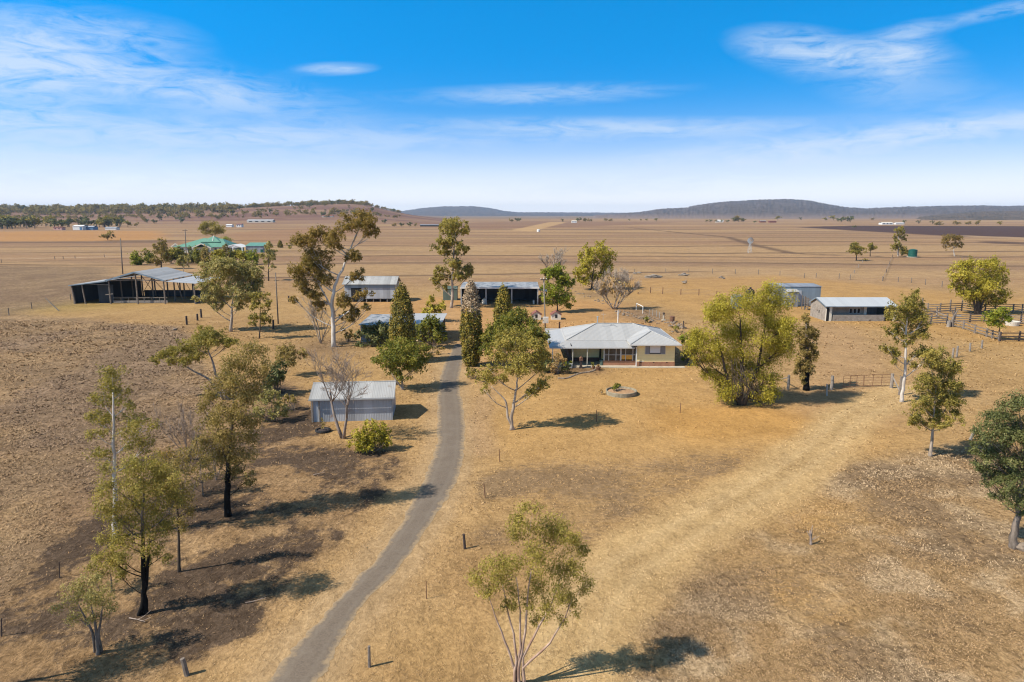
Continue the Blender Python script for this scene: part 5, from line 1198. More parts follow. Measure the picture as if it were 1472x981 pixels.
    part(r, 'vent_pipe', M['steel'], lambda m: [m.tube([T(11.55, 91.1, 3.9), T(11.55, 91.1, 5.1)], .09, 8), m.tube([T(11.55, 91.1, 5.1), T(11.55, 91.1, 5.2)], .13, 8)])
    def aerial(m):
        m.tube([T(12.05, 89.3, 3.9), T(12.05, 89.3, 5.9)], .02, 5)
        m.tube([T(11.75, 89.3, 5.75), T(12.4, 89.3, 5.75)], .015, 4)
        for k in range(5): m.tube([T(11.78 + .14 * k, 89.1 + .03 * k, 5.75), T(11.78 + .14 * k, 89.5 - .03 * k, 5.75)], .01, 4)
    part(r, 'aerial', M['steel'], aerial)
    part(r, 'roof_bracket', M['steel'], lambda m: [m.tube([T(13.0, 89.6, 4.15), T(13.35, 89.6, 4.45), T(13.9, 89.3, 4.1)], .035, 5)])
    part(r, 'end_screen', M['dark_sheet'], lambda m: m.box(20.36 - O.x, 20.5 - O.x, 84.0 - O.y, 90.0 - O.y, 0, 2.6))
    return r
cream_house()
# things on and round the verandah
def pot(name, label, c, rb, h, mat, plant=None, seed=0):
    r = thing(name, Vector((c[0], c[1], c[2] if len(c) > 2 else 0)), label, 'plant pot')
    part(r, 'pot', M[mat], lambda m: m.lathe([(rb * .65, 0), (rb * .8, h * .3), (rb, h * .85), (rb * 1.08, h * .88), (rb * 1.08, h), (rb * .85, h)], 12))
    if plant:
        rng = np.random.default_rng(seed); P, O_, T, _ = crown_points(rng, [((0, 0, h + plant[1] * .7), (plant[1], plant[1], plant[1] * .9))], lambda q: 60, .1, 5)
        np_mesh('plant', leaf_quads(rng, P, O_, .22, .1, 0), 4, LEAF[plant[0]], {'tint': ('FLOAT', np.repeat(T, 4))}, r)
    return r
def p2(px, py): return (G(px, py).x, G(px, py).y)
pot('plant_pot', 'white urn at the verandah edge beside the flowering climber', p2(821, 529), .2, .55, 'white', ('bright', .2), 1)
pot('plant_pot', 'dark pot with a small shrub left of the sunroom', p2(853, 531), .2, .4, 'rust', ('green', .28), 2)
pot('plant_pot', 'wide reddish pot at the corner of the brick sunroom wall', p2(860, 532.5), .32, .42, 'rust', ('dry', .22), 3)
pot('plant_pot', 'pot with a leafy yellow-green plant beside the white urn', p2(813, 531), .22, .4, 'black', ('bright', .38), 4)
b = thing('garden_lamp', Vector((*p2(835, 529.5), 0)), 'dark garden lantern on a stone pedestal before the verandah', 'garden lantern')
part(b, 'pedestal', M['timber_dark'], lambda m: [m.box(-.22, .22, -.22, .22, 0, .18), m.box(-.13, .13, -.13, .13, .18, .95)])
part(b, 'lantern', M['rust'], lambda m: [m.box(-.2, .2, -.2, .2, .95, 1.3), m.lathe([(.28, 1.3), (.05, 1.5)], 4)])
b = thing('water_drum', Vector((11.2, 83.75, .11)), 'dark green plastic drum against the sunroom end', 'drum')
part(b, 'drum', M['cabinet'], lambda m: m.lathe([(.24, 0), (.26, .3), (.26, .6), (.22, .68)], 12)); part(b, 'lid', M['black'], lambda m: m.lathe([(.23, .68), (.23, .72)], 12))
def edging():
    r = thing('stone_edging', Vector((*p2(840, 537), 0)), 'curved row of pale stones edging the garden bed before the verandah', 'stone edging')
    mb = MB(); rnd = random.Random(4)
    for q in np.linspace(0, 1, 34):
        px = 803 + 55 * q; py = 544.5 - 14 * q ** 1.5 + 1.2 * math.sin(q * 9); p = G(px, py) - r.location
        mb.rock((p.x, p.y, .05), (rnd.uniform(.12, .2), rnd.uniform(.1, .16), rnd.uniform(.08, .14)), rnd)
    mb.build('stones', M['rock'], r)
edging()
def planter():
    c = G(893, 566.5); r = thing('round_planter', c, 'round low concrete planter ring with red soil on the lawn', 'planter')
    part(r, 'ring', m_plain('stained_planter_concrete', (0.27, 0.235, 0.165), .95, .35, 2.5), lambda m: m.lathe([(1.62, -.02), (1.64, .40), (1.62, .42), (1.54, .42), (1.52, .25)], 36))
    part(r, 'soil', M['soil'], lambda m: m.lathe([(1.515, .24), (1.0, .30), (.3, .36), (.05, .37)], 24))
planter()

# ------------------------------------------------------------------ sheds
def gable_shed(root, w, d, ze, zr, mats, over=.2, base=0.0):
    "simple gable shed, ridge along local X, front at y=0"
    part(root, 'wall', mats['front'], lambda m: m.box(0, w, 0, .06, base, ze)); part(root, 'wall', mats['front'], lambda m: m.box(0, w, d - .06, d, base, ze))
    part(root, 'end_wall', mats['end'], lambda m: [m.add([(x0, .065, base), (x0, d - .065, base), (x0, d - .065, ze), (x0, d / 2, zr - .04), (x0, .065, ze), (x1, .065, base), (x1, d - .065, base), (x1, d - .065, ze), (x1, d / 2, zr - .04), (x1, .065, ze)], [(0, 1, 2, 3, 4), (9, 8, 7, 6, 5), (0, 5, 6, 1), (4, 9, 5, 0), (1, 6, 7, 2)]) for x0, x1 in ((.003, .06), (w - .06, w - .003))])
    s = (zr - ze) / (d / 2)
    rf = part(root, 'roof', mats['roof'], lambda m: [m.poly([(-over, -over, ze - s * over + .05), (w + over, -over, ze - s * over + .05), (w + over, d / 2, zr + .05), (-over, d / 2, zr + .05)], .04), m.poly([(w + over, d + over, ze - s * over + .05), (-over, d + over, ze - s * over + .05), (-over, d / 2, zr + .05), (w + over, d / 2, zr + .05)], .04)])
    part(rf, 'ridge_cap', mats['roof'], lambda m: m.tube([(-over, d / 2, zr + .06), (w + over, d / 2, zr + .06)], .07, 6))
    return rf

# tin garage beside the drive
g0 = G(450.8, 607); g1 = G(564.2, 603); ang = math.atan2(g1.y - g0.y, g1.x - g0.x) * .75
gw = (g1 - g0).length
gar = thing('tin_garage', g0, 'small galvanised iron garage in front of the leafless two-stemmed tree', 'shed', rz=ang)
gable_shed(gar, gw, 4.3, 2.28, 3.1, {'front': M['iron'], 'end': M['iron_y'], 'roof': M['roof']}, .28)
part(gar, 'corner_post', M['timber_pale'], lambda m: [m.box(-.14, -.02, -.1, .02, 0, 2.2), m.box(.5, .62, -.075, -.005, 0, 2.25)])
part(gar, 'corner_strip', M['iron_y'], lambda m: m.box(gw - .02, gw + .05, -.04, .06, 0, 2.25))
part(gar, 'gutter', M['steel'], lambda m: m.box(-.28, gw + .28, -.40, -.29, 2.10, 2.20))

# shed on stumps
s0 = G(496, 434.5); s1x = Xat(568, 434, s0.y)
st = thing('raised_shed', s0, 'grey iron shed on short stumps behind the broad cypress', 'shed')
sw = s1x - s0.x
gable_shed(st, sw, 6.0, 4.0, 5.25, {'front': M['iron'], 'end': M['iron_dull'], 'roof': M['roof']}, .45, base=.75)
for k in range(8):
    for y in (.15, 5.8): part(st, 'stump', M['timber'], lambda m: m.tube([(.2 + k * (sw - .4) / 7, y, -.05), (.2 + k * (sw - .4) / 7, y, .75)], .13, 7))
part(st, 'floor', M['timber_dark'], lambda m: m.box(.02, sw - .02, .02, 5.98, .62, .745))
part(st, 'eave_shade_band', M['iron_blue'], lambda m: m.box(.1, sw - .05, -.05, -.003, 3.1, 3.95), 'blue-grey band painting the shade under the eave')  # eave shade on the upper wall, put in as a darker strip
dd = part(st, 'door', M['dark'], lambda m: m.box(1.4, 3.6, -.06, -.004, .75, 3.05))  # dark panel paints the unlit depth of an open doorway
part(dd, 'handle', M['steel'], lambda m: m.box(3.4, 3.46, -.1, -.06, 1.8, 2.0))

# low iron shed behind the shrubs
l0 = G(519, 492); l1x = Xat(632, 492, l0.y); lw = l1x - l0.x
lo = thing('low_iron_shed', l0, 'low flat-roofed iron shed half hidden behind the broad cypress', 'shed')
part(lo, 'wall', M['iron_dull'], lambda m: m.box(0, lw * .78, 0, .06, 0, 2.58)); part(lo, 'wall', M['iron_dull'], lambda m: m.box(0, lw, 8.94, 9.0, 0, 2.72))
part(lo, 'end_wall', M['iron_y'], lambda m: m.box(.003, .06, .062, 8.938, 0, 2.58))
part(lo, 'partition', M['iron_dull'], lambda m: m.box(lw * .55, lw * .55 + .06, .062, 8.938, 0, 2.58))
part(lo, 'roof', M['roof_patch'], lambda m: m.poly([(-.25, -.3, 2.62), (lw * .55, -.3, 2.62), (lw * .55, 9.2, 2.86), (-.25, 9.2, 2.86)], .05), 'pale iron roof with dark patched streaks')
part(lo, 'roof', M['roof_white'], lambda m: m.poly([(lw * .55 + .02, -.1, 2.72), (lw + .3, -.1, 2.72), (lw + .3, 9.3, 2.98), (lw * .55 + .02, 9.3, 2.98)], .05), 'whiter right half of the roof')
for x, y in ((lw, 0.2), (lw, 3.1), (lw, 6.0), (lw - .1, 8.8)): part(lo, 'post', M['timber'], lambda m: m.tube([(x, y, -.05), (x, y, 2.75)], .09, 6))

# machinery shed
m0 = G(663, 438); m1x = Xat(773, 438, m0.y); mw = m1x - m0.x
ms = thing('machinery_shed', m0, 'long open-fronted machinery shed with a dark interior and pale roof', 'shed')
part(ms, 'roof', M['roof_patch'], lambda m: m.poly([(-.15, -.25, 3.62), (mw + .25, -.25, 3.62), (mw + .25, 8.2, 3.98), (-.15, 8.2, 3.98)], .05))
part(ms, 'fascia', M['white'], lambda m: m.box(-.2, mw + .3, -.36, -.26, 3.38, 3.66))
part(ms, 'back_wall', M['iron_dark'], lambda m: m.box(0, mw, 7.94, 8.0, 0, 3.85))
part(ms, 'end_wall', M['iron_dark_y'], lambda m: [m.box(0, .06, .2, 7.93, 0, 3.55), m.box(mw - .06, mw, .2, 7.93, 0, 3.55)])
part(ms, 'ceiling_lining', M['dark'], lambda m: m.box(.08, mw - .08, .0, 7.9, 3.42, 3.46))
for x in (.02, mw * .325, mw * .66, mw - .02): part(ms, 'post', M['steel'], lambda m: m.box(x - .13, x + .13, -.12, .14, 0, 3.45))
part(ms, 'rear_window', M['greywin'], lambda m: m.box(mw * .745, mw * .83, 7.88, 7.935, 2.3, 2.55))
part(ms, 'floor', M['soil'], lambda m: m.box(.07, mw - .07, .2, 7.9, -.05, .02))
def tractor():
    r = thing('tractor', m0 + Vector((1.4, 2.2, 0)), 'dark old tractor parked in the left bay of the machinery shed', 'tractor', rz=-1.4)
    part(r, 'body', M['rust'], lambda m: [m.box(-.35, 1.5, -.3, .3, .75, 1.35), m.box(-.9, -.3, -.35, .35, .8, 1.2), m.tube([(1.0, 0, 1.35), (1.0, 0, 2.1)], .05, 6)])
    for s in (-1, 1):
        w = part(r, 'wheel', M['black'], lambda m: m.tube([(-.7, s * .5, .72), (-.7, s * .85, .72)], .72, 18)); part(w, 'rim', M['offwhite'], lambda m: m.tube([(-.7, s * .48, .72), (-.7, s * .87, .72)], .35, 12))
        w = part(r, 'wheel', M['black'], lambda m: m.tube([(1.2, s * .45, .4), (1.2, s * .65, .4)], .4, 14)); part(w, 'rim', M['offwhite'], lambda m: m.tube([(1.2, s * .44, .4), (1.2, s * .66, .4)], .2, 10))
    part(r, 'seat', M['black'], lambda m: [m.box(-.8, -.4, -.22, .22, 1.25, 1.35), m.box(-.85, -.78, -.22, .22, 1.3, 1.6)])
    part(r, 'steering_wheel', M['black'], lambda m: m.tube([(-.1, 0, 1.62), (-.12, 0, 1.66)], .22, 12))
tractor()
r = thing('bulk_bag', m0 + Vector((mw * .30, .5, 0)), 'lumpy pale bulk bag standing by the inner post of the machinery shed', 'bulk bag')
part(r, 'bag', M['offwhite'], lambda m: m.lathe([(.45, 0), (.52, .3), (.5, .8), (.38, 1.05), (.15, 1.2)], 10), smooth=True); part(r, 'loop', M['offwhite'], lambda m: m.tube([(-.15, 0, 1.1), (0, 0, 1.45), (.15, 0, 1.1)], .03, 5))
r = thing('white_bucket', m0 + Vector((mw - .8, .9, 0)), 'white bucket inside the right end of the machinery shed', 'bucket')
part(r, 'bucket', M['white'], lambda m: m.lathe([(.2, 0), (.26, .7), (.28, .72), (.24, .74)], 12)); part(r, 'handle', M['steel'], lambda m: m.tube([(-.26, 0, .7), (0, -.1, .95), (.26, 0, .7)], .015, 5))
r = thing('rusty_tank', G(777, 436.5), 'dark brown upright drum outside the right end of the machinery shed', 'drum')
part(r, 'drum', M['rust'], lambda m: m.lathe([(.62, 0), (.66, .5), (.62, .55), (.66, 1.1), (.62, 1.15), (.6, 1.6)], 14)); part(r, 'lid', M['timber_dark'], lambda m: m.lathe([(.6, 1.6), (.4, 1.72)], 14))
r = thing('scrap_stack', G(780, 431.5), 'jumble of dark scrap and timber behind the brown drum', 'scrap pile')
def scrap(m):
    rnd = random.Random(8)
    for k in range(12): m.bar((rnd.uniform(-1.0, .8), rnd.uniform(-.3, 1.2), rnd.uniform(.1, 1.2)), (rnd.uniform(-.8, 1.2), rnd.uniform(-.3, 1.2), rnd.uniform(.8, 3.0)), .12, .1)
part(r, 'timber', M['timber_dark'], scrap)
part(r, 'sheet', M['iron_blue'], lambda m: m.poly([(-.9, -.2, 2.2), (1.0, -.3, 1.9), (1.1, 1.0, 2.2), (-.8, 1.1, 2.5)], .04))
# green-grey cabinet shed left of it
c0 = G(637, 432); cw = Xat(657, 432, c0.y) - c0.x
r = thing('garden_shed', c0, 'small green-grey tin shed behind the gum in stacked tiers', 'shed')
gable_shed(r, cw, 2.6, 2.5, 2.95, {'front': M['cabinet'], 'end': M['cabinet'], 'roof': M['cabinet']}, .1)
dd = part(r, 'door', M['iron_blue'], lambda m: m.box(1.7, 1.78, -.04, -.005, .05, 2.3))

# hay shed
def hay_shed():
    Y0 = 144.0; O = Vector((-85.4, Y0, 0)); r = thing('hay_shed', O, 'large open-sided hay shed with gable roof on pole frame at left', 'barn')
    X = lambda px: Xat(px, 437, Y0) - O.x
    xl, x0, xm, x1, x2 = X(106), X(159.5), X(198.5), X(237.8), X(281); D = 13.0
    ze, za, zl, zrr = 5.05, 6.85, 4.0, 4.35
    part(r, 'roof', M['roof'], lambda m: [m.poly([(xm, -.4, za), (xm, D + .3, za), (x0 - .4, D + .3, ze), (x0 - .4, -.4, ze)], .06), m.poly([(xm, D + .3, za), (xm, -.4, za), (x1 + .4, -.4, ze), (x1 + .4, D + .3, ze)], .06)])
    part(r, 'lean_to_roof', M['roof_white'], lambda m: m.poly([(x1 + .2, D + .3, ze - .22), (x1 + .2, -.3, ze - .22), (x2 + .5, -.3, zrr), (x2 + .5, D + .3, zrr)], .06), 'paler roof of the right lean-to')
    part(r, 'lean_to_roof', M['roof'], lambda m: m.poly([(x0 - .2, -.4, ze - .12), (x0 - .2, D + .2, ze - .12), (xl - .4, D + .2, zl), (xl - .4, -.4, zl)], .06), 'roof of the enclosed left lean-to')
    part(r, 'fascia', M['iron_blue'], lambda m: [m.bar((xm, -.46, za - .12), (x0 - .5, -.46, ze - .12), .06, .32), m.bar((xm, -.46, za - .12), (x1 + .5, -.46, ze - .12), .06, .32), m.bar((x0, -.46, ze - .2), (xl - .4, -.46, zl - .08), .06, .2)])
    part(r, 'gable_daylight_sheet', M['iron_blue'], lambda m: m.poly([(x0 + 1.2, D - .1, ze - .1), (x1 - 1.2, D - .1, ze - .1), (xm, D - .1, za - .35)], .05), 'pale blue-grey sheet painted as daylight in the far gable opening')  # pale sheet stands in for daylight showing through the open gable
    part(r, 'end_truss', M['timber'], lambda m: [m.bar((x0, 0, ze - .15), (xm, 0, ze + .05), .12, .18), m.bar((x1, 0, ze - .15), (xm, 0, ze + .05), .12, .18), m.bar((xm, 0.02, ze), (xm, .02, za - .2), .12, .12)])
    posts = [(x, y) for y in (0, 4.4, 8.8, D) for x in (x0, x1)] + [(xm, 0), (xm, D), (xm, 6.5)] + [(x2, y) for y in (0, 4.4, 8.8, D)] + [(X(218), D), (X(179), D), (X(259), D)]
    for (x, y) in posts:
        top = ze - .1 if x <= x1 + .1 and x != xm else (za - .3 if x == xm else zrr - .05)
        if x in (X(259),): top = zrr + .2
        part(r, 'post', M['timber'], lambda m: m.tube([(x, y, -.1), (x + random.uniform(-.05, .05), y, top)], [.17, .14], 7))
    part(r, 'brace', M['timber'], lambda m: [m.bar((x0 + .1, D, 1.0), (x0 + 2.6, D, 4.8), .09, .09), m.bar((x0 + 2.6, D - .1, .9), (x0 + .1, D - .1, 4.8), .09, .09), m.bar((xm + .1, 6.5, 4.8), (xm + 2.0, 8.8, 1.0), .1, .1), m.bar((x1 - .5, D, 1.2), (x1 - 2.2, D, 4.6), .08, .08), m.bar((x1 + 1.8, 4, .5), (x1 + .9, 4, 4.3), .12, .12), m.bar((x2 - .2, D, 1), (x2 - 2, D, 4), .08, .08)])
    part(r, 'rail', M['timber_pale'], lambda m: [m.bar((x0 - .9, -.05, 1.95), (x0 + .7, -.05, 2.15), .1, .16), m.bar((x0, 1.0, 1.15), (x1, 1.0, 1.2), .07, .12)] + [m.bar((x0 + k * (x1 - x0) / 7, 1.0, 0), (x0 + k * (x1 - x0) / 7, 1.0, 1.2), .08, .08) for k in range(1, 7)] + [m.bar((x0, 1.02, .35), (x1, 1.02, .35), .05, .5)])
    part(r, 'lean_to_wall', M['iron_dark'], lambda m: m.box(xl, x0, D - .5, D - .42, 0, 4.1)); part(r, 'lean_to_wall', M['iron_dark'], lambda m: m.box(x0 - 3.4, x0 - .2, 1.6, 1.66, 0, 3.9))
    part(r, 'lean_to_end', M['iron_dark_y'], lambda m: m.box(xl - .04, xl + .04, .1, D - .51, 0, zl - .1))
    part(r, 'floor_shade_sheet', M['iron_dark'], lambda m: [m.box(x0 + .2, x2, D + .18, D + .24, 0, 1.5)], 'low dark sheet painted as roof shade along the back')  # dark sheet added to paint the shaded floor under the roof
    part(r, 'low_side_wall', M['iron_dark_y'], lambda m: m.box(x2 - .03, x2 + .03, .2, D, 0, 1.6))
    for x, t in ((xl + .15, zl), (X(122), zl + .3)): part(r, 'post', M['timber'], lambda m: m.tube([(x + .25, -.1, -.1), (x - .15, -.1, t - .08)], [.17, .14], 7))
    part(r, 'cross_beam', M['timber_pale'], lambda m: m.bar((X(128), -.05, zl + .25), (x0, -.05, zl + .05), .08, .12))
hay_shed()

# block-walled dairy on the right
def dairy():
    O = G(1186.5, 462); r = thing('old_dairy', O, 'old concrete-block dairy with pale iron roof and open right bay', 'farm building')
    W = Xat(1288, 462, O.y) - O.x; D = 6.4; ze, zr, yr = 2.72, 3.82, 3.9
    X = lambda px: Xat(px, 462, O.y) - O.x
    part(r, 'roof', M['roof_pale'], lambda m: [m.poly([(-.25, -.35, ze), (W + .1, -.35, ze), (W + .1, yr, zr), (-.25, yr, zr)], .05), m.poly([(W + .1, D + .3, ze - .1), (-.25, D + .3, ze - .1), (-.25, yr, zr), (W + .1, yr, zr)], .05)])
    part(r, 'barge_board', M['iron_blue'], lambda m: [m.bar((-.28, -.35, ze - .1), (-.28, yr, zr - .1), .05, .2), m.bar((-.28, yr, zr - .1), (-.28, D + .3, ze - .2), .05, .2)])
    part(r, 'gutter', M['iron_blue'], lambda m: m.box(-.2, W + .1, -.46, -.36, ze - .15, ze - .03))
    part(r, 'end_wall', M['block'], lambda m: m.add([(x, y, z) for x in (0, .2) for y, z in ((.2, 0), (D, 0), (D, ze - .2), (yr, zr - .12), (.2, ze - .08))], [(0, 1, 2, 3, 4), (9, 8, 7, 6, 5), (0, 5, 6, 1), (1, 6, 7, 2), (2, 7, 8, 3), (3, 8, 9, 4), (4, 9, 5, 0)]))
    wv = part(r, 'opening', M['dark'], lambda m: [m.box(-.02, .02, 2.6, 2.95, 1.1, 1.6), m.box(-.02, .02, 3.4, 3.55, 1.4, 1.55)])
    part(r, 'door_frame', M['offwhite'], lambda m: [m.box(0, .08, -.02, .19, 0, 2.2), m.box(.62, 1.05, 0, .19, 0, ze - .12)])
    part(r, 'door', M['dark'], lambda m: m.box(.09, .61, .05, .12, 0, 2.15))
    xa = X(1197); xb = X(1271)
    part(r, 'low_wall', M['block'], lambda m: [m.box(xa, xb, 0, .2, 0, 1.12), m.box(xb - .2, xb - .002, .21, 1.4, 0, 1.12)], 'low stained front wall of grey blocks')
    part(r, 'inner_wall', M['block'], lambda m: [m.box(1.06, X(1250), 1.4, 1.6, 0, ze - .1)])
    part(r, 'back_wall', M['iron_blue'], lambda m: m.box(.21, W, D - .2, D, 0, ze - .25))
    part(r, 'right_wall', M['iron_blue'], lambda m: m.box(W - .25, W - .1, .3, D - .21, 0, ze - .15), 'blue-grey right end wall of the open bay')
    part(r, 'right_pier', M['concrete'], lambda m: m.box(W - .5, W - .05, -.15, .28, 0, .9))
    part(r, 'post', M['offwhite'], lambda m: [m.box(W - .2, W - .08, -.1, .02, .9, ze - .1)])
    for px in (1227, 1233, 1238.5): window(r, X(px) - .22, X(px) + .22, 1.25, 2.05, 1.38, 1, 'dark', fw=.06)
    part(r, 'screen', M['offwhite'], lambda m: m.box(X(1246), X(1250), 1.3, 1.38, .4, 2.5))
    part(r, 'drain', M['dark'], lambda m: m.box(X(1249), X(1252), -.02, .0, .12, .26))
dairy()
# iron shed with loading ramp behind it
i0 = G(1116, 441); iw = Xat(1182, 441, i0.y) - i0.x
r = thing('iron_shed', i0, 'tall blue-grey iron shed behind the block dairy', 'shed')
part(r, 'wall', M['iron_blue'], lambda m: m.box(0, iw, 1.2, 1.28, 0, 3.95)); part(r, 'wall', M['iron_blue'], lambda m: m.box(0, iw, 5.2, 5.28, 0, 4.2))
part(r, 'end_wall', M['iron_y'], lambda m: [m.box(iw - .06, iw - .003, 1.29, 5.19, 0, 4.0), m.box(.003, .06, 1.29, 5.19, 0, 4.0)])
part(r, 'roof', M['iron_dull'], lambda m: m.poly([(-.1, 1.1, 4.02), (iw + .15, 1.1, 4.02), (iw + .15, 5.4, 4.3), (-.1, 5.4, 4.3)], .05))
xt = Xat(1145.5, 441, i0.y) - i0.x
part(r, 'lean_to', M['iron_dull'], lambda m: m.box(xt - 2.2, xt, -.4, 1.19, 0, 3.1))
part(r, 'lean_to_roof', M['roof_white'], lambda m: m.poly([(xt - 2.4, -.6, 3.15), (xt + .15, -.6, 3.15), (xt + .15, 1.19, 3.5), (xt - 2.4, 1.19, 3.5)], .05))
dd = part(r, 'door', M['iron'], lambda m: m.box(xt + .1, xt + 1.3, 1.14, 1.195, 0, 3.2))
r = thing('loading_ramp', G(1156, 446), 'timber railed loading ramp between the iron shed and the dairy', 'ramp')
part(r, 'post', M['timber'], lambda m: [m.bar((x, y, -.05), (x, y, 2.8 - .5 * x), .13, .13) for x in (0, .7) for y in (0, 1.2)])
part(r, 'post', M['timber'], lambda m: [m.bar((x, y, -.05), (x, y, 1.6), .13, .13) for x in (2.4,) for y in (0, 1.2)])
part(r, 'rail', M['timber_pale'], lambda m: [m.bar((-.1, y, 2.6 - k * .42), (2.5, y, 1.5 - k * .3), .05, .14) for k in range(4) for y in (0, 1.2)] + [m.bar((0, .0, .5 + .42 * k), (.7, 0, .5 + .42 * k), .05, .12) for k in range(5)])
part(r, 'deck', M['timber_dark'], lambda m: m.poly([(0, 0, 1.2), (2.5, 0, .2), (2.5, 1.2, .2), (0, 1.2, 1.2)], .08))

# ------------------------------------------------------------------ green-roofed house
def green_house():
    Y0 = 338.0; O = Vector((Xat(251, 363, Y0), Y0, 0)); r = thing('green_roofed_house', O, 'low homestead with a wide green iron roof behind a hedge', 'house')
    X = lambda px: Xat(px, 363, Y0) - O.x
    W = X(327); D = 17; ze = 2.9
    part(r, 'roof', M['green_roof'], lambda m: [m.poly([(-.5, -.6, ze), (W + .5, -.6, ze), (X(312), 8, 6.6), (X(284), 8, 6.9)], .08), m.poly([(W + .5, D, ze), (-.5, D, ze), (X(284), 8, 6.9), (X(312), 8, 6.6)], .08), m.poly([(-.5, D, ze), (-.5, -.6, ze), (X(284), 8, 6.9)], .08), m.poly([(W + .5, -.6, ze), (W + .5, D, ze), (X(312), 8, 6.6)], .08)])
    part(r, 'raised_roof', M['green_roof'], lambda m: [m.poly([(X(284), 3.5, 5.2), (X(313), 3.5, 5.2), (X(298.5), 8.2, 8.0)], .08), m.poly([(X(313), 3.5, 5.2), (X(313), 13, 5.2), (X(298.5), 8.2, 8.0)], .08), m.poly([(X(284), 13, 5.2), (X(284), 3.5, 5.2), (X(298.5), 8.2, 8.0)], .08), m.poly([(X(313), 13, 5.2), (X(284), 13, 5.2), (X(298.5), 8.2, 8.0)], .08)])
    part(r, 'roof_light', M['white'], lambda m: m.bar((X(298.5), 8.0, 8.05), (X(302), 4.0, 5.7), .25, .1), 'pale ridge strip on the raised roof')
    part(r, 'wall', M['offwhite'], lambda m: [m.box(0, W, 0, .2, 0, ze), m.box(0, .2, .21, D - .6, 0, ze), m.box(W - .2, W, .21, D - .6, 0, ze), m.box(0, W, D - .59, D - .4, 0, ze)])
    gp = part(r, 'porch', M['offwhite'], lambda m: [m.bar((X(280.5), -3, 2.5), (X(294), -3, 4.55), .15, .5), m.bar((X(307.5), -3, 2.5), (X(294), -3, 4.55), .15, .5)] + [m.box(X(p) - .2, X(p) + .2, -3.1, -2.8, 0, 2.6) for p in (281.5, 306.5)])
    part(gp, 'porch_roof', M['green_roof'], lambda m: [m.poly([(X(294), -3, 4.8), (X(294), 4, 4.8), (X(280), 4, 2.6), (X(280), -3, 2.6)], .08), m.poly([(X(294), 4, 4.8), (X(294), -3, 4.8), (X(308), -3, 2.6), (X(308), 4, 2.6)], .08)])
    part(r, 'left_gable', M['offwhite'], lambda m: [m.bar((X(240.5), 4, 2.7), (X(247), 4, 4.3), .15, .4), m.bar((X(254), 4, 2.7), (X(247), 4, 4.3), .15, .4), m.poly([(X(241), 4.2, 2.7), (X(253.5), 4.2, 2.7), (X(247), 4.2, 4.2)], .1)])
    for a, b in ((309, 312), (315, 319), (259, 264), (270, 275)): window(r, X(a), X(b), .5, 2.3, -.02, 2, 'glass', fw=.12)
    g = part(r, 'garage_gable', M['white'], lambda m: [m.bar((X(324), -2, 2.7), (X(338), -2, 4.0), .15, .4), m.bar((X(351), -2, 2.7), (X(338), -2, 4.0), .15, .4), m.poly([(X(324.5), -1.9, 2.7), (X(350.5), -1.9, 2.7), (X(338), -1.9, 3.9)], .1)] + [m.box(X(p) - .22, X(p) + .22, -2.1, -1.7, 0, 2.8) for p in (324.6, 337.6, 350.6)])
    part(g, 'garage_roof', M['white'], lambda m: [m.poly([(X(338), -2, 4.15), (X(338), 8, 4.15), (X(324), 8, 2.8), (X(324), -2, 2.8)], .08), m.poly([(X(338), 8, 4.15), (X(338), -2, 4.15), (X(351), -2, 2.8), (X(351), 8, 2.8)], .08)])
    part(g, 'garage_door', M['green_roof'], lambda m: m.box(X(339), X(349.8), 1.0, 1.1, 0, 2.6))
    s = part(r, 'green_garage', M['iron_dull'], lambda m: [m.box(X(351.5), X(376.5), 2, 2.15, 0, 3.2), m.box(X(351.5), X(351.5) + .15, 2.16, 11, 0, 3.2), m.box(X(376.5) - .15, X(376.5), 2.16, 11, 0, 3.2)])
    part(s, 'roof', M['green_roof'], lambda m: m.poly([(X(350.5), 1.7, 3.3), (X(377.5), 1.7, 3.3), (X(376), 11.2, 4.6), (X(348), 11.2, 4.6)], .08)); part(s, 'door', M['greytank'], lambda m: m.box(X(372.5), X(376), 1.9, 1.98, 0, 1.6))
green_house()

# ------------------------------------------------------------------ far buildings
def far_building(name, label, px0, px1, py, Y, h, roof_h, wall, roof, depth_=10, door=None, wins=0, cat='farm building'):
    Z = float(terrain(np.array([Xat((px0 + px1) / 2, py, Y)]), np.array([Y]))[0]) - .1
    O = Vector((Xat(px0, py, Y), Y, Z)); W = Xat(px1, py, Y) - O.x
    r = thing(name, O, label, cat)
    part(r, 'wall', M[wall], lambda m: [m.box(0, W, 0, .2, 0, h), m.box(0, .2, .21, depth_, 0, h), m.box(W - .2, W, .21, depth_, 0, h), m.box(0, W, depth_ + .01, depth_ + .2, 0, h)])
    part(r, 'roof', M[roof], lambda m: [m.poly([(-.4, -.4, h), (W + .4, -.4, h), (W + .4, depth_ / 2, h + roof_h), (-.4, depth_ / 2, h + roof_h)], .15), m.poly([(W + .4, depth_ + .5, h), (-.4, depth_ + .5, h), (-.4, depth_ / 2, h + roof_h), (W + .4, depth_ / 2, h + roof_h)], .15)])
    if door: part(r, 'door', M[door], lambda m: m.box(W * .7, W * .95, -.1, -.01, 0, h * .8))
    for k in range(wins): part(r, 'window', M['glass'], lambda m: m.box(W * (k + .35) / (wins + .2), W * (k + .35) / (wins + .2) + W * .12, -.08, -.01, h * .35, h * .75))
    return r
far_building('far_shed', 'large white shed far off at left among dark trees', 105, 119, 331.5, 825, 4.6, 1.4, 'white', 'white', 12, 'bluepaint')
far_building('far_shed', 'blue-walled shed adjoining the far white shed', 120, 134, 331.5, 832, 3.6, 1.2, 'bluepaint', 'iron', 10)
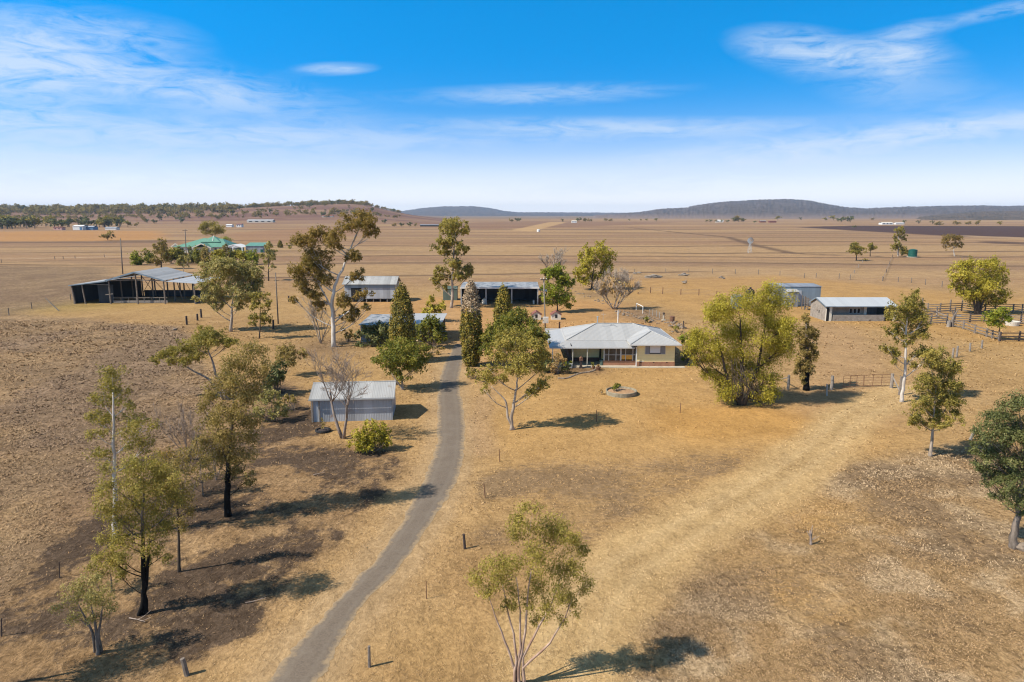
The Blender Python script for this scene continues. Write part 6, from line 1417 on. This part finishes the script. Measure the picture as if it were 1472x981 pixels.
far_building('far_cottage', 'tiny pink cottage left of the far white shed', 77, 89, 331.5, 825, 3.2, .8, 'pink', 'redroof', 7, None, 2)
far_building('far_shed', 'long low pale shed right of the far blue-walled shed', 151, 167, 331, 840, 2.6, .9, 'white', 'iron', 8)
far_building('far_house', 'distant pale house with a row of wings below the ridge', 355, 392, 320.5, 1300, 3.6, 2.2, 'offwhite', 'roof_white', 14, None, 4, 'house')
far_building('far_shed', 'small white shed left of the distant white cottage', 325, 333, 326.5, 1010, 3.2, 1.0, 'white', 'white', 8)
far_building('far_cottage', 'distant white cottage right of the small white shed', 340, 347, 326.8, 1000, 4.2, 1.0, 'white', 'redroof', 8, None, 2, 'house')
far_building('far_house', 'red-roofed house high on the slope below the ridge', 463, 478, 316.5, 1500, 3.0, 1.6, 'offwhite', 'redroof', 10, None, 2, 'house')
far_building('far_shed', 'blue-roofed shed on the slope among the trees above the white shed', 116, 126, 318.5, 1250, 3.0, 1.4, 'offwhite', 'bluepaint', 9)
far_building('far_shed', 'long dark shed far behind the gum in stacked tiers', 604, 630, 325.8, 1060, 2.2, 1.0, 'dark', 'iron_dull', 10)
far_building('far_house', 'white farmhouse on the far edge of the plain at right centre', 1030, 1040, 319.5, 1600, 4.0, 2.0, 'white', 'white', 10, None, 2, 'house')
far_building('far_house', 'pale farmstead on the plain below the right hills', 1268, 1284, 322.5, 1250, 3.2, 1.4, 'white', 'offwhite', 12, None, 3, 'house')
far_building('far_shed', 'long white shed beside the pale farmstead', 1288, 1300, 322.3, 1270, 2.6, .9, 'white', 'white', 8)
far_building('far_shed', 'rusty red shed on the far plain left of centre-right', 1093, 1101, 320.2, 1550, 3.4, 1.2, 'redroof', 'iron_dull', 9)
far_building('far_shed', 'rusty brown open shed right of the rusty red one', 1106, 1116, 320.4, 1530, 3.2, 1.2, 'redroof', 'redroof', 9)
far_building('far_house', 'small white house among dark trees on the central horizon', 822, 829, 320, 1500, 3.6, 1.6, 'white', 'offwhite', 9, None, 2, 'house')
# ------------------------------------------------------------------ dog kennels
def kennel(px, py, label):
    O = G(px, py); r = thing('dog_kennel', O, label, 'kennel')
    w, d, h, hr = .86, 1.9, .95, 1.55
    part(r, 'wall', M['offwhite'], lambda m: [m.add([(x, y, z) for y in (0, .06) for x, z in ((-w, 0), (w, 0), (w, h), (0, hr - .08), (-w, h))], [(0, 1, 2, 3, 4), (9, 8, 7, 6, 5), (0, 5, 6, 1), (1, 6, 7, 2), (2, 7, 8, 3), (3, 8, 9, 4), (4, 9, 5, 0)]), m.box(-w, -w + .06, .062, d, 0, h), m.box(w - .06, w, .062, d, 0, h), m.box(-w, w, d + .002, d + .06, 0, h)])
    part(r, 'roof', M['redroof'], lambda m: [m.poly([(0, -.15, hr), (0, d + .2, hr), (-w - .2, d + .2, h - .1), (-w - .2, -.15, h - .1)], .05), m.poly([(0, d + .2, hr), (0, -.15, hr), (w + .2, -.15, h - .1), (w + .2, d + .2, h - .1)], .05)])
    part(r, 'doorway', M['dark'], lambda m: m.box(-.2, .2, -.03, -.002, .35, .95))
kennel(771, 460, 'red-roofed little kennel left of the meter pole')
kennel(799.5, 460, 'red-roofed little kennel right of the meter pole')

# ------------------------------------------------------------------ poles
def pole(label, base, top_px, top_py, r0=.15, arm=None, box=None, mat='timber', name='power_pole', dishead=False):
    B = G(*base); r = thing(name, B, label, 'power pole'); T_ = at(top_px, top_py, B.y) - B
    part(r, 'pole', M[mat], lambda m: m.tube([(0, 0, -.2), tuple(T_ * .5), tuple(T_)], [r0, r0 * .85, r0 * .7], 8), smooth=True)
    if arm:
        a = part(r, 'crossarm', M['timber_dark'], lambda m: m.box(T_.x - arm, T_.x + arm, T_.y - .22, T_.y - .1, T_.z - .55, T_.z - .4))
        for k in (-.9, 0, .9): part(a, 'insulator', M['offwhite'], lambda m: m.lathe([(.04, 0), (.09, .1), (.05, .2)], 8, (T_.x + k * arm, T_.y - .16, T_.z - .4)))
    if box:
        bx = part(r, 'meter_box', M['white'], lambda m: m.box(-.45, .45, -.4, -.14, box[0], box[1]))
        part(bx, 'door', M['offwhite'], lambda m: m.box(-.36, .36, -.42, -.402, box[0] + .1, box[1] - .1))
    return r
pole('bare leaning grey pole behind the hay shed', (176.5, 394), 173, 343, .2)
pole('power pole with a crossarm rising from the hedge at left', (268, 372), 266, 330, .24, 1.1)
pole('slim bare pole between the young gum and the tall bronzed gum', (400, 466), 396, 392, .13)
pole('power pole with a white meter box between the two kennels', (784, 476), 781.6, 398, .13, .5, (1.35, 2.35), 'timber_pale')
# white mast behind the house
Bm = G(888, 470); r = thing('white_mast', Bm, 'plain white pole standing just behind the house ridge', 'pole'); tz_ = (at(887.3, 447, Bm.y) - Bm).z
part(r, 'mast', M['white'], lambda m: m.tube([(0, 0, -.1), (0, 0, tz_)], .09, 8)); part(r, 'cap', M['steel'], lambda m: m.lathe([(.1, tz_), (.1, tz_ + .08), (.03, tz_ + .14)], 8))

# ------------------------------------------------------------------ windmill, tanks, troughs
def windmill():
    B = G(1077.5, 364); h = (at(1077.5, 346, B.y) - B).z; r = thing('windmill', B, 'lattice-towered farm windmill far out on the plain', 'windmill')
    part(r, 'tower', M['steel'], lambda m: [m.tube([(sx * .9, sy * .9, 0), (sx * .08, sy * .08, h)], .07, 4) for sx in (-1, 1) for sy in (-1, 1)] + [m.tube([(-.9 * (1 - q), -.9 * (1 - q), h * q), (.9 * (1 - q), -.9 * (1 - q), h * q)], .04, 4) for q in (.25, .5, .75)] + [m.tube([(-.9 * (1 - q), -.9 * (1 - q), h * q), (.9 * (1 - q - .25), -.9 * (1 - q - .25), h * (q + .25))], .04, 4) for q in (0, .25, .5)])
    def fan(m):
        for k in range(14):
            a = 2 * math.pi * k / 14; c, s = math.cos(a), math.sin(a); t = .17
            m.poly([(c * .5 - s * .1, -.35, h + s * .5 + c * .1), (c * .5 + s * .1, -.30, h + s * .5 - c * .1), (c * 1.5 + s * .3, -.25, h + s * 1.5 - c * .3), (c * 1.5 - s * .3, -.42, h + s * 1.5 + c * .3)], .02)
        m.tube([(0, -.4, h), (0, .5, h)], .1, 6)
    part(r, 'wheel', M['steel'], fan); part(r, 'tail', M['steel'], lambda m: [m.bar((0, .4, h), (.5, 1.9, h), .06, .06), m.poly([(.5, 1.9, h - .35), (.75, 2.6, h - .4), (.75, 2.6, h + .4), (.5, 1.9, h + .35)], .03)])
windmill()
def tank(name, label, px, py, rad, h, mat, lid='steel', base=True):
    r = thing(name, G(px, py), label, 'water tank'); b0 = .25 if base else 0
    if base: part(r, 'base', M['concrete'], lambda m: m.lathe([(rad * 1.3, 0), (rad * 1.3, .24)], 20))
    part(r, 'tank', M[mat], lambda m: m.lathe([(rad, b0 + .005), (rad, b0 + h * .33), (rad * 1.015, b0 + h * .34), (rad, b0 + h * .36), (rad, b0 + h * .66), (rad * 1.015, b0 + h * .67), (rad, b0 + h * .69), (rad, b0 + h)], 24), smooth=False)
    part(r, 'lid', M[lid], lambda m: m.lathe([(rad * 1.02, b0 + h + .003), (rad * .5, b0 + h + rad * .14), (rad * .1, b0 + h + rad * .2)], 24))
    return r
tank('water_tank', 'dark green round tank beside the two-part gum on the plain', 1311.5, 370, 1.75, 3.0, 'greytank', 'greytank')
tank('water_tank', 'tiny white round tank far out on the central plain', 774, 333.5, 1.7, 2.4, 'white', 'white', False)
tank('water_tank', 'brown drum-like tank in the shade of the low iron shed', 543, 490, .55, 1.5, 'rust', 'rust', False)
tank('water_tank', 'blue-grey tank glimpsed through the huge yellow-green tree', 1058, 443, 1.1, 2.6, 'iron_blue', 'iron_blue', False)
r = thing('tank_stand', G(1077, 444), 'black header tank on a steel stand behind the huge yellow-green tree', 'water tank')
part(r, 'stand', M['steel'], lambda m: [m.box(x - .06, x + .06, y - .06, y + .06, 0, 2.2) for x in (-.8, .8) for y in (-.8, .8)] + [m.box(-1, 1, -1, 1, 2.2, 2.32)])
part(r, 'tank', M['black'], lambda m: m.lathe([(.85, 2.32), (.9, 2.8), (.85, 3.6), (.45, 3.95), (.2, 4.05), (.2, 4.3), (.18, 4.32)], 18))
r = thing('cattle_trough', G(1454.5, 468), 'round concrete water trough in the yards beside the small green tree', 'trough')
part(r, 'basin', M['offwhite'], lambda m: m.lathe([(1.0, 0), (1.15, .68), (1.15, .72), (1.0, .72), (.95, .5)], 24))
part(r, 'water', M['glass'], lambda m: m.lathe([(.96, .56), (.02, .565)], 24))

# ------------------------------------------------------------------ fences
def post_fence(name, label, pts, h=1.15, r=.07, mat='timber', wires=3, cat='fence', group=None, heights=None, wr=.008, jitter=.04):
    "fence through photo ground points: each post a part, the wires one part"
    P = [G(*p) for p in pts]; root = thing(name, P[0], label, cat, group); rnd = random.Random(int(pts[0][0] * 10)); tops = []
    for i, p in enumerate(P):
        q = p - P[0]; hh = heights[i] if heights else h * rnd.uniform(.93, 1.07); t = q + Vector((rnd.uniform(-jitter, jitter), rnd.uniform(-jitter, jitter), hh)); tops.append((q, t))
        part(root, 'post', M[mat], lambda m: m.tube([q + Vector((0, 0, -.1)), t], [r * 1.05, r], 6))
    if wires and len(P) > 1: part(root, 'wire', M['timber'], lambda m: [m.tube([a[0].lerp(a[1], f), b[0].lerp(b[1], f)], wr, 3) for a, b in zip(tops[:-1], tops[1:]) for f in [(k + 1) / (wires + .3) for k in range(wires)]])
    return root
def rail_fence(label, pts, h=1.55, rails=4, mat='timber', rail='timber_pale', name='yard_fence', tall=None, group=None):
    P = [G(*p) for p in pts]; root = thing(name, P[0], label, 'stockyard fence', group); rnd = random.Random(int(pts[0][0])); tops = []
    for i, p in enumerate(P):
        q = p - P[0]; hh = h * rnd.uniform(.95, 1.15) + (tall.get(i, 0) if tall else 0)
        part(root, 'post', M[mat], lambda m: m.tube([q + Vector((0, 0, -.1)), q + Vector((rnd.uniform(-.06, .06), 0, hh))], [.15, .13], 7)); tops.append(q)
    for k in range(rails):
        z = h * (k + .7) / (rails + .1)
        part(root, 'rail', M[rail], lambda m: [m.bar(a + Vector((0, -.14, z + rnd.uniform(-.05, .05))), b + Vector((0, -.14, z + rnd.uniform(-.05, .05))), .06, .14) for a, b in zip(tops[:-1], tops[1:])])
    return root
# loose posts along the drive
def lone_post(label, base, top, r=.07, mat='timber', name='fence_post', cat='fence post'):
    B = G(*base); t = at(top[0], top[1], B.y) - B
    o = MB().tube([(0, 0, -.1), tuple(t * .5), tuple(t)], [r * 1.08, r, r * .95], 7).build(name, M[mat], None); o.location = B
    return tag(o, label, cat)
lone_post('round timber fence post in the grass right of the drive, nearest the bottom', (531, 959), (530.5, 929), .062, 'timber')
lone_post('dark timber fence post right of the drive at its bend', (668.5, 789), (666.5, 768), .075, 'timber_dark')
lone_post('leaning grey stump post left of the drive at the bottom', (269, 971), (262, 947), .10, 'timber')
lone_post('thin steel picket midway between the two timber posts right of the drive', (613, 861), (612.5, 836), .022, 'rust')
lone_post('thin steel picket right of the drive above the dark timber post', (697.5, 716), (695.5, 695), .03, 'rust')
lone_post('thin steel picket right of the drive below the leaning young gum', (718.5, 664), (717.5, 646), .03, 'rust')
lone_post('thin steel picket on the lawn beside the gum shadow', (857.5, 607), (857.5, 590), .03, 'rust')
lone_post('thin steel picket on the lawn below the right end of the house', (977.5, 594), (978.5, 580), .035, 'rust')
lone_post('short steel picket in the grey-brown paddock behind the small grey-green tree', (85.5, 831), (85, 808), .025, 'timber_dark')
lone_post('short steel picket at the left edge above the corner shade', (2, 915), (2, 889), .03, 'timber_dark')
lone_post('pale leaning log post at right between two gums', (1394, 633), (1403, 616), .11, 'timber_pale')
lone_post('dark strainer post in the shade right of the young gum', (393, 473), (392.7, 460), .16, 'timber_dark')
lone_post('dark corner post left of the tall bronzed gum', (415, 434), (415, 425.5), .16, 'timber_dark')
# gate and fence in front of the hay shed
post_fence('wire_gate', 'wire gate between dark posts in front of the spreading grey-green gum', [(268.5, 467), (284, 461), (289.5, 457)], 1.4, .16, 'timber_dark', 4, 'gate', heights=[1.5, 1.2, 1.6], wr=.012)
post_fence('paddock_fence', 'sparse wire fence crossing the pasture left of the hay shed', [(-20, 457), (13, 453.5), (46, 444.5), (102, 432)], 1.5, .08, 'timber', 2, wr=.012)
post_fence('paddock_fence', 'faint wire fence across the far pasture above the hay shed', [(2, 378), (79, 373.5), (91, 373), (108, 372), (150, 370)], 1.3, .12, 'timber', 2, wr=.012)
B = G(84.5, 447); t = at(65, 428.5, B.y) - B
o = MB().tube([(0, 0, 0.02), tuple(t * .5), tuple(t)], [.12, .1, .07], 7).build('propped_pole', M['timber_pale'], None); o.location = B; tag(o, 'pale pole leaning on the wire fence left of the hay shed', 'pole')
# steel gates
def steel_gate(label, a, b, h=1.35):
    A = G(*a); Bq = G(*b); r = thing('farm_gate', A, label, 'gate'); d = Bq - A; up = Vector((0, 0, 1)); z0 = .15
    part(r, 'frame', M['rust'], lambda m: [m.tube([up * z0, up * h, d + up * h, d + up * z0, up * z0], .03, 5)])
    part(r, 'stay', M['rust'], lambda m: [m.tube([d * q + up * z0, d * q + up * h], .025, 5) for q in (.34, .67)])
    part(r, 'mesh', M['rust'], lambda m: [m.tube([up * (z0 + (h - z0) * k / 4), d + up * (z0 + (h - z0) * k / 4)], .014, 4) for k in (1, 2, 3)])
steel_gate('left leaf of the pair of rusty steel mesh gates', (1211.5, 558), (1240.3, 556.7)); steel_gate('right leaf of the pair of rusty steel mesh gates', (1241.3, 556.7), (1279, 555.7))
def strainer(label, base, h, r, mat, brace=None):
    B = G(*base); root = thing('gate_post', B, label, 'gate post')
    part(root, 'post', M[mat], lambda m: m.tube([(0, 0, -.1), (.03, 0, h * .5), (.0, 0, h)], [r * 1.1, r, r * .95], 8))
    if brace: e = G(*brace) - B; part(root, 'brace', M['timber_pale'], lambda m: m.bar((0, 0, h * .85), (e.x, e.y, .25), .1, .1))
strainer('pale stout gate post left of the steel gates', (1195, 560.5), 1.55, .17, 'timber_pale')
strainer('pale braced post at the foot of the huge yellow-green tree', (1132.5, 560), 1.6, .15, 'timber_pale', (1124, 548))
strainer('stout pale gate post right of the steel gates with a diagonal brace', (1281, 558), 1.6, .17, 'timber_pale', (1293, 566))
strainer('grey post leaning beside the slender white-trunked gum', (1293, 568), 2.0, .14, 'timber')
lone_post('thin grey picket in front of the stout left gate post', (1188.8, 569), (1188.8, 552), .06, 'steel')
# stock yards
rail_fence('front rail fence of the stock yards left of the forked post', [(1312, 467), (1338, 466.5), (1361, 465.5)], 1.5, 4)
rail_fence('diagonal rail fence running down from the forked post to the small green tree', [(1368, 469.5), (1384.5, 473.5), (1401, 479.5), (1418, 484.5), (1426, 487), (1436, 490)], 1.35, 3, rail='timber')
rail_fence('dark rail fence right of the small green tree', [(1437, 491), (1464.5, 491), (1495, 491.5)], 1.45, 3, 'timber_dark', 'timber_dark')
rail_fence('middle rail fence of the yards behind the forked post', [(1372, 463), (1394, 463.5), (1415, 462.5), (1440, 463.5), (1467, 466), (1492, 468)], 1.5, 4, 'timber_dark', 'timber')
rail_fence('long back rail fence of the yards under the big bushy tree', [(1300, 450), (1325, 448), (1333.5, 449), (1351, 449.5), (1365.5, 448.5), (1382, 447.5), (1401.5, 451), (1416, 449), (1430, 449), (1456, 449.5), (1469, 450.5), (1495, 451)], 1.75, 4, 'timber', 'timber', tall={1: .8, 4: .5, 5: .5})
rail_fence('short inner rail fence of the yards left of the big bushy tree', [(1316, 456), (1346.5, 454), (1372, 452.5)], 1.5, 3)
rail_fence('pale short rail fence joining the yard lines', [(1330, 460), (1346, 456.5), (1368, 466)], 1.2, 2, 'timber_pale')
r = thing('forked_post', G(1369, 470), 'grey forked tree-trunk post with a stump at the yard corner', 'post')
part(r, 'trunk', M['timber'], lambda m: [m.tube([(0, 0, -.1), (-.1, 0, 1.2), (.05, 0, 1.9)], [.28, .2, .16], 8), m.tube([(.05, 0, 1.8), (.45, 0, 2.6), (.8, .1, 3.0)], [.12, .09, .04], 6), m.tube([(.05, 0, 1.8), (-.35, 0, 2.7), (-.5, 0, 3.1)], [.11, .08, .04], 6), m.tube([(.2, 0, 2.2), (.9, 0, 2.5)], [.06, .03], 5)])
part(r, 'stump', M['timber_pale'], lambda m: m.tube([(-.75, -.1, -.05), (-.7, -.1, .55), (-.72, -.1, 1.0)], [.36, .3, .27], 9))
part(r, 'tray', M['steel'], lambda m: m.box(.5, 1.2, -.2, .25, 1.85, 1.95))
post_fence('paddock_fence', 'short line of weathered posts with wire below the stock yards', [(1369, 515), (1375, 513.5), (1394, 505.5), (1411, 501)], 1.3, .12, 'timber_pale', 3, heights=[1.35, 1.5, 1.2, 1.15], wr=.012)
# rails and wire behind the house
post_fence('wire_fence', 'wire fence with rusty posts and a gap on the plain behind the bare shrub', [(917, 423), (935, 421.5), (952.5, 423), (978.5, 424), (1004.5, 425), (1030, 426)], 1.2, .09, 'rust', 4, heights=[.5, 1.5, 1.6, 1.35, 1.5, 1.2], wr=.015)
o = post_fence('wire_fence', 'low garden fence stepping down towards the back of the house', [(933, 453), (938, 454), (943.5, 455.5), (948, 457.5), (954, 459.5)], 1.2, .035, 'steel', 5, wr=.012)
r = thing('pipe_frame', G(914.5, 446), 'white pipe frame like a goal beside the bare sprawling shrub', 'frame')
e = G(924, 451) - G(914.5, 446)
part(r, 'post', M['white'], lambda m: m.tube([(0, 0, -.1), (0, 0, 1.35)], .07, 6)); part(r, 'post', M['white'], lambda m: m.tube([(e.x, e.y, -.1), (e.x, e.y, 1.35)], .07, 6)); part(r, 'crossbar', M['white'], lambda m: m.tube([(0, 0, 1.35), (e.x, e.y, 1.35)], .07, 6))
r = thing('stone_pedestal', G(953.8, 461), 'pale stone pedestal at the end of the low garden fence', 'pedestal')
part(r, 'column', M['concrete'], lambda m: [m.box(-.3, .3, -.3, .3, 0, .2), m.lathe([(.16, .2), (.13, .9), (.2, 1.05)], 8)]); part(r, 'bowl', M['timber_dark'], lambda m: m.lathe([(.12, 1.05), (.22, 1.3), (.1, 1.45)], 8))
r = thing('rusty_barbecue', G(966, 463.5), 'rusty iron fire drum on the stony ground behind the house', 'fire drum')
part(r, 'drum', M['rust'], lambda m: m.lathe([(.42, .15), (.45, .7), (.43, 1.05), (.36, 1.05)], 12)); part(r, 'leg', M['rust'], lambda m: [m.box(-.4, .4, -.05, .05, 0, .15), m.box(-.05, .05, -.4, .4, 0, .15)])
lone_post('dark post on the stony ground right of the rusty drum', (983, 473), (982.5, 461.5), .1, 'timber_dark')
lone_post('short rusty post behind the left verandah roof', (804, 474.5), (804.5, 463), .14, 'rust')
# posts on the plain
post_fence('paddock_fence', 'wire fence of pale posts across the plain above the dairy', [(1024, 393.5), (1057, 394), (1090, 395), (1121, 396.5), (1156, 400), (1173, 399.5), (1206, 401), (1222, 402.5), (1268.5, 404.5), (1291, 405.5), (1310, 407), (1330, 410), (1354, 413)], 1.5, .09, 'timber', 2, wr=.010)
post_fence('lane_fence', 'left fence line of the lane leading out to the green tank', [(1222, 402), (1228, 393), (1234, 385), (1240, 378)], 1.1, .1, 'timber_pale', 2, wr=.02)
post_fence('lane_fence', 'right fence line of the lane leading out to the green tank', [(1269, 404), (1274, 392), (1279, 380), (1283, 370)], 1.1, .1, 'timber_dark', 3, wr=.025)
post_fence('paddock_fence', 'thin fence on the plain behind the timber heaps', [(870, 392), (912, 392), (957, 391.5), (990, 392), (1024, 392.5)], 1.3, .08, 'timber', 2, wr=.012)
# ------------------------------------------------------------------ timber heaps, rubble, tyre
def heap(label, px, py, wpx, n, seed):
    O = G(px, py); s = mpp(O); r = thing('timber_heap', O, label, 'log pile'); rnd = random.Random(seed); w = wpx * s / 2; mb = MB()
    for k in range(n):
        x = rnd.uniform(-w, w) * .7; y = rnd.uniform(-1.0, 1.0); L = rnd.uniform(.6, 1.0) * max(.8, w * .8); a = rnd.uniform(-.5, .5) + (math.pi if rnd.random() < .5 else 0); z = rnd.uniform(.1, .75) * (1 - abs(x) / (w + .1) * .6)
        mb.tube([(x - L * math.cos(a) / 2, y - L * math.sin(a) / 2, z), (x, y, z + rnd.uniform(0, .2)), (x + L * math.cos(a) / 2, y + L * math.sin(a) / 2, z + rnd.uniform(-.1, .3))], [rnd.uniform(.1, .18), rnd.uniform(.1, .17), .07], 6)
    mb.build('logs', M['timber_pale'], r, True)
heap('smallest grey timber heap, left of the others behind the bare shrub', 916, 394.5, 12, 10, 1); heap('widest grey timber heap on the plain', 940, 399.5, 28, 26, 2); heap('grey timber heap right of the widest one', 981, 396.5, 19, 16, 3)
heap('low scatter of timber nearest the rusty wire fence', 985, 408, 12, 9, 4); heap('pale stump heap left of the huge yellow-green tree', 1037, 401, 10, 8, 5)
def rubble():
    rnd = random.Random(9); mb = MB()
    for k in range(150):
        q = rnd.random()
        if q < .6: px = rnd.uniform(885, 985); py = 448 + (px - 885) * .23 + rnd.gauss(0, 2.2)
        elif q < .85: px = rnd.uniform(820, 890); py = 418 + (px - 820) * .35 + rnd.gauss(0, 1.5)
        else: px = rnd.uniform(960, 990); py = rnd.uniform(466, 480)
        p = G(px, py); s = rnd.uniform(.1, .32); mb.rock((p.x, p.y, s * .3), (s, s * .8, s * .6), rnd)
    o = mb.build('rubble', M['rock']); tag(o, 'loose pale stones strewn along the garden edge behind the house', 'rubble', kind='stuff')
rubble()
r = thing('tyre_ring', G(464.5, 620.5), 'dark tyre ring of mulch with a sapling before the tin garage', 'tyre planter')
part(r, 'tyre', M['black'], lambda m: m.lathe([(.62, .02), (.70, .10), (.66, .2), (.52, .2), (.47, .1)], 24)); part(r, 'mulch', M['timber_dark'], lambda m: m.lathe([(.5, .12), (.02, .16)], 16))
rng = np.random.default_rng(4); P_, O__, T__, _ = crown_points(rng, [((0, 0, .75), (.3, .3, .45))], lambda q: 70, .12, 5)
np_mesh('sapling', leaf_quads(rng, P_, O__, .18, .07, 0), 4, LEAF['olive'], {'tint': ('FLOAT', np.repeat(T__, 4))}, r)
def rock(label, px, py, s, seed):
    o = MB().rock((0, 0, s * .3), (s, s * .8, s * .55), random.Random(seed)).build('rock', M['rock']); o.location = G(px, py); tag(o, label, 'rock')
rock('pale rock in the grass left of the spreading grey-green gum', 252, 475, .4, 1); rock('reddish rock at the foot of the tree on the right edge', 1470, 790, .45, 2)
# fallen sticks on the burnt ground
def stick(label, px, py, L, seed):
    rnd = random.Random(seed); r = thing('fallen_branch', G(px, py), label, 'branch'); mb = MB(); bare_branch(mb, Vector((0, 0, .06)), Vector((1, rnd.uniform(-.6, .6), .03)), L, .035, 1, rnd, .5, (2, 3), 0, .012); mb.build('branch', BARK['dead'], r)
stick('pale fallen branch on the burnt ground below the largest foreground gum', 186, 890, 1.0, 1); stick('pale twig on the dark shade patch left of the drive', 353, 868, .7, 2); stick('grey dead stick standing in the burnt ground beside the drive', 450, 684, .9, 5)

# ------------------------------------------------------------------ dry grass and tussocks
def grass():
    rng = np.random.default_rng(77); NP = 260000
    # candidates spread over the near ground, thinning with distance
    Y = 19 * np.exp(rng.random(NP) * math.log(120 / 19)); half = Y * .84 + 4; X = rng.uniform(-1, 1, NP) * half
    keep = np.ones(NP, bool)
    rd = line_mask(X, Y, ROADC, 1.75, .25); keep &= rd < .4
    dens = 0.30 + 0 * X
    pad = poly_mask(X, Y, PADDOCK, 2, 3, .1); ro = poly_mask(X, Y, ROUGH, 2, 2.5, .2); bu = poly_mask(X, Y, BURNT, 1.6, 2.6, .22)
    dens = np.maximum(dens, np.maximum(pad * .95, ro * .75)); dens = dens * (1 - .75 * bu)
    lawn = poly_mask(X, Y, [(690, 545), (1120, 535), (1250, 600), (960, 690), (700, 690)], 3); dens *= (1 - .75 * lawn)
    dens *= np.where(Y > 60, .6, 1.0); dens *= .35 + 1.3 * sstep(.4, .62, fbm(X / 2.6, Y / 2.6, 3))
    for b in ((4.5, 21.5, 82.3, 96), (-19, -10.5, 59.5, 66)): keep &= ~((X > b[0]) & (X < b[1]) & (Y > b[2]) & (Y < b[3]))
    keep &= rng.random(NP) < dens; X = X[keep]; Y = Y[keep]; pad = pad[keep]; ro = ro[keep]; n = len(X)
    C, _ = ground_colour(X, Y)
    k = 3; sz = np.maximum(.03, Y * .0012) * rng.uniform(.6, 1.4, n) * (1 + .35 * pad + .2 * ro); h = sz * rng.uniform(.5, 1.3, n)
    V = []; CC = []
    for j in range(k):
        a = rng.uniform(0, 2 * math.pi, n); lean = rng.uniform(.9, 2.6, n) * h; b = a + math.pi / 2 + rng.uniform(-.6, .6, n)
        x0 = X + rng.normal(size=n) * sz * .6; y0 = Y + rng.normal(size=n) * sz * .6
        p0 = np.stack([x0 - np.cos(a) * sz * .5, y0 - np.sin(a) * sz * .5, np.full(n, .0)], 1); p1 = np.stack([x0 + np.cos(a) * sz * .5, y0 + np.sin(a) * sz * .5, np.full(n, .0)], 1)
        p2_ = np.stack([x0 + np.cos(b) * lean, y0 + np.sin(b) * lean, h], 1)
        V.append(np.stack([p0, p1, p2_], 1)); tone = (rng.uniform(.8, 1.45, (n, 1)) * np.array([1.0, 1.0, 1.03])) * C + rng.uniform(0, .03, (n, 1))
        CC.append(np.repeat(np.concatenate([tone, np.ones((n, 1))], 1)[:, None], 3, 1))
    V = np.concatenate(V).reshape(-1, 3); CC = np.concatenate(CC).reshape(-1, 4)
    t = NT('dry_grass_blades'); a = t.n('ShaderNodeAttribute'); a.attribute_name = 'soil'; t.principled(a.outputs['Color'], .9, 0, .1)
    o = np_mesh('dry_grass', V, 3, t.mat, {'soil': ('FLOAT_COLOR', CC)}); tag(o, 'dry straw grass and tussocks over the paddocks', 'grass', kind='stuff')
grass()
